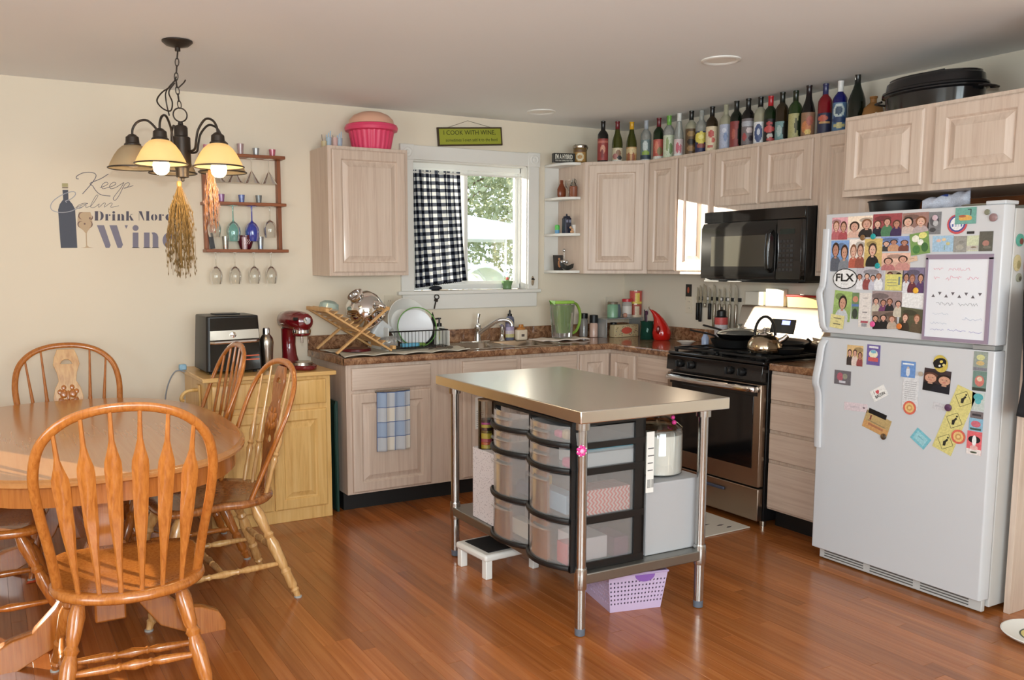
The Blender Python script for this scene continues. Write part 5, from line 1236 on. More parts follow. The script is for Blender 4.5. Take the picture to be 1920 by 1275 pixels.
gb = solo('green_tray', 'dark green folding tray standing between birch cabinet and base cabinet', 'tray', bx(-.008, -.55, 0, .008, -.10, .655).box(-.014, -.548, .02, -.0085, -.102, .64), C(24, 58, 50, .4), (-2.545, 0, .001), bevel=.004)
# air fryer
af = thing('air_fryer', 'large black air fryer with steel band, glass door and orange marks', 'air fryer', (-3.105, -.33, BT+.0255))
def taper(m, w0, d0, w1, d1, z0, z1, r=.02):
    def ring(w, d, z): return [(sx*(w/2-r)+r*math.cos(a), sy*(d/2-r)+r*math.sin(a), z) for sx, sy, s0 in ((1, 1, 0), (-1, 1, 90), (-1, -1, 180), (1, -1, 270)) for a in [math.radians(s0+q*30) for q in range(4)]]
    n = 16; a_ = ring(w0, d0, z0); b_ = ring(w1, d1, z1)
    return m.add(a_+b_, [(k, (k+1) % n, n+(k+1) % n, n+k) for k in range(n)]+[tuple(range(n-1, -1, -1)), tuple(range(n, 2*n))])
obj('housing', taper(MB(), .31, .32, .285, .29, .012, .315), M['black_m'], af, bevel=.006)
obj('glossy_front', MB().add([(-.135, -.162, .02), (.142, -.162, .02), (.132, -.149, .305), (-.125, -.149, .305), (-.135, -.150, .02), (.142, -.150, .02), (.132, -.14, .305), (-.125, -.14, .305)], [(0, 1, 2, 3), (7, 6, 5, 4), (0, 4, 5, 1), (1, 5, 6, 2), (2, 6, 7, 3), (3, 7, 4, 0)]), M['black'], af)
obj('steel_band', MB().add([(-.130, -.158, .185), (.138, -.158, .190), (.136, -.155, .240), (-.128, -.155, .235), (-.130, -.15, .185), (.138, -.15, .19), (.136, -.147, .24), (-.128, -.147, .235)], [(0, 1, 2, 3), (7, 6, 5, 4), (0, 4, 5, 1), (1, 5, 6, 2), (2, 6, 7, 3), (3, 7, 4, 0)]), M['steel'], af)
obj('door_handle_bar', MB().tube([(-.128, -.160, .172), (-.11, -.182, .172), (.115, -.182, .176), (.136, -.160, .176)], .008, 10, flat_=(.018, .012, (0, 0, 1))), M['chrome'], af)
obj('dial', MB().lathe([(.017, 0), (.016, .010), (.001, .012)], 20, T(-.005, -.157, .213) @ R(x=90)), M['chrome'], af)
for z_ in (.070, .092): obj('orange_mark', bx(.045, -.1620, z_, .135, -.1605, z_+.006), C(226, 100, 60), af, smooth=False)
obj('top_vent', bx(-.07, -.03, .3155, .07, .08, .322), M['black_m'], af, bevel=.002)
for sx in (-.12, .12):
    for sy in (-.12, .12): obj('foot', MB().lathe([(.012, 0), (.012, .013)], 12, T(sx, sy, 0)), M['black_r'], af)
sh_ = thing('cocktail_shaker', 'steel cocktail shaker between the air fryer and the red mixer', 'shaker', (-2.907, -.42, BT+.0255))
obj('body', MB().lathe([(.026, 0), (.030, .01), (.038, .135), (.040, .155), (.036, .180), (.026, .196), (.020, .202)], 28), M['steel'], sh_)
obj('cap', MB().lathe([(.020, .203), (.019, .235), (.015, .240), (.001, .241)], 24), M['chrome'], sh_)
mx_ = thing('stand_mixer', 'dark red stand mixer with chrome band beside the counter', 'mixer', (-2.735, -.40, BT+.0255), -80)
redm = C(104, 14, 22, .12, coat=.6)
obj('base', MB().prism([(x_, y_) for x_, y_ in ell(.03, 0, .16, .085, 32)], 0, .028), redm, mx_, bevel=.010, seg=3)
obj('base_ring', MB().lathe([(.062, .028), (.062, .040), (.050, .044), (.001, .044)], 28, T(.075, 0, 0)), M['steel'], mx_)
pts = []
m = MB(); secs = [(-.060, .024, .058, .050), (-.070, .07, .046, .042), (-.078, .13, .040, .040), (-.075, .19, .044, .042), (-.065, .225, .055, .046)]
m2 = []
for cx_, z_, rx, ry in secs: m2.append([(cx_+rx*math.cos(2*PI*k/20), ry*math.sin(2*PI*k/20), z_) for k in range(20)])
m.add(sum(m2, []), [(i*20+k, i*20+(k+1) % 20, (i+1)*20+(k+1) % 20, (i+1)*20+k) for i in range(4) for k in range(20)]+[tuple(range(19, -1, -1)), tuple(80+k for k in range(20))])
obj('column', m, redm, mx_)
m = MB(); m2 = []
hs_ = [(-.135, .012, .014), (-.130, .040, .040), (-.11, .055, .052), (-.04, .062, .060), (.04, .062, .060), (.10, .058, .056), (.135, .046, .045), (.150, .020, .022)]
for x_, ry, rz_ in hs_: m2.append([(x_, ry*math.cos(2*PI*k/20), .272+.0*x_+rz_*math.sin(2*PI*k/20)) for k in range(20)])
m.add(sum(m2, []), [(i*20+k, i*20+(k+1) % 20, (i+1)*20+(k+1) % 20, (i+1)*20+k) for i in range(7) for k in range(20)]+[tuple(range(19, -1, -1)), tuple(140+k for k in range(20))])
hd_ = obj('motor_head', m, redm, mx_)
obj('chrome_band', MB().lathe([(.050, .205), (.053, .208), (.053, .225), (.050, .228)], 28, T(.085, 0, 0)), M['chrome'], hd_)
obj('planetary_hub', MB().lathe([(.034, .188), (.048, .196), (.050, .206), (.048, .240)], 28, T(.085, 0, 0)), redm, hd_)
obj('beater_shaft', MB().lathe([(.007, .150), (.007, .19)], 12, T(.085, 0, 0)), M['chrome'], hd_)
obj('attachment_hub_cap', MB().lathe([(.020, 0), (.022, .004), (.020, .010), (.001, .011)], 20, T(.145, 0, .278) @ R(y=90)), M['chrome'], hd_)
obj('attachment_knob', MB().tube([(.12, -.045, .288), (.12, -.068, .29)], .009, 10), M['black_m'], hd_)
obj('speed_lever', MB().tube([(-.02, -.058, .255), (-.04, -.066, .252)], .006, 8), M['chrome'], hd_)

# ================================================================== COUNTER, LEFT OF SINK
Z0 = CT+.0008
tl_ = thing('drying_towel', 'wide pale patterned towel spread on the counter under the dish racks', 'towel', (0, 0, 0))
rr = random.Random(8)
m = MB(); m.grid(lambda u, v: (-2.49+.82*u+.03*math.sin(v*4), -.13-.485*v+.012*math.sin(u*9)-.06*(1-v)*u, Z0+.004+.003*math.sin(u*31+v*7)*math.sin(v*19)+(.010 if v > .96 else 0)*abs(math.sin(u*14))), 60, 30)
obj('cloth', m, M['cloth'], tl_, recalc=False, ang=180); tl_.children[0].modifiers.new('solid', 'SOLIDIFY').thickness = .004
Z1 = Z0+.010
# folding beech dish rack
xr = thing('folding_dish_rack', 'folding wooden cross-leg dish rack of slats at the left end of the counter', 'dish rack', (-2.37, -.37, Z1))
for yy in (-.155, .155):
    obj('crossed_leg', MB().bar((.185, yy, .012), (-.215, yy, .255), .012, .026, (0, 1, 0)), M['plain_wood'], xr, bevel=.002)
    obj('crossed_leg', MB().bar((-.165, yy*1.09, .012), (.16, yy*1.09, .265), .012, .026, (0, 1, 0)), M['plain_wood'], xr, bevel=.002)
for (xa, za, n_, dx, dz) in ((-.195, .252, 11, .0330, -.0200),):
    for k in range(n_): 
        x_, z_ = xa+dx*k, za+dz*k+.012
        obj('slat', MB().bar((x_, -.160, z_), (x_, .160, z_), .030, .006, (-.52, 0, .85)), M['plain_wood'], xr)
obj('end_rail', MB().bar((-.215, -.17, .262), (-.215, .17, .262), .022, .022), M['plain_wood'], xr, bevel=.003)
obj('end_rail', MB().bar((.160, -.175, .262), (.160, .175, .262), .022, .022), M['plain_wood'], xr, bevel=.003)
obj('end_rail', MB().bar((.200, -.17, .030), (.200, .17, .030), .022, .022), M['plain_wood'], xr, bevel=.003)
obj('pivot', MB().tube([(-.01, -.18, .13), (-.01, .18, .13)], .006, 8), M['plain_wood'], xr)
# steel mixing bowl upside down
mb_ = thing('mixer_bowl', 'shiny steel mixer bowl with handle resting upside down on the wooden rack', 'bowl', (-2.255, -.36, Z1+.205), rot=(math.radians(16), math.radians(-38), 0))
obj('bowl', MB().lathe([(.118, 0), (.116, .008), (.118, .05), (.110, .10), (.085, .138), (.050, .156), (.045, .158), (.046, .180), (.050, .184), (.036, .184), (.034, .170), (.001, .170)], 40), M['chrome'], mb_)
obj('rolled_rim', MB().tube([(.118*math.cos(a), .118*math.sin(a), 0) for a in [2*PI*k/40 for k in range(40)]], .004, 6, closed=True), M['chrome'], mb_)
obj('handle', MB().tube(smoothpath([(.05, -.108, .035), (.06, -.150, .045), (.062, -.160, .085), (.05, -.140, .112), (.042, -.085, .115)], 5), .009, 10, flat_=(.026, .010, (1, 0, 0))), M['chrome'], mb_)
solo('sea_glass_bowl', 'pale green glass bowl lying at the top of the wooden rack', 'bowl', MB().lathe([(.06, 0), (.055, .03), (.03, .045), (.001, .048)], 24), glassy('sea_glass', (.72, .86, .80, 1), .1, .35), (-2.50, -.33, Z1+.262), rot=(0, math.radians(10), 0))
solo('storage_tub', 'frosted plastic tub tucked under the steel bowl in the wooden rack', 'tub', taper(MB(), .09, .09, .11, .11, 0, .10, .02), C(206, 208, 208, .3), (-2.215, -.34, Z1+.085), rot=(0, math.radians(38), 0))
solo('glass_jar', 'clear jar lying low in the wooden rack', 'jar', MB().lathe([(.035, 0), (.038, .01), (.038, .08), (.03, .09), (.03, .10)], 20), glassy('grey_jar', (.72, .72, .70, 1), .15, .25), (-2.215, -.44, Z1+.045), rot=(math.radians(80), 0, math.radians(60)))
solo('red_plate', 'dark red lid lying under the wooden rack', 'lid', MB().lathe([(.09, 0), (.09, .012), (.085, .016), (.001, .016)], 28), C(96, 22, 26, .3), (-2.33, -.33, Z1+.001))
# wire dish drainer with dishes
dr_ = thing('dish_drainer', 'white-sided wire dish drainer full of dishes left of the sink', 'dish rack', (-1.965, -.30, Z1))
w_, d_, h_ = .20, .15, .115
m = MB()
for k in range(17): x_ = -w_+.012+k*(2*w_-.024)/16; m.tube([(x_, -d_, .012), (x_, -d_, h_)], .0018, 6); m.tube([(x_, d_, .012), (x_, d_, h_)], .0018, 6); m.tube([(x_, -d_, .012), (x_, d_, .012)], .0018, 6)
obj('wires', m, M['black_m'], dr_, kind='stuff')
obj('top_rim', MB().tube([(-w_, -d_, h_), (w_, -d_, h_), (w_, d_, h_), (-w_, d_, h_)], .004, 8, closed=True), M['black_m'], dr_)
obj('bottom_rim', MB().tube([(-w_, -d_, .012), (w_, -d_, .012), (w_, d_, .012), (-w_, d_, .012)], .004, 8, closed=True), M['black_m'], dr_)
obj('side_panel', bx(-w_-.010, -d_-.01, 0, -w_-.004, d_+.01, .14), M['white'], dr_, bevel=.004); obj('side_panel', bx(w_+.004, -d_-.01, 0, w_+.010, d_+.01, .11), M['white'], dr_, bevel=.004)
def plate_v(name, label, r, loc, tilt, mat, rzz=0, cat='plate', dp=.02):
    return solo(name, label, cat, MB().lathe([(r*.55, 0), (r*.6, .004), (r, dp), (r-.004, dp+.003), (r*.58, .008), (.001, .007)], 40), mat, loc, rot=(math.radians(90-tilt), 0, math.radians(rzz)))
plate_v('mixing_bowl', 'large white plastic bowl standing on edge in the dish drainer', .150, (-1.965, -.21, Z1+.150), 12, M['white'], 8, 'bowl', .07)
plate_v('plate', 'white plate with green rim leaning in the dish drainer', .115, (-1.93, -.32, Z1+.125), 14, C(226, 228, 232, .3), -10)
solo('green_ring', 'green-rimmed tray edge standing in the dish drainer', 'tray', MB().tube([(.125*math.cos(a), 0, .125*math.sin(a)) for a in [2*PI*k/40 for k in range(40)]], .003, 6, closed=True), C(96, 160, 60, .4), (-1.925, -.345, Z1+.130), rot=(math.radians(-12), 0, math.radians(-10)))
plate_v('plate', 'pale grey plate behind the green-rimmed tray in the drainer', .105, (-1.90, -.27, Z1+.115), 10, C(206, 212, 220, .3), -6)
solo('black_pan_lid', 'black pointed utensil stack at the right of the dish drainer', 'utensil', MB().add([(-.03, 0, 0), (.05, 0, 0), (.035, .004, .12), (.01, .004, .20), (-.005, .004, .12), (-.03, .01, 0), (.05, .01, 0), (.035, .012, .12), (.01, .012, .20), (-.005, .012, .12)], [(0, 1, 2, 3, 4), (9, 8, 7, 6, 5), (0, 5, 6, 1), (1, 6, 7, 2), (2, 7, 8, 3), (3, 8, 9, 4), (4, 9, 5, 0)]), M['black_m'], (-1.785, -.27, Z1+.015))
solo('sponge', 'light blue sponge in front in the dish drainer', 'sponge', bx(-.06, -.02, 0, .06, .02, .022), C(110, 180, 210, .8), (-2.01, -.415, Z1+.017), 5, bevel=.005)
solo('green_scrubber', 'green scrub pad lying in the dish drainer', 'scrubber', bx(-.07, -.02, 0, .07, .02, .018), C(120, 150, 70, .9), (-1.96, -.37, Z1+.017), -6, bevel=.005)
for k, (x_, y_, a, c_, lb_) in enumerate(((-1.88, -.49, 30, (70, 54, 44), 'dark brown measuring spoon lying in front of the drainer'), (-1.84, -.50, -35, (96, 84, 72), 'grey whisk head lying in front of the drainer'), (-1.80, -.47, 75, (110, 104, 96), 'short steel spoon at the edge of the counter towel'))):
    solo('kitchen_spoon', lb_, 'spoon', MB().tube([(-.06, 0, .006), (.03, 0, .010)], .004, 8).ball((.055, 0, .012), .024, 12, 6, (1, .8, .4)), C(*c_, .35), (x_, y_, Z1+.002), a)
sn = thing('soap_dispenser', 'clear dispenser with black pump and yellow-printed label beside the drainer', 'soap bottle', (-1.752, -.31, Z1+.001))
obj('bottle', taper(MB(), .066, .05, .060, .045, 0, .125, .012), C(206, 206, 196, .2), sn, bevel=.006)
obj('label_print', bx(-.022, -.0262, .03, .022, -.0250, .105), C(198, 196, 176), sn); obj('yellow_spot', bx(-.012, -.027, .045, .010, -.0262, .062).box(-.010, -.027, .078, .012, -.0262, .095), C(206, 206, 70), sn, smooth=False)
obj('pump', MB().lathe([(.016, .125), (.016, .145), (.006, .148), (.005, .170), (.012, .172), (.012, .180), (.001, .181)], 16).tube([(0, 0, .176), (-.03, -.005, .174)], .005, 8), M['black_m'], sn)
# bottles behind the sink
sb_ = thing('dish_soap_bottle', 'blue and purple printed soap bottle with black nozzle behind the sink', 'soap bottle', (-1.088, -.095, Z0+.003))
obj('body', MB().lathe([(.030, 0), (.033, .006), (.033, .145), (.028, .160), (.016, .168)], 24, sy=.75), C(96, 100, 124, .2), sb_)
lm = MB(); bands = [(196, 186, 120), (206, 190, 196), (176, 160, 196), (120, 112, 150), (70, 76, 110)]
for k, c_ in enumerate(bands): lm.lathe([(.0335, .02+k*.024), (.0335, .044+k*.024)], 24, sy=.76, cap=False, col=srgb(*c_))
obj('label_wrap', lm, M['print'], sb_, recalc=False)
obj('nozzle', MB().lathe([(.016, .168), (.016, .182), (.007, .186), (.008, .200), (.003, .212)], 16), M['black_m'], sb_)
ab = thing('hand_soap', 'squat cream soap jar with amber cap behind the sink', 'soap bottle', (-1.010, -.12, Z0+.003))
obj('body', taper(MB(), .088, .05, .088, .05, 0, .072, .015), C(222, 208, 186, .25), ab, bevel=.008); obj('cap', MB().lathe([(.034, .0725), (.030, .085), (.018, .090), (.018, .108), (.001, .109)], 18, sy=.7), C(190, 124, 54, .3), ab)
obj('dark_spot', bx(-.012, -.0262, .024, .012, -.0252, .042), C(90, 80, 76), ab, smooth=False)
# white cloth and green water pitcher
wc = thing('folded_cloth', 'white folded cloth under the green pitcher', 'cloth', (-.78, -.26, Z0)); 
m = MB(); m.grid(lambda u, v: (-.20+.40*u, -.09+.18*v, .014+.004*math.sin(u*17)*math.cos(v*9)), 30, 12); obj('cloth', m, C(226, 212, 200, .9), wc, recalc=False, ang=180); wc.children[0].modifiers.new('solid', 'SOLIDIFY').thickness = .008
pi = thing('water_pitcher', 'lime green water filter pitcher with clear body and loop handle', 'pitcher', (-.76, -.26, Z0+.020))
obj('clear_body', taper(MB(), .135, .10, .165, .11, 0, .235, .03), glassy('pitcher_clear', (.84, .82, .80, 1), .10, .12), pi)
obj('inner_reservoir', taper(MB(), .075, .06, .13, .095, .03, .225, .02), glassy('lime_tint', (.44, .70, .16, 1), .05, .60), pi)
obj('lid', taper(MB(), .168, .112, .160, .105, .236, .256, .03), C(150, 200, 80, .25), pi, bevel=.005); obj('spout_lip', MB().add([(-.08, -.03, .256), (-.112, 0, .262), (-.08, .03, .256), (-.08, -.03, .225), (-.08, .03, .225)], [(0, 1, 2), (0, 3, 1), (1, 4, 2), (0, 2, 4, 3)]), C(150, 200, 80, .25), pi)
obj('handle', MB().tube(smoothpath([(.082, 0, .245), (.125, 0, .225), (.152, 0, .17), (.150, 0, .10), (.120, 0, .04), (.078, 0, .022)], 6), .009, 10, flat_=(.018, .024, (1, 0, 0))), C(140, 176, 70, .25), pi)
# spice jars
def jar(label, loc, r, h, body, cap, capc, name='spice_jar', cat='jar', labelc=None, caph=.02, glass=True):
    t_ = thing(name, label, cat, loc)
    obj('jar_body', MB().lathe([(r*.9, 0), (r, .004), (r, h*.88), (r*.8, h)], 20), body, t_)
    obj('lid', MB().lathe([(r*cap, h), (r*cap, h+caph), (r*cap*.9, h+caph+.002), (.001, h+caph+.002)], 20), capc, t_)
    if labelc: obj('label_band', MB().lathe([(r*1.015, h*.2), (r*1.015, h*.72)], 20, cap=False), labelc, t_, recalc=False)
    return t_
jar('tall grey grinder with black cap behind the salt grinder', (-.455, -.10, Z0), .030, .135, glassy('grinder', (.55, .53, .5, 1), .1, .4), 1, M['black_m'], caph=.035)
jar('pink salt grinder with tall black cap', (-.412, -.165, Z0), .030, .105, C(206, 172, 156, .2), 1.0, M['black_m'], caph=.055)
jar('spice jar with white label and black lid', (-.330, -.15, Z0), .029, .090, C(70, 70, 74, .2), 1, M['black_m'], labelc=C(210, 210, 212), caph=.025)
jar('short jar with pale yellow filling and black lid', (-.238, -.175, Z0), .031, .055, C(208, 196, 130, .2), .8, M['black_m'], caph=.045)
# wire shelf with tins
sf = thing('counter_riser', 'clear acrylic riser shelf in the counter corner with tins on it', 'shelf', (-.210, -.20, Z0))
ac = glassy('acrylic', (.82, .84, .84, 1), .18, .25)
obj('top_plate', bx(-.17, -.075, .132, .165, .075, .138), ac, sf, bevel=.001)
for x_ in (-.17, .159): obj('side_plate', bx(x_, -.075, 0, x_+.006, .075, .131), ac, sf, bevel=.001)
tx = thing('patterned_tin', 'cream floral box with red oval label under the riser shelf', 'box', (-.200, -.255, Z0), 0)
obj('box_body', bx(-.105, -.02, 0, .115, .04, .090), C(206, 186, 146, .4), tx, bevel=.003)
m = MB(); rr = random.Random(3)
for k in range(70): a, b_ = rr.uniform(-.098, .108), rr.uniform(.008, .084); m.add([(a-.004, -.0205, b_), (a, -.0205, b_-.004), (a+.004, -.0205, b_), (a, -.0205, b_+.004)], [(0, 1, 2, 3)], srgb(*rr.choice(((150, 70, 60), (110, 120, 70), (96, 100, 110), (170, 130, 70)))))
obj('floral_print', m, M['print'], tx, smooth=False, recalc=False); obj('red_label', MB().prism(ell(.005, .047, .048, .024, 24), .0, .0008, T(0, -.0208, 0) @ R(x=90)), C(206, 88, 70), tx)
ZR = Z0+.1385
jar('jade green sugar canister with brown lid on the riser', (-.272, -.205, ZR), .040, .100, C(130, 172, 142, .25), .95, C(120, 104, 84, .35), 'sugar_canister', 'canister', caph=.014)
solo('grey_pitcher', 'small grey-blue jug behind the jade canister', 'jug', MB().lathe([(.03, 0), (.036, .03), (.030, .075), (.026, .095), (.001, .096)], 20), C(96, 106, 118, .4), (-.205, -.165, ZR))
solo('knob_ornament', 'little pinkish ball ornament between canister and red-lid jar', 'ornament', MB().ball((0, 0, .018), .018), C(190, 140, 120, .4), (-.195, -.255, ZR+.0))
jar('clear jar with red lid on the riser', (-.135, -.20, ZR), .036, .115, glassy('clear_jar2', (.8, .76, .72, 1), .1, .45), 1.03, C(196, 40, 52, .3), labelc=C(222, 214, 206), caph=.018)
for z_, lb_, c1, c2_, sq in ((0, 'red and brown label tin on the riser at the right end', (176, 66, 36), (222, 200, 170), 0), (.098, 'yellow and red baking powder tin stacked on the other tin', (206, 60, 40), (232, 200, 50), 1)):
    t_ = thing('food_tin', lb_, 'tin', (-.050, -.195, ZR+z_)); m = MB()
    R_ = .045; nn = 24
    m.grid(lambda u, v: (R_*math.cos(2*PI*u), R_*math.sin(2*PI*u), .095*v), nn, 6, colf=lambda u, v, a=c1, b=c2_: srgb(*(b if (.62 < u < .74 and .2 < v < .8) or v < .12 else a)) if True else 0)
    obj('tin_wall', m, M['print'], t_, recalc=False); obj('tin_end', MB().lathe([(.0455, .094), (.0455, .097), (.04, .096), (.001, .095)], 24), M['steel'], t_)
# right part of the counter
ut = thing('utensil_crock', 'dark green utensil crock with scissors and knives by the red jug', 'crock', (-.200, -.500, Z0))
obj('crock', MB().lathe([(.045, 0), (.048, .005), (.046, .12), (.050, .128), (.045, .128), (.041, .008), (.001, .006)], 28), C(20, 62, 50, .2), ut); obj('pale_emblem', MB().add([(-.035, -.036, .06), (-.026, -.040, .05), (-.02, -.043, .075), (-.03, -.038, .085)], [(0, 1, 2, 3)]), C(120, 160, 150), ut, smooth=False)
for q, (lb_, nm, c_) in enumerate((('black handled tool standing in the green crock', 'spatula', (30, 30, 32)), ('purple scissors handle standing in the green crock', 'scissors', (86, 40, 70)), ('steel skewer standing in the green crock', 'skewer', (170, 170, 170)))):
    t_ = solo(nm, lb_, 'utensil', MB().tube([(0, 0, 0), (.012*(q-1), .004, .17+.02*(q % 2))], .005 if q != 2 else .002, 8).tube([(.012*(q-1)+.012*math.cos(a), .004, .175+.014*math.sin(a)) for a in [2*PI*k/14 for k in range(14)]] if q == 1 else [(.012*(q-1), .004, .16), (.014*(q-1), .004, .20)], .004, 8, closed=(q == 1)), C(*c_, .35), (-.200+.012*(q-1), -.495+.012*(q-1), Z0+.010))
rj = thing('red_jug', 'glossy red curved ceramic oil jug', 'jug', (-.150, -.600, Z0), -35)
m = MB(); secs = [(0, 0, .050), (0, .012, .060), (0, .05, .066), (-.003, .085, .056), (-.012, .120, .044), (-.024, .150, .034), (-.042, .178, .025), (-.062, .200, .017), (-.078, .212, .010)]
m2 = []
for cx_, z_, r_ in secs: m2.append([(cx_+r_*math.cos(2*PI*k/24), r_*.9*math.sin(2*PI*k/24), z_) for k in range(24)])
m.add(sum(m2, []), [(i*24+k, i*24+(k+1) % 24, (i+1)*24+(k+1) % 24, (i+1)*24+k) for i in range(8) for k in range(24)]+[tuple(range(23, -1, -1)), tuple(192+k for k in range(24))])
obj('body', m, C(190, 24, 18, .08, coat=.5), rj); obj('spout_tip', MB().tube([(-.078, 0, .210), (-.090, 0, .218), (-.092, 0, .232)], .004, 8), M['steel'], rj)
obj('side_hollow', MB().ball((-.030, -.052, .075), .022, 14, 8, (.7, .3, 1.3)), C(120, 10, 8, .2), rj)
sd = thing('fluted_saucer', 'small white fluted saucer on the counter beside the stove', 'saucer', (-.23, -.93, Z0))
m = MB(); vs = []; nn = 48
for r_, z_ in ((.03, 0), (.034, .003), (.060, .020), (.057, .021), (.03, .006), (.001, .006)):
    for k in range(nn): a = 2*PI*k/nn; q = r_*(1+(.06*math.cos(8*a) if r_ > .05 else 0)); vs.append((q*math.cos(a), q*math.sin(a), z_))
obj('dish', m.add(vs, [(i*nn+k, i*nn+(k+1) % nn, (i+1)*nn+(k+1) % nn, (i+1)*nn+k) for i in range(5) for k in range(nn)]), M['white'], sd)
solo('ring_ornament', 'tiny dark ring lying in the white saucer', 'ring', MB().tube([(.008*math.cos(a), .008*math.sin(a), .003) for a in [2*PI*k/14 for k in range(14)]], .002, 6, closed=True), C(70, 60, 50), (-.23, -.93, Z0+.007))
# knife strip
ks = thing('knife_strip', 'magnetic knife strip on the wall left of the stove', 'knife strip', (0, -.80, 1.205), -90)
obj('strip', bx(-.01, -.014, -.012, .385, -.001, .012), M['black_m'], ks, bevel=.002)
for k in range(6): obj('label_plate', bx(.022+k*.062, -.0155, -.009, .042+k*.062, -.0141, .009), C(236, 236, 236, .4), ks, smooth=False)
def knife(label, s, bl, hl, w, up=True, hc=M['black_m'], nm='kitchen_knife'):
    t_ = thing(nm, label, 'knife', (-.0165, -.80-s, 1.205), -90)
    obj('blade', MB().prism([(-w/2, -.03), (w/2, -.03), (w/2, bl*.55), (w*.25, bl*.85), (-w/2, bl)], -.001, .001, R(x=90)), M['steel'], t_)
    obj('grip', bx(-.010, -.009, -.03-hl, .010, .007, -.031), hc, t_, bevel=.004)
knife('first knife from the left on the strip, black handle, narrow blade', .005, .075, .12, .016); knife('second knife from the left, long black handle', .032, .09, .13, .020)
knife('third knife from the left, wide pale blade', .072, .10, .03, .034, hc=M['steel']); knife('fourth knife from the left, black handle with steel bolster', .118, .075, .11, .018)
knife('fifth knife from the left, broad steel cleaver-like blade', .160, .10, .16, .026, hc=M['steel']); knife('sixth knife from the left, all-steel slim knife', .205, .07, .15, .018, hc=M['steel'])
knife('seventh knife from the left, all-steel knife with long handle', .250, .08, .19, .018, hc=M['steel']); knife('eighth knife from the left, long pale honing steel', .300, .11, .20, .014, hc=M['steel'])
knife('last tool on the knife strip, wide steel spatula', .352, .10, .18, .030, hc=M['steel'])
# fire extinguisher-like red and white container
fx = thing('cooking_spray', 'red and white labelled canister with black top behind the frying pans', 'canister', (-.115, -1.125, Z0))
m = MB(); m.grid(lambda u, v: (.042*math.cos(2*PI*u), .042*math.sin(2*PI*u), .185*v), 24, 8, colf=lambda u, v: srgb(*((206, 50, 44) if v > .72 else (214, 214, 220) if v > .3 else (140, 150, 170)))); m.lathe([(.042, .185), (.03, .192), (.001, .193)], 24, col=srgb(40, 40, 44))
obj('can_body', m, M['print'], fx); obj('black_cap', MB().lathe([(.030, .193), (.030, .225), (.022, .232), (.006, .234), (.005, .252), (.001, .253)], 20), M['black_m'], fx)
solo('cooking_oil', 'pale blue small bottle between canister and stove', 'bottle', MB().lathe([(.022, 0), (.024, .06), (.012, .085), (.012, .10), (.001, .101)], 18), C(170, 190, 226, .2), (-.30, -1.175, Z0))
# pans on the cooktop and kettle
def pan(label, loc, r, h, ang, mat, hl=.20, lid=None):
    t_ = thing('frying_pan', label, 'pan', loc, ang)
    obj('pan_body', MB().lathe([(r*.78, 0), (r*.86, .006), (r, h), (r-.004, h+.001), (r*.84, .010), (.001, .006)], 40), mat, t_)
    obj('handle', MB().tube(smoothpath([(-r*.97, 0, h*.8), (-r-.04, 0, h+.012), (-r-hl, 0, h+.030)], 5), .009, 10, flat_=(.012, .022, (0, 0, 1))), M['black_m'], t_)
    if lid: obj('glass_lid', MB().lathe([(r, h+.002), (r*.9, h+.014), (r*.5, h+.030), (.012, h+.034), (.008, h+.045), (.018, h+.060), (.001, h+.062)], 36), lid, t_)
    return t_
GZ = .9385
pan('large black frying pan on the back left burner, handle to the left', (-.345, -1.475, GZ), .150, .050, 92-180+0, M['iron'], .22)
pan('steel-rimmed lidded pan stacked on the large black pan', (-.330, -1.490, GZ+.052), .138, .030, -96, M['black'], .20, glassy('pan_lid', (.55, .55, .5, 1), .25, .2))
pan('shallow black pan behind the kettle on the right back burner', (-.235, -1.74, GZ), .125, .045, 100, M['iron'], .02)
pan('wide black griddle pan at the right end of the cooktop', (-.37, -1.885, GZ), .085, .03, -20, M['iron'], .02)
kt = thing('tea_kettle', 'round steel tea kettle with arched black handle on the front right burner', 'kettle', (-.46, -1.80, GZ), -60)
obj('kettle_body', MB().lathe([(.075, 0), (.092, .006), (.098, .028), (.092, .060), (.072, .088), (.045, .102), (.040, .104)], 40), flat('kettle_steel', srgb(196, 180, 156), .12, 1.0), kt)
obj('lid', MB().lathe([(.040, .104), (.036, .112), (.010, .118), (.006, .126), (.012, .134), (.010, .142), (.001, .144)], 28), M['chrome'], kt)
obj('spout', MB().tube([(.070, 0, .062), (.105, 0, .085), (.122, 0, .104)], [.020, .015, .012], 14), M['chrome'], kt)
obj('handle', MB().tube([(.056*math.cos(a), 0, .100+.105*math.sin(a)) for a in [PI*k/20 for k in range(21)]], .010, 10, flat_=(.026, .016, (0, 1, 0))), M['black_m'], kt)
# things on top of the stove backguard
bt_ = 1.1795
solo('storage_container', 'long red-lidded clear food container on the stove backguard', 'container', taper(MB(), .03, .26, .034, .27, 0, .06, .01), C(196, 170, 120, .3), (-.034, -1.72, bt_))
solo('container_lid', 'red lid of the long container above the stove', 'lid', bx(-.018, -.138, 0, .018, .138, .012), C(176, 36, 30, .3), (-.034, -1.72, bt_+.061), bevel=.004)
solo('butter_box', 'white box standing on the left of the stove backguard', 'box', bx(-.016, -.075, 0, .016, .075, .085), C(236, 230, 216, .5), (-.034, -1.335, bt_), bevel=.003)
solo('recipe_box', 'taller white box in the middle of the stove backguard', 'box', bx(-.016, -.070, 0, .016, .070, .105), C(240, 232, 210, .5), (-.034, -1.495, bt_), bevel=.003)
gpt = thing('herb_plant', 'little green herb plant at the right end above the stove', 'plant', (-.034, -1.90, bt_))
obj('pot', MB().lathe([(.014, 0), (.018, .035), (.001, .034)], 14), C(120, 90, 60), gpt); m = MB(); rr = random.Random(4)
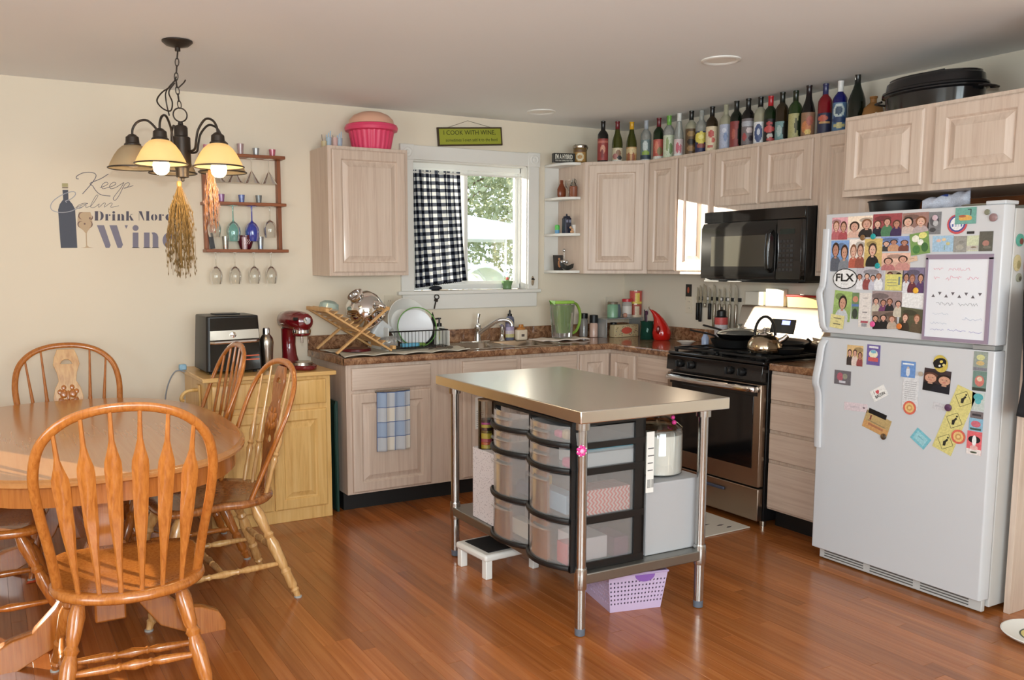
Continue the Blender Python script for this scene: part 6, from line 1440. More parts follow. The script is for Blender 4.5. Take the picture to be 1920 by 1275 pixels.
for k in range(26): a = rr.uniform(0, 2*PI); c_ = Vector((math.cos(a)*.012, math.sin(a)*.030, .05+rr.random()*.05)); m.add([c_+Vector(q)*.011 for q in ((-1, 0, 0), (0, -1, .4), (1, 0, .2), (0, 1, .5))], [(0, 1, 2, 3)])
obj('leaves', m, C(110, 160, 70), gpt, kind='stuff', smooth=False, recalc=False)

# ================================================================== OPEN SHELF THINGS
def sat(x, y): return (x, y)
solo('brown_bottle', 'squat reddish brown bottle at the left of the second open shelf', 'bottle', MB().lathe([(.030, 0), (.036, .015), (.036, .055), (.020, .085), (.013, .095), (.013, .118), (.001, .118)], 20, sx=.95, sy=.6), C(122, 60, 34, .25), (-.705, -.16, 1.9025))
wg_ = thing('cordial_glass', 'small clear goblet between the two brown bottles on the open shelf', 'glass', (-.672, -.20, 1.9025))
obj('bowl', MB().lathe([(.004, .05), (.022, .07), (.028, .115)], 20, cap=False), M['glass'], wg_, recalc=False); obj('stem', MB().lathe([(.020, 0), (.004, .006), (.004, .05)], 14), M['glass'], wg_, recalc=False)
bb = thing('jug_bottle', 'clear jug bottle with reddish wrap and small finger loop on the open shelf', 'bottle', (-.652, -.225, 1.9025))
obj('wrapped_base', MB().lathe([(.028, 0), (.030, .004), (.030, .07), (.026, .074)], 20, sx=.9), C(136, 78, 52, .4), bb); obj('glass_neck', MB().lathe([(.026, .074), (.018, .095), (.010, .105), (.010, .125)], 18, sx=.9), M['glass'], bb, recalc=False); obj('finger_loop', MB().tube([(.016+.010*math.cos(a), 0, .108+.012*math.sin(a)) for a in [2*PI*k/14 for k in range(14)]], .0025, 6, closed=True), M['glass'], bb)
jb = thing('dark_blue_jar', 'dark blue square lidded jar on the third open shelf', 'jar', (-.680, -.19, 1.6525))
obj('jar_body', taper(MB(), .052, .045, .052, .045, 0, .105, .006), C(36, 42, 62, .3), jb, bevel=.002); obj('lid', MB().lathe([(.028, .105), (.024, .118), (.006, .122), (.005, .134), (.001, .136)], 16), C(30, 36, 56, .3), jb)
m = MB()
for q in (-1, 1): m.box(q*.012-.008, -.0236, .075, q*.012+.008, -.0228, .093)
obj('pale_panes', m, C(130, 136, 160), jb, smooth=False)
solo('green_can', 'small green and blue can on the third open shelf', 'can', MB().lathe([(.016, 0), (.017, .004), (.017, .025), (.001, .0255)], 16, col=srgb(70, 150, 200)).lathe([(.017, .025), (.017, .055), (.012, .060), (.001, .061)], 16, col=srgb(70, 200, 60)), M['print'], (-.725, -.14, 1.6525))
solo('white_box', 'small white box at the right of the third open shelf', 'box', bx(-.014, -.010, 0, .014, .010, .060), M['paper'], (-.632, -.205, 1.6525), bevel=.001)
solo('beaded_ornament', 'cluster of peach beads in front of the dark blue jar', 'ornament', MB().ball((0, 0, .010), .010, 8, 6).ball((.014, .003, .010), .010, 8, 6).ball((.007, .001, .026), .010, 8, 6).ball((-.008, 0, .040), .009, 8, 6), C(216, 170, 130, .4), (-.668, -.232, 1.6525))
pf = thing('framed_picture', 'small dark picture of an orange figure on the lowest open shelf', 'picture', (-.700, -.13, 1.3945), rot=(math.radians(-8), 0, math.radians(-10)))
obj('frame', bx(-.040, -.004, 0, .036, .004, .108), C(52, 46, 44, .4), pf, bevel=.001)
obj('figure_print', MB().prism(ell(.004, .045, .012, .026, 16), 0, .0006, T(0, -.0042, 0) @ R(x=90)).ball((.004, -.0045, .080), .008, 8, 6, (1, .1, 1)), C(200, 140, 96), pf)
bw = thing('boat_bowl', 'dark boat-shaped bowl with a silver bottle trio on the lowest open shelf', 'bowl', (-.665, -.185, 1.3945), -12)
obj('bowl', MB().grid(lambda u, v: ((u-.5)*.12, .022*math.cos(PI*v)*math.sin(PI*max(.06, min(.94, u))), .002+.030*abs(math.cos(PI*v))+.034*abs(u-.5)**2*4), 18, 10), C(44, 46, 44, .4), bw, recalc=False)
sl_ = thing('silver_figurine', 'silvery round figurine standing behind the boat-shaped bowl', 'figurine', (-.660, -.135, 1.3945))
obj('silver_body', MB().ball((0, 0, .022), .022, 12, 8).ball((.022, 0, .058), .016, 10, 6).ball((-.022, 0, .058), .016, 10, 6).ball((0, 0, .062), .018, 10, 6).tube([(0, 0, .07), (0, 0, .13)], .003, 8).ball((0, 0, .14), .013, 10, 6), M['chrome'], sl_)

# ================================================================== BOTTLES ON THE CABINETS
def cellprint(m, fn, nu, nv, colf): m.grid(fn, nu, nv, colf=colf)
def bottle(x, y, label, h, kind, glass, capc, lab=None, capsule=True, z=ZT, name='wine_bottle', r=.037, wide=1.0):
    t_ = thing(name, label, 'bottle', (x, y, z+.0008), group='bottles on top of the kitchen cabinets')
    s_ = h/.29
    if kind == 'bordeaux': prof = [(r*.9, 0), (r, .004), (r, .182*s_), (r*.97, .196*s_), (r*.75, .213*s_), (r*.45, .226*s_), (.0145, .236*s_), (.0138, .282*s_), (.0150, .283*s_), (.0150, .29*s_)]
    elif kind == 'burgundy': prof = [(r*.9, 0), (r, .004), (r, .135*s_), (r*.94, .158*s_), (r*.75, .185*s_), (r*.52, .210*s_), (.0160, .232*s_), (.0138, .250*s_), (.0138, .282*s_), (.0152, .283*s_), (.0152, .29*s_)]
    else: prof = [(r*.8, 0), (r*.85, .004), (r*.85, .12*s_), (r*.78, .16*s_), (r*.56, .20*s_), (.0160, .235*s_), (.0130, .255*s_), (.0130, .285*s_), (.0145, .29*s_)]
    obj('glass_body', MB().lathe(prof, 28), glass, t_)
    if capsule:
        i0 = .228*s_ if kind == 'bordeaux' else .236*s_
        obj('capsule', MB().lathe([(.0160, i0), (.0150, i0+.008), (.0150, .281*s_), (.0163, .283*s_), (.0163, .2915*s_), (.001, .292*s_)], 20), capc, t_)
    if lab:
        z0, z1, base, shapes = lab; rl = (r*.85 if kind == 'slim' else r)+.0007
        ac_ = math.atan2(-5.26-y, -4.30-x); sp_ = math.radians(150)
        def cf(u, v):
            c_ = base
            for (cx_, cy_, rx, ry, cc_) in shapes:
                if ((u-cx_)/rx)**2+((v-cy_)/ry)**2 < 1: c_ = cc_
            return srgb(*c_)
        m = MB(); m.grid(lambda u, v: (rl*math.cos(ac_-sp_/2+sp_*u), rl*math.sin(ac_-sp_/2+sp_*u), (z0+(z1-z0)*v)*s_), 22, 20, colf=cf)
        obj('label_paper', m, M['print'], t_, recalc=False)
    return t_
gd = lambda n_, c_, t=0.0, op=.35: glassy(n_, c_, .10, op)
def dkg(n_, c): return flat(n_, srgb(*c), .06, coat=.3)
g_black = dkg('glass_black', (18, 16, 16)); g_olive = dkg('glass_olive', (66, 68, 22)); g_green = dkg('glass_green', (22, 40, 18)); g_dgreen = dkg('glass_dark_green', (14, 24, 14)); g_brown = dkg('glass_brown', (44, 32, 16))
g_clear = glassy('bottle_clear', (.80, .82, .80, 1), .10, .22); g_pale = glassy('bottle_pale', (.80, .78, .62, 1), .10, .30); g_blue = dkg('glass_cobalt', (18, 20, 96)); g_red = dkg('glass_red', (122, 16, 26))
mg = dkg('glass_midgreen', (40, 60, 26))
ck = lambda r_, g_, b_: C(r_, g_, b_, .25)
X2 = -.20
B = [
 (-.497, -.35, 'black bottle with deep red label and black neck, second item from the jar', .276, 'bordeaux', g_black, ck(22, 20, 20), (.012, .165, (150, 40, 34), [(.5, .85, .5, .06, (190, 100, 80)), (.5, .5, .2, .2, (206, 140, 110)), (.45, .3, .1, .2, (120, 24, 24))])),
 (-.372, -.35, 'olive bottle with maroon neck and white and gold picture label', .283, 'burgundy', g_olive, ck(110, 22, 32), (.006, .105, (222, 206, 170), [(.6, .6, .2, .25, (150, 110, 80)), (.35, .4, .2, .2, (190, 120, 110)), (.7, .3, .2, .15, (60, 60, 60)), (.5, .05, .6, .1, (236, 232, 222))])),
 (-.247, -.352, 'olive bottle with bright yellow neck and orange sunset label', .293, 'burgundy', g_olive, ck(226, 170, 30), (.006, .115, (216, 160, 90), [(.5, .75, .6, .2, (232, 200, 140)), (.3, .35, .12, .3, (176, 96, 50)), (.65, .35, .12, .3, (176, 96, 50)), (.5, .05, .6, .1, (236, 232, 222))])),
 (X2, -.449, 'clear bottle with silver neck and blue-green sailboat label', .292, 'bordeaux', g_clear, ck(170, 176, 184), (.010, .155, (120, 140, 140), [(.45, .7, .2, .25, (206, 214, 210)), (.5, .35, .3, .14, (150, 180, 60)), (.5, .2, .6, .12, (60, 76, 90)), (.5, .04, .6, .08, (226, 228, 226))])),
 (X2, -.580, 'green bottle with burgundy neck and orange-red patterned label', .287, 'bordeaux', g_green, ck(104, 24, 38), (.012, .145, (190, 70, 50), [(.35, .6, .15, .3, (216, 120, 90)), (.6, .4, .2, .2, (140, 120, 70)), (.5, .05, .6, .1, (230, 226, 216))])),
 (X2, -.681, 'clear bottle with light green neck and pale green leafy label', .287, 'bordeaux', g_clear, ck(110, 170, 70), (.010, .160, (206, 216, 186), [(.4, .6, .1, .3, (150, 170, 110)), (.65, .4, .12, .25, (120, 150, 90))])),
 (X2, -.778, 'slender clear bottle with white stopper and pink blossom label', .294, 'slim', g_clear, ck(220, 220, 216), (.010, .120, (216, 196, 196), [(.4, .5, .14, .3, (196, 80, 100)), (.65, .45, .1, .25, (206, 110, 120)), (.5, .06, .6, .1, (236, 236, 234))])),
 (X2, -.892, 'pale bottle with black neck and ornate dark gold label', .287, 'bordeaux', g_pale, ck(20, 20, 20), (.006, .175, (96, 70, 40), [(.5, .8, .3, .1, (150, 116, 60)), (.5, .5, .3, .1, (40, 30, 26)), (.5, .25, .3, .1, (150, 110, 60))])),
 (X2, -.984, 'clear bottle with yellow sun over dark blue label', .277, 'bordeaux', g_clear, None, (.006, .150, (40, 44, 90), [(.5, .72, .5, .26, (226, 206, 60)), (.5, .75, .2, .12, (240, 226, 120)), (.5, .35, .3, .12, (150, 70, 60))])),
 (X2, -1.077, 'near-black bottle with tall cream label and red script drawing', .285, 'bordeaux', g_brown, ck(20, 18, 16), (.008, .165, (224, 204, 168), [(.45, .7, .2, .14, (190, 60, 50)), (.6, .45, .12, .12, (200, 80, 60)), (.4, .2, .2, .06, (196, 90, 70))])),
 (X2, -1.194, 'pale yellow bottle with long neck and lilac blue label', .280, 'bordeaux', g_pale, None, (.010, .165, (176, 182, 206), [(.5, .5, .12, .2, (120, 140, 180)), (.4, .75, .15, .1, (206, 210, 224))])),
 (X2, -1.281, 'dark green bottle with a dull red label panel', .292, 'bordeaux', g_dgreen, ck(24, 24, 22), (.012, .165, (140, 44, 40), [(.85, .5, .25, .6, (20, 26, 18)), (.35, .5, .12, .2, (176, 80, 60))])),
 (X2, -1.375, 'black bottle with grey and red mosaic label', .287, 'bordeaux', g_black, ck(18, 18, 18), (.014, .170, (120, 110, 112), [(.3, .3, .15, .15, (170, 60, 60)), (.6, .55, .2, .12, (206, 190, 190)), (.7, .25, .15, .12, (60, 50, 60)), (.5, .8, .5, .12, (176, 176, 184))])),
 (X2, -1.470, 'pale bottle with black neck and blue and white label', .281, 'bordeaux', g_pale, ck(16, 16, 16), (.006, .140, (224, 226, 230), [(.4, .5, .25, .4, (60, 80, 130)), (.42, .55, .1, .15, (200, 206, 220))])),
 (X2, -1.546, 'green bottle with bright red neck and red-black label', .274, 'bordeaux', g_green, ck(176, 26, 36), (.012, .150, (30, 30, 30), [(.45, .55, .35, .14, (196, 50, 44)), (.45, .8, .2, .08, (176, 40, 40)), (.5, .25, .2, .1, (196, 190, 180)), (.55, .1, .25, .08, (190, 50, 50))])),
 (X2, -1.631, 'olive brown bottle with small teal label', .281, 'bordeaux', g_brown, ck(22, 24, 16), (.010, .120, (110, 150, 150), [(.8, .5, .25, .6, (28, 26, 16)), (.35, .5, .15, .3, (170, 190, 186))])),
 (X2, -1.726, 'green bottle with faded cream vertical label', .274, 'bordeaux', mg, ck(26, 34, 18), (.012, .155, (176, 170, 110), [(.55, .5, .08, .3, (90, 90, 60)), (.85, .5, .2, .6, (30, 44, 20))])),
 (X2, -1.816, 'dark burgundy bottle with long shoulder and orange flame label', .288, 'burgundy', g_black, ck(30, 14, 18), (.006, .140, (150, 110, 80), [(.4, .4, .3, .25, (206, 120, 50)), (.6, .65, .2, .2, (180, 90, 70)), (.5, .2, .2, .12, (226, 190, 90))])),
 (X2, -1.926, 'red glass bottle with blue neck and navy label', .277, 'bordeaux', g_red, ck(40, 44, 90), (.006, .125, (34, 40, 76), [(.4, .75, .3, .14, (190, 80, 50)), (.5, .55, .35, .06, (196, 150, 80))])),
 (X2, -2.021, 'cobalt blue bottle with white neck and pale tree label', .275, 'bordeaux', g_blue, ck(226, 226, 224), (.010, .170, (70, 110, 150), [(.45, .72, .32, .24, (190, 206, 206)), (.45, .72, .2, .15, (60, 84, 110)), (.5, .2, .35, .08, (206, 196, 130)), (.5, .4, .5, .1, (30, 60, 110))])),
]
for x_, y_, lb_, h_, k_, g_, c_, l_ in B:
    bottle(x_, y_, lb_, h_, k_, g_, c_, (l_[0], l_[1], l_[2], l_[3]), capsule=c_ is not None)
sw = bottle(-.20, -2.125, 'large black swing-top bottle with pale stopper beside the brown jug', .300, 'burgundy', g_dgreen, ck(30, 30, 28), None, r=.044)
obj('swing_stopper', MB().lathe([(.010, .300), (.013, .306), (.010, .316), (.004, .320), (.001, .321)], 14), M['ivory'], sw); obj('wire_bail', MB().tube([(.018, 0, .262), (.024, 0, .285), (.014, 0, .308), (-.014, 0, .308), (-.024, 0, .285), (-.018, 0, .262)], .0016, 6), M['steel'], sw)
bj = thing('brown_jug', 'small tan stoneware jug between swing-top bottle and roaster', 'jug', (-.20, -2.225, ZT+.0008))
obj('jug_body', MB().lathe([(.045, 0), (.052, .01), (.054, .07), (.046, .105), (.024, .125), (.016, .132), (.016, .150), (.020, .155), (.020, .162), (.001, .162)], 26), C(150, 106, 58, .25), bj)
bc_ = thing('bottle_cork_figure', 'tiny cream figure on the ledge in front of the swing-top bottle', 'figurine', (-.44, -2.42, ZT+.0008))
obj('figure_body', MB().ball((0, 0, .012), .013, 12, 8).ball((0, 0, .028), .008, 10, 6), M['ivory'], bc_)
# storage jar with clamp lid
sj = thing('clamp_jar', 'glass clamp-lid jar with gold label at the left end of the bottle row', 'jar', (-.580, -.20, ZT+.0008))
obj('jar_glass', MB().lathe([(.045, 0), (.048, .006), (.048, .095), (.043, .105)], 26), C(130, 104, 60, .15), sj); obj('metal_lid', MB().lathe([(.050, .105), (.052, .110), (.052, .122), (.046, .128), (.001, .130)], 26), M['steel'], sj)
ac_ = math.atan2(-5.06, -3.72); m = MB()
m.grid(lambda u, v: (.0488*math.cos(ac_-.9+1.8*u), .0488*math.sin(ac_-.9+1.8*u), .012+.082*v), 16, 14, colf=lambda u, v: srgb(*((226, 214, 180) if ((u-.5)/.34)**2+((v-.38)/.34)**2 < 1 and not ((u-.5)/.18)**2+((v-.38)/.18)**2 < 1 else (110, 76, 40) if v > .75 else (178, 130, 50))))
obj('label_paper', m, M['print'], sj, recalc=False); obj('clamp_wire', MB().tube([(-.05, -.01, .09), (-.058, -.012, .115), (-.045, -.01, .130)], .002, 6).tube([(.05, -.01, .09), (.058, -.012, .115), (.045, -.01, .130)], .002, 6), M['steel'], sj)
# roaster
ro = thing('roasting_pan', 'large black oval enamel roasting pan with lid on the cabinet above the fridge', 'roaster', (-.36, -2.66, ZT+.0008), -90)
def oval(m, prof, a, b): return m.lathe([(r_, z_) for r_, z_ in prof], 48, Matrix.Diagonal((a, b, 1, 1)))
en = flat('speckled_black_enamel', srgb(20, 21, 24), .14, coat=.4)
obj('pan_base', oval(MB(), [(.82, 0), (.90, .01), (.93, .085), (1.0, .092), (1.0, .098), (.93, .098)], .245, .165), en, ro)
obj('domed_lid', oval(MB(), [(.97, .099), (1.0, .104), (.99, .112), (.93, .118), (.91, .150), (.86, .160), (.86, .166), (.5, .178), (.001, .182)], .245, .165), en, ro)
for sx in (-1, 1): obj('handle', MB().tube([(sx*.238, -.045, .085), (sx*.275, -.04, .080), (sx*.280, 0, .080), (sx*.275, .04, .080), (sx*.238, .045, .085)], .006, 8), en, ro)
obj('lid_handle', MB().tube([(-.05, 0, .178), (-.045, 0, .192), (.045, 0, .192), (.05, 0, .178)], .005, 8), en, ro)

# ================================================================== ON TOP OF THE FRIDGE
FZ = 1.669
kb_ = solo('black_bowl', 'wide black non-stick pan on top of the refrigerator', 'pan', MB().lathe([(.085, 0), (.105, .012), (.112, .055), (.118, .060), (.112, .062), (.10, .016), (.001, .010)], 36), M['black_m'], (-.52, -2.60, FZ))
pb = thing('plastic_bag', 'crumpled blue and white plastic package on top of the refrigerator', 'bag', (-.50, -2.84, FZ-.012), -60); pb.scale = (.78, .8, .72)
m = MB(); rr = random.Random(9)
m.grid(lambda u, v: ((u-.5)*.24, (.05+.02*math.sin(u*9))*math.cos(2*PI*v)*(.5+.6*u), .062+.03*u+(.034+.020*u)*math.sin(2*PI*v)+.006*math.sin(u*21+v*17)), 24, 20, colf=lambda u, v: srgb(*((44, 74, 160) if .3 < u < .55 and .4 < (v*2 % 1) < .7 else (206, 210, 226))))
obj('film', m, M['print'], pb, recalc=False, ang=60)
solo('glass_tray', 'pale shallow dish on the right end of the refrigerator top', 'dish', MB().lathe([(.06, 0), (.085, .012), (.080, .014), (.001, .004)], 30, sx=1.3), C(214, 206, 186, .2), (-.60, -3.08, FZ))

# ================================================================== FRIDGE DOOR: PHOTOS, NOTES, MAGNETS
def card(name, label, cat, y, z, w, h, base, shapes=(), tilt=0, lay=0, group=None, outline=None, th=.0012):
    """shapes: (kind, cx, cy, rx, ry, colour) in fractions of the card, layered print"""
    t_ = MB(); d0 = -.0005-lay*.0016
    pl = outline or [(-.5, -.5), (.5, -.5), (.5, .5), (-.5, .5)]
    def put(poly, ya, yb, col):
        n_ = len(poly); vs = [(a*w, ya, b*h) for a, b in poly]+[(a*w, yb, b*h) for a, b in poly]
        t_.add(vs, [tuple(range(n_))]+[(i, (i+1) % n_, n_+(i+1) % n_, n_+i) for i in range(n_)], srgb(*col))
    put(pl, d0-th, d0, base)
    for k, (kd, cx_, cy_, rx, ry, col) in enumerate(shapes):
        ya = d0-th-.00008*(k+1)
        poly = [(cx_-rx, cy_-ry), (cx_+rx, cy_-ry), (cx_+rx, cy_+ry), (cx_-rx, cy_+ry)] if kd == 'r' else ell(cx_, cy_, rx, ry, 14)
        if kd != 'p': poly = [(max(-.5, min(.5, a)), max(-.5, min(.5, b))) for a, b in poly]
        n_ = len(poly); t_.add([(a*w, ya, b*h) for a, b in poly], [tuple(range(n_))], srgb(*col))
    o = solo(name, label, cat, t_, M['print'], (-.8052, y, z), group=group, rot=(0, math.radians(tilt), math.radians(-90)), smooth=False, recalc=False)
    # rotation: tilt about the face normal, then turn the face towards -x
    o.rotation_euler = (Matrix.Rotation(math.radians(-90), 4, 'Z') @ Matrix.Rotation(math.radians(tilt), 4, 'Y')).to_euler()
    return o
SK = [(226, 176, 150), (206, 150, 120), (216, 160, 136), (190, 130, 104)]; HR = [(60, 36, 26), (40, 28, 24), (130, 76, 40), (90, 50, 34)]
def people(n, bg_, tops, seed, y0=.05, s=1.0):
    rr = random.Random(seed); sh = [('r', 0, .25, .5, .25, tuple(min(255, int(c_*1.08)) for c_ in bg_)), ('e', rr.uniform(-.3, .3), .3, .3, .12, tuple(int(c_*.8) for c_ in bg_))]
    for k in range(n):
        cx_ = -.5+(k+.5)/n+rr.uniform(-.04, .04); cy_ = y0+rr.uniform(-.06, .08); r_ = .34/n*s if n > 1 else .2; ry = max(.10, min(.20, r_*1.25)); hc = rr.choice(HR); sk = rr.choice(SK)
        sh += [('e', cx_, cy_-ry-.30, r_*1.9, .34, tops[k % len(tops)]), ('r', cx_, cy_-ry*.95, r_*.35, .06, sk), ('e', cx_, cy_+ry*.18, r_*1.22, ry*1.18, hc), ('e', cx_, cy_, r_*.86, ry*.95, sk), ('e', cx_-r_*.32, cy_+ry*.12, r_*.11, ry*.07, (50, 36, 34)), ('e', cx_+r_*.32, cy_+ry*.12, r_*.11, ry*.07, (50, 36, 34)), ('e', cx_, cy_-ry*.42, r_*.28, ry*.09, (190, 90, 84))]
    return sh
ph = 'snapshots stuck on the freezer door'
def photo(label, y, z, w, h, n, bg_, tops, seed, tilt=0, lay=0, **k): return card('photo', label, 'photo', y, z, w, h, bg_, people(n, bg_, tops, seed, **k), tilt, lay, ph)
photo('pinkish photo of two people in the top left corner of the freezer door', -2.530, 1.600, .085, .102, 2, (216, 150, 160), [(190, 90, 100), (176, 60, 70)], 1)
photo('bright photo of two people with dark straps, second in the top row', -2.636, 1.604, .128, .096, 2, (240, 214, 190), [(226, 180, 160), (40, 36, 36)], 2)
photo('dark red photo of three people with a green dress, third in the top row', -2.772, 1.607, .140, .098, 3, (150, 50, 60), [(30, 30, 50), (70, 130, 90), (60, 40, 90)], 3)
photo('photo of two long-haired girls, fourth in the top row', -2.905, 1.610, .120, .088, 2, (150, 110, 100), [(214, 190, 180), (190, 170, 170)], 4)
card('photo', 'grey scan print at the right end of the freezer photo row', 'photo', -2.990, 1.606, .058, .092, (128, 128, 132), [('e', 0, .1, .35, .25, (90, 90, 96)), ('e', .1, .0, .2, .14, (190, 190, 192)), ('e', -.1, -.3, .25, .1, (70, 70, 74))], 0, 0, ph)
photo('photo of two men in sunglasses before a blue sky, left edge of the freezer door', -2.536, 1.474, .096, .142, 2, (110, 150, 206), [(90, 96, 110), (130, 136, 146)], 5, y0=.12)
photo('reddish photo of two women hugging, beside the two men', -2.628, 1.484, .084, .130, 2, (236, 224, 214), [(190, 80, 50), (150, 70, 50)], 6)
photo('portrait of a laughing man with dark cap on yellow ground', -2.711, 1.487, .088, .124, 1, (206, 176, 96), [(30, 30, 34)], 7, lay=1, s=1.5)
photo('photo of three people before a blue sky', -2.814, 1.524, .135, .064, 3, (112, 140, 200), [(60, 60, 66), (206, 150, 110), (120, 60, 50)], 8)
card('flower_card', 'card with white and green flowers tilted on the freezer door', 'card', -2.931, 1.523, .085, .092, (120, 160, 80), [('e', -.2, .25, .2, .16, (240, 238, 220)), ('e', .2, .35, .22, .14, (232, 226, 120)), ('e', .05, .05, .16, .14, (246, 246, 240)), ('e', -.2, -.25, .2, .2, (70, 130, 60)), ('e', .25, -.2, .18, .22, (60, 110, 56))], -8, 1)
photo('peach photo of two girls smiling, below the blue-sky photo', -2.823, 1.447, .137, .076, 2, (222, 176, 154), [(190, 110, 110), (206, 140, 130)], 9, s=.8)
card('speech_magnet', 'small peach speech-bubble magnet on the freezer door', 'magnet', -2.905, 1.458, .040, .022, (226, 190, 160), [('r', -.1, .1, .3, .05, (170, 130, 110))], -10, 2)
photo('crowded photo of people in white shirts beside the round FLX sticker', -2.700, 1.371, .136, .100, 4, (180, 176, 186), [(236, 236, 240), (150, 60, 60), (200, 200, 216)], 10)
photo('party photo behind the yellow sticky note', -2.820, 1.368, .086, .094, 2, (190, 170, 150), [(206, 196, 190), (150, 140, 130)], 11)
card('sticky_note', 'yellow sticky note in the middle of the freezer photos', 'note', -2.818, 1.357, .080, .070, (222, 214, 110), [('r', -.08, .15, .3, .02, (150, 150, 120)), ('r', -.1, -.02, .28, .02, (150, 150, 120)), ('r', -.05, -.2, .3, .02, (150, 150, 120)), ('r', .35, .1, .05, .25, (110, 130, 140))], 0, 1)
photo('photo of a mixed crowd with orange-haired person', -2.910, 1.368, .100, .108, 3, (120, 110, 140), [(226, 226, 232), (110, 40, 60), (90, 60, 110)], 12)
card('index_card', 'blank white card left of the framed white board', 'card', -2.914, 1.281, .102, .064, (236, 236, 236), (), 0, 0)
fx_ = card('round_sticker', 'round white sticker with black ring and the letters FLX', 'sticker', -2.572, 1.369, .130, .094, (30, 30, 32), [('e', 0, 0, .475, .465, (240, 240, 240))], 0, 1, outline=ell(0, 0, .5, .5, 36))
tx_ = obj('lettering', text_mesh('FLX', .098, .036, .0002, mat=C(24, 24, 26), bold=.03), None, fx_); tx_.location = (-.049, -.0033, -.012)
tx_ = obj('small_lettering', text_mesh('FINGER LAKES', .040, .004, .0002, mat=C(110, 110, 112)), None, fx_); tx_.location = (-.020, -.0033, -.026)
photo('tilted photo of a dark-haired man before green leaves', -2.563, 1.243, .094, .140, 1, (150, 180, 96), [(200, 204, 210)], 13, 4)
card('photo', 'narrow strip photo beside the dark-haired man', 'photo', -2.632, 1.247, .036, .120, (110, 140, 90), [('e', 0, .25, .4, .12, (206, 130, 100)), ('r', 0, .02, .5, .05, (80, 120, 180)), ('e', 0, -.3, .4, .2, (60, 70, 60))], 0, 0, ph)
card('booth_strip', 'long white list strip with faint lines and a red stamp', 'paper', -2.683, 1.229, .062, .156, (230, 222, 216), [('r', 0, .35, .2, .008, (150, 140, 140)), ('r', 0, .12, .15, .008, (150, 140, 140)), ('r', 0, -.06, .2, .012, (120, 110, 112)), ('r', 0, -.22, .16, .008, (150, 140, 140)), ('r', 0, -.34, .3, .03, (176, 60, 80)), ('r', 0, -.43, .22, .05, (150, 150, 156))])
photo('large group photo of laughing people in the lower middle of the freezer door', -2.790, 1.262, .146, .110, 4, (150, 130, 130), [(206, 196, 176), (120, 60, 110), (40, 40, 46)], 14)
photo('lower group photo of women in black', -2.785, 1.190, .120, .080, 3, (120, 100, 90), [(26, 26, 30), (30, 30, 34), (190, 170, 150)], 15, -4, 1)
photo('olive dark photo of two people sitting, lower right of the freezer photos', -2.910, 1.197, .110, .102, 2, (84, 84, 62), [(60, 50, 40), (96, 80, 60)], 16, 5, s=.7)
card('sticky_note', 'yellow sticky note at the bottom left of the freezer door', 'note', -2.541, 1.170, .074, .062, (226, 214, 140), [('r', 0, .25, .28, .03, (110, 100, 80)), ('r', 0, .02, .1, .02, (120, 110, 90)), ('r', 0, -.18, .28, .03, (90, 84, 70))], 6, 2)
for y_, z_, c_, lb_ in ((-2.710, 1.559, (30, 160, 160), 'round teal magnet above the laughing man portrait'), (-2.739, 1.429, (30, 156, 160), 'round teal magnet below the laughing man portrait'), (-2.729, 1.169, (226, 90, 150), 'round pink magnet at the bottom of the group photos'), (-2.860, 1.167, (216, 120, 50), 'round orange magnet at the bottom of the olive photo'), (-2.928, 1.324, (236, 180, 60), 'yellow sun-shaped magnet beside the white board'), (-2.657, 1.555, (130, 96, 60), 'oval brown magnet between the top photos')):
    solo('round_magnet', lb_, 'magnet', MB().lathe([(.012, 0), (.013, .003), (.010, .006), (.001, .007)], 20, R(y=-90)), C(*c_, .3), (-.8105, y_, z_))
wb = thing('memo_board', 'white memo board in a mauve frame with handwritten lines on the freezer door', 'memo board', (-.8055, -3.106, 1.297), -90)
m = MB(); w_, h_, b_ = .278, .358, .014
m.box(-w_/2, -.008, -h_/2, w_/2, 0, -h_/2+b_).box(-w_/2, -.008, h_/2-b_-.006, w_/2, 0, h_/2).box(-w_/2, -.008, -h_/2+b_, -w_/2+b_*.7, 0, h_/2-b_).box(w_/2-b_, -.008, -h_/2+b_, w_/2, 0, h_/2-b_)
obj('frame', m, C(150, 134, 152, .5), wb, bevel=.0)
obj('white_sheet', bx(-w_/2+b_*.6, -.004, -h_/2+b_*.8, w_/2-b_*.8, -.001, h_/2-b_*.8), C(232, 234, 240, .15), wb)
def scribble(x0, x1, z, col, amp, seed, r_=.0007):
    rr = random.Random(seed); pts = []; x_ = x0
    while x_ < x1:
        pts.append((x_, -.0043, z+rr.uniform(-amp, amp))); x_ += rr.uniform(.003, .006)
    return MB().tube(pts, r_, 5), C(*col)
for k, (x0, x1, z_, col, amp) in enumerate(((-.105, -.06, .118, (226, 140, 160), .007), (-.04, .05, .118, (226, 140, 160), .007), (-.10, -.075, .082, (226, 140, 160), .006), (-.05, .02, .082, (222, 110, 140), .010), (.04, .09, .082, (222, 120, 150), .007), (-.085, -.01, -.024, (130, 130, 140), .007), (.01, .09, -.024, (120, 120, 126), .007), (-.10, -.03, -.066, (190, 200, 214), .004), (.03, .11, -.082, (170, 180, 206), .006), (-.105, -.03, -.105, (170, 180, 200), .005), (-.105, -.045, -.134, (140, 140, 190), .004), (-.03, .05, -.132, (120, 110, 190), .004), (.06, .115, -.134, (120, 110, 190), .004))):
    m_, c_ = scribble(x0, x1, z_, col, amp, k); obj('handwriting', m_, c_, wb)
m = MB()
for k in range(8):
    x_ = -.100+k*.028; z_ = .008+.010*(k % 2); m.add([(x_-.008, -.0043, z_-.006*(1 if k % 2 == 0 else -1)), (x_+.008, -.0043, z_-.006*(1 if k % 2 == 0 else -1)), (x_, -.0043, z_+.007*(1 if k % 2 == 0 else -1))], [(0, 1, 2)])
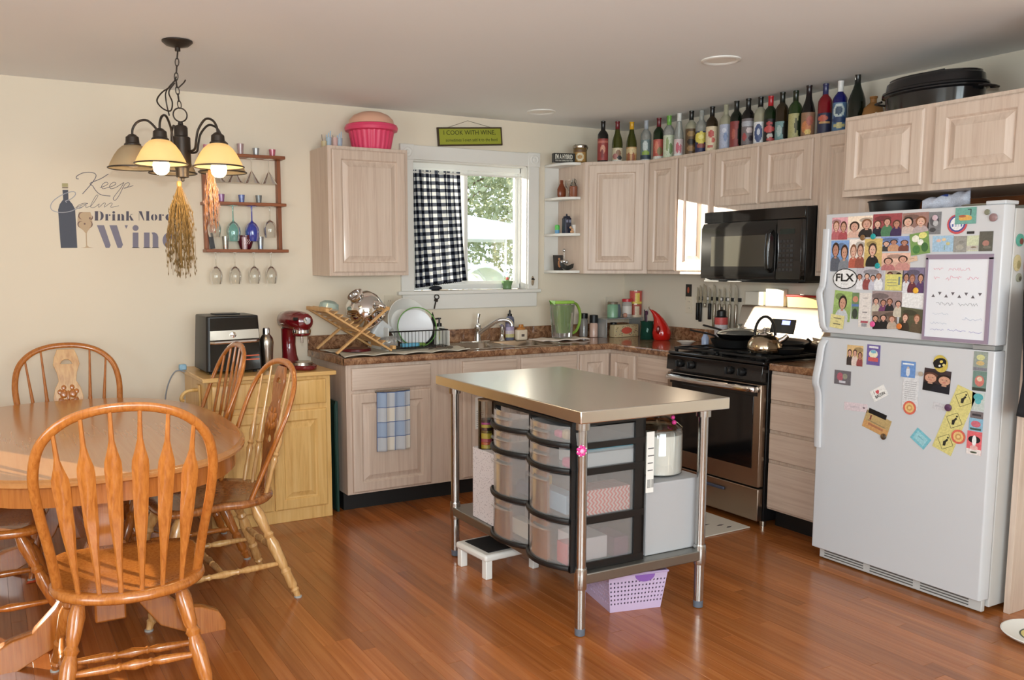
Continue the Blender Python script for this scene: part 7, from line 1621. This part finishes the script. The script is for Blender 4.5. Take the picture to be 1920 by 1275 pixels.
obj('triangle_bunting', m, C(96, 90, 96), wb, smooth=False, recalc=False)
card('picture_card', 'pale blue card with pink and yellow flowers above the memo board', 'card', -3.032, 1.520, .090, .066, (160, 196, 222), [('e', -.2, .2, .12, .1, (226, 180, 160)), ('e', .05, .25, .1, .1, (232, 200, 150)), ('e', .25, .0, .1, .1, (206, 196, 130)), ('r', .1, -.25, .02, .15, (140, 170, 150))])
card('picture_card', 'grey sketch card above the memo board', 'card', -3.105, 1.517, .054, .066, (156, 154, 148), [('e', 0, -.2, .3, .15, (176, 172, 160)), ('e', .1, .1, .2, .1, (140, 140, 132))])
card('picture_card', 'pale green card above the memo board', 'card', -3.157, 1.519, .048, .062, (206, 212, 176), [('r', 0, -.3, .5, .15, (196, 190, 180)), ('e', .1, -.25, .25, .05, (140, 120, 100))])
card('picture_card', 'dark card with a pink shape at the top right of the memo board', 'card', -3.210, 1.526, .054, .078, (96, 94, 84), [('e', 0, -.1, .25, .15, (176, 120, 106)), ('e', .1, -.3, .3, .08, (120, 116, 104))])
card('round_sticker', 'round white sticker with red and blue rings partly under the teal card', 'sticker', -3.088, 1.598, .084, .080, (206, 50, 60), [('p', 0, .02, .42, .42, (60, 70, 150)), ('p', 0, .02, .34, .34, (238, 238, 240)), ('r', 0, -.06, .26, .07, (90, 110, 180)), ('r', -.12, -.06, .05, .10, (238, 238, 240)), ('r', .02, -.06, .05, .10, (238, 238, 240)), ('r', .14, -.06, .05, .10, (238, 238, 240))], 0, 0, outline=ell(0, 0, .5, .5, 30))
card('taco_card', 'teal square card with a yellow taco at the top of the freezer door', 'card', -3.122, 1.630, .086, .066, (104, 170, 156), [('e', .0, -.15, .32, .20, (226, 170, 60)), ('r', 0, -.34, .34, .06, (104, 170, 156)), ('e', -.15, -.02, .18, .08, (176, 90, 50)), ('r', .25, .2, .02, .18, (50, 50, 54)), ('r', .18, .38, .08, .02, (50, 50, 54))], 0, 1)
card('label_magnet', 'small black label magnet above the memo board', 'magnet', -3.146, 1.562, .030, .010, (40, 40, 44))
for y_, z_, r_, c_, lb_ in ((-3.210, 1.640, .011, (130, 130, 110), 'small olive round magnet at the top right of the freezer door'), (-3.235, 1.618, .016, (150, 120, 120), 'round picture magnet at the right edge of the freezer door'), (-2.994, 1.628, .012, (206, 180, 190), 'pale pink round magnet over the grey scan print')):
    solo('round_magnet', lb_, 'magnet', MB().lathe([(r_, 0), (r_, .003), (r_*.8, .005), (.001, .0055)], 20, R(y=-90)), C(*c_, .3), (-.8095, y_, z_))
# lower door
photo('gold-toned magnet photo of three people at the top left of the lower door', -2.643, 1.019, .084, .094, 3, (206, 170, 110), [(60, 50, 50), (226, 206, 196), (150, 60, 60)], 20)
card('magnet_card', 'purple magnet card with a white and red figure on the lower door', 'magnet', -2.738, 1.030, .066, .092, (104, 84, 160), [('r', 0, .38, .36, .05, (226, 224, 232)), ('e', 0, .05, .34, .20, (236, 230, 200)), ('e', 0, .16, .22, .08, (110, 180, 206)), ('r', 0, -.22, .38, .10, (206, 70, 70))])
card('photo', 'small grey and pink photo magnet at the left of the lower door', 'photo', -2.583, 0.910, .088, .066, (110, 104, 110), [('e', -.15, .05, .2, .3, (176, 80, 100)), ('e', .15, .1, .15, .2, (150, 150, 130)), ('r', 0, -.3, .2, .08, (206, 206, 214))])
lb_ = card('heart_magnet', 'tilted white magnet reading I heart BACON', 'magnet', -2.776, .861, .078, .052, (238, 236, 232), [('e', -.10, .20, .07, .12, (206, 50, 60)), ('e', .0, .20, .07, .12, (206, 50, 60)), ('e', -.05, .10, .08, .12, (206, 50, 60))], -32)
t1 = obj('lettering', text_mesh('BACON', .052, .014, .0002, mat=C(60, 56, 56), bold=.02), None, lb_); t1.location = (-.024, -.0024, -.016); t1 = obj('lettering', text_mesh('I', .002, .014, .0002, mat=C(60, 56, 56)), None, lb_); t1.location = (-.022, -.0024, .004)
card('tourist_magnet', 'blue card magnet with a white statue shape on the lower door', 'magnet', -2.911, .983, .066, .070, (90, 140, 206), [('r', 0, .33, .4, .05, (226, 232, 240)), ('e', 0, -.15, .14, .3, (214, 220, 230)), ('e', 0, .1, .08, .08, (206, 190, 176))], 0, 1)
card('receipt', 'white slip of paper hanging under the blue magnet', 'paper', -2.926, .885, .074, .150, (220, 220, 222), [('r', 0, y_, .36, .008, (176, 176, 180)) for y_ in (.3, .24, .18, .12, .06, 0, -.06, -.12, -.18)])
for y_, z_, lb_, ly in ((-2.927, .817, 'orange round clip holding the white paper slip', 1), (-3.151, .728, 'orange round clip on the yellow strip', 2)):
    card('round_clip', lb_, 'clip', y_, z_, .060, .060, (216, 84, 50), [('e', 0, 0, .36, .36, (232, 190, 110)), ('e', 0, 0, .22, .22, (206, 150, 70)), ('e', 0, 0, .12, .12, (232, 196, 120))], 0, ly, outline=ell(0, 0, .5, .5, 26))
card('bee_magnet', 'black and yellow bee-like magnet above the couple photo', 'magnet', -3.056, 1.022, .062, .074, (206, 180, 50), [('e', -.05, .05, .5, .28, (26, 26, 28)), ('e', .1, .1, .12, .08, (226, 200, 60)), ('e', .2, -.12, .1, .08, (226, 210, 120)), ('e', -.1, -.1, .08, .06, (236, 236, 230))], -20, 2, outline=ell(0, 0, .5, .5, 20))
photo('close-up photo of a smiling couple on the lower door', -3.042, .948, .118, .096, 2, (60, 46, 50), [(24, 24, 28), (30, 30, 40)], 21, 3, s=1.5)
card('word_strip', 'pale pink word strip magnet at the left of the lower door', 'magnet', -2.661, .782, .122, .038, (222, 204, 210), [('r', -.05, 0, .2, .12, (206, 190, 198)), ('e', .35, 0, .05, .12, (130, 110, 120))], -2)
card('gift_card', 'tan and orange gift card with black strip, tilted', 'card', -2.772, .722, .130, .082, (190, 160, 100), [('r', 0, -.28, .5, .2, (206, 150, 80)), ('r', 0, -.02, .36, .03, (150, 130, 90)), ('r', 0, -.2, .3, .06, (176, 110, 70)), ('r', -.28, .18, .03, .14, (130, 60, 50))], 16)
card('black_clip', 'black strip clip above the gift card', 'clip', -2.775, .767, .092, .022, (26, 26, 28), (), 14, 1)
solo('round_magnet', 'round grey magnet under the gift card', 'magnet', MB().lathe([(.014, 0), (.014, .004), (.001, .006)], 18, R(y=-90)), M['steel'], (-.8095, -2.813, .670))
card('teal_card', 'tilted turquoise card on the lower door', 'card', -2.985, .691, .078, .058, (110, 190, 206), [('r', 0, 0, .36, .32, (150, 206, 216)), ('r', 0, .05, .2, .05, (120, 180, 196))], 34)
ys = card('caution_strip', 'long slanted pale yellow strip with three diamond signs of black figures', 'sticker', -3.128, .792, .088, .290, (218, 206, 120), (), 19, 0)
for cz in (.10, .0, -.10):
    m = MB()
    q = [(0, .036), (.036, 0), (0, -.036), (-.036, 0)]
    for i in range(4): m.bar((q[i][0], -.0020, cz+q[i][1]), (q[(i+1) % 4][0], -.0020, cz+q[(i+1) % 4][1]), .0014, .0004, (0, 1, 0))
    m.prism([(-.004, cz-.02), (.006, cz-.016), (.004, cz+.0), (.009, cz+.012), (.002, cz+.016), (-.003, cz+.004), (-.009, cz-.002)], 0, .0004, T(0, -.0019, 0) @ R(x=90)); m.prism(ell(.004, cz+.021, .004, .004, 10), 0, .0004, T(0, -.0019, 0) @ R(x=90))
    obj('diamond_figure', m, C(40, 40, 34), ys, smooth=False, recalc=False)
card('grey_strip', 'small grey word strip beside the purple button magnet', 'magnet', -3.059, .842, .056, .030, (206, 204, 208), [('r', 0, 0, .3, .1, (190, 188, 194))], 6)
solo('round_magnet', 'round purple button magnet on the yellow strip', 'magnet', MB().lathe([(.015, 0), (.015, .003), (.010, .005), (.001, .0055)], 20, R(y=-90)), C(90, 60, 90, .3), (-.8115, -3.102, .843))
solo('round_magnet', 'small tan magnet at the left corner of the couple photo', 'magnet', MB().lathe([(.010, 0), (.010, .004), (.001, .005)], 18, R(y=-90)), C(180, 166, 150, .3), (-.8095, -2.972, .970))
for y_, z_, w_, h_, base, sh, lb_ in ((-3.220, 1.048, .056, .078, (150, 160, 150), [('e', .0, .2, .3, .15, (206, 206, 140)), ('e', 0, -.1, .3, .12, (206, 176, 110)), ('r', 0, -.4, .5, .08, (130, 130, 140))], 'greyish picture magnet at the top of the right column on the lower door'),
    (-3.221, .968, .055, .080, (110, 140, 130), [('e', 0, 0, .35, .28, (206, 110, 96)), ('e', 0, .1, .2, .12, (226, 200, 170)), ('r', 0, -.42, .5, .08, (60, 70, 60))], 'teal and coral picture magnet, second in the right column'),
    (-3.221, .884, .050, .074, (196, 206, 200), [('e', 0, .25, .4, .2, (70, 170, 176)), ('e', 0, .02, .25, .16, (80, 176, 184))], 'magnet with a turquoise shape, third in the right column'),
    (-3.219, .829, .052, .028, (120, 110, 112), [('r', 0, 0, .35, .15, (60, 56, 60))], 'small grey lettered magnet in the right column'),
    (-3.218, .789, .056, .052, (130, 180, 206), [('e', 0, .05, .36, .26, (206, 90, 110)), ('r', 0, -.35, .4, .08, (60, 100, 90))], 'blue magnet with pink letters in the right column'),
    (-3.216, .713, .060, .096, (226, 80, 90), [('r', 0, -.38, .5, .12, (236, 226, 222)), ('e', 0, .15, .42, .16, (30, 30, 34)), ('e', 0, .10, .15, .24, (240, 238, 236)), ('e', 0, -.20, .28, .10, (232, 176, 170)), ('e', 0, -.4, .25, .04, (70, 84, 60))], 'red magnet with a black and white cow face at the bottom of the right column')):
    card('picture_magnet', lb_, 'magnet', y_, z_, w_, h_, base, sh)
# side of the fridge
for x_, z_, w_, h_, c1, c2_, lb_ in ((-.700, 1.530, .050, .050, (70, 160, 140), (120, 60, 50), 'teal and brown magnet on the side of the refrigerator'), (-.708, 1.440, .048, .066, (196, 180, 130), (150, 140, 90), 'tan round-patterned magnet on the side of the refrigerator'), (-.640, 1.435, .035, .072, (190, 50, 54), (60, 70, 110), 'red and blue magnet on the side of the refrigerator'), (-.690, 1.382, .036, .036, (150, 150, 130), (90, 84, 70), 'small grey and brown magnet low on the side of the refrigerator')):
    o = solo('side_magnet', lb_, 'magnet', MB().prism(ell(0, 0, w_/2, h_/2, 18), .0, .004, R(x=90), col=srgb(*c1)).prism(ell(w_*.15, -h_*.1, w_/4, h_/4, 14), .0042, .0050, R(x=90), col=srgb(*c2_)), M['print'], (x_, -3.2797, z_))
# black apron hanging on the end panel
apn = thing('hanging_apron', 'black cloth apron hanging on the panel beside the refrigerator', 'apron', (-.775, -3.36, 0))
m = MB(); m.grid(lambda u, v: ((-.06+.30*u)*(.55+.45*math.sin(PI*min(1, v*1.25+.1))), -.012-.014*math.sin(u*11)-.02*math.sin(PI*v), 1.34-.49*v-.01*math.sin(u*5)), 24, 24)
obj('cloth', m, C(22, 22, 26, .9), apn, recalc=False, ang=180); apn.children[0].modifiers.new('solid', 'SOLIDIFY').thickness = .006
obj('neck_strap', MB().tube([(.03, -.01, 1.33), (.05, .005, 1.45), (.08, -.01, 1.33)], .004, 6), C(22, 22, 26, .9), apn)
# pet bowl plate on the floor
pl_ = thing('serving_plate', 'white plate with yellow ringed centre on the floor at the right edge', 'plate', (-.80, -3.535, 0))
obj('plate_rim', MB().lathe([(.10, 0), (.14, .012), (.150, .022), (.145, .024), (.10, .010), (.001, .008)], 44), M['white'], pl_); obj('yellow_centre', MB().lathe([(.080, .0095), (.080, .0105), (.001, .0112)], 36), C(222, 206, 130), pl_); obj('dark_ring', MB().lathe([(.086, .0095), (.086, .0108), (.080, .0108), (.080, .0095)], 36), C(70, 80, 70), pl_)
# small things under the dining table
solo('orange_paper', 'bright orange paper scrap on the floor under the left chair', 'paper', MB().add([(0, 0, .001), (.09, .02, .001), (.085, .10, .002), (.03, .085, .001)], [(0, 1, 2, 3)]), C(232, 90, 50), (-4.20, -.95, .001), smooth=False, recalc=False)
bpy.context.view_layer.update()
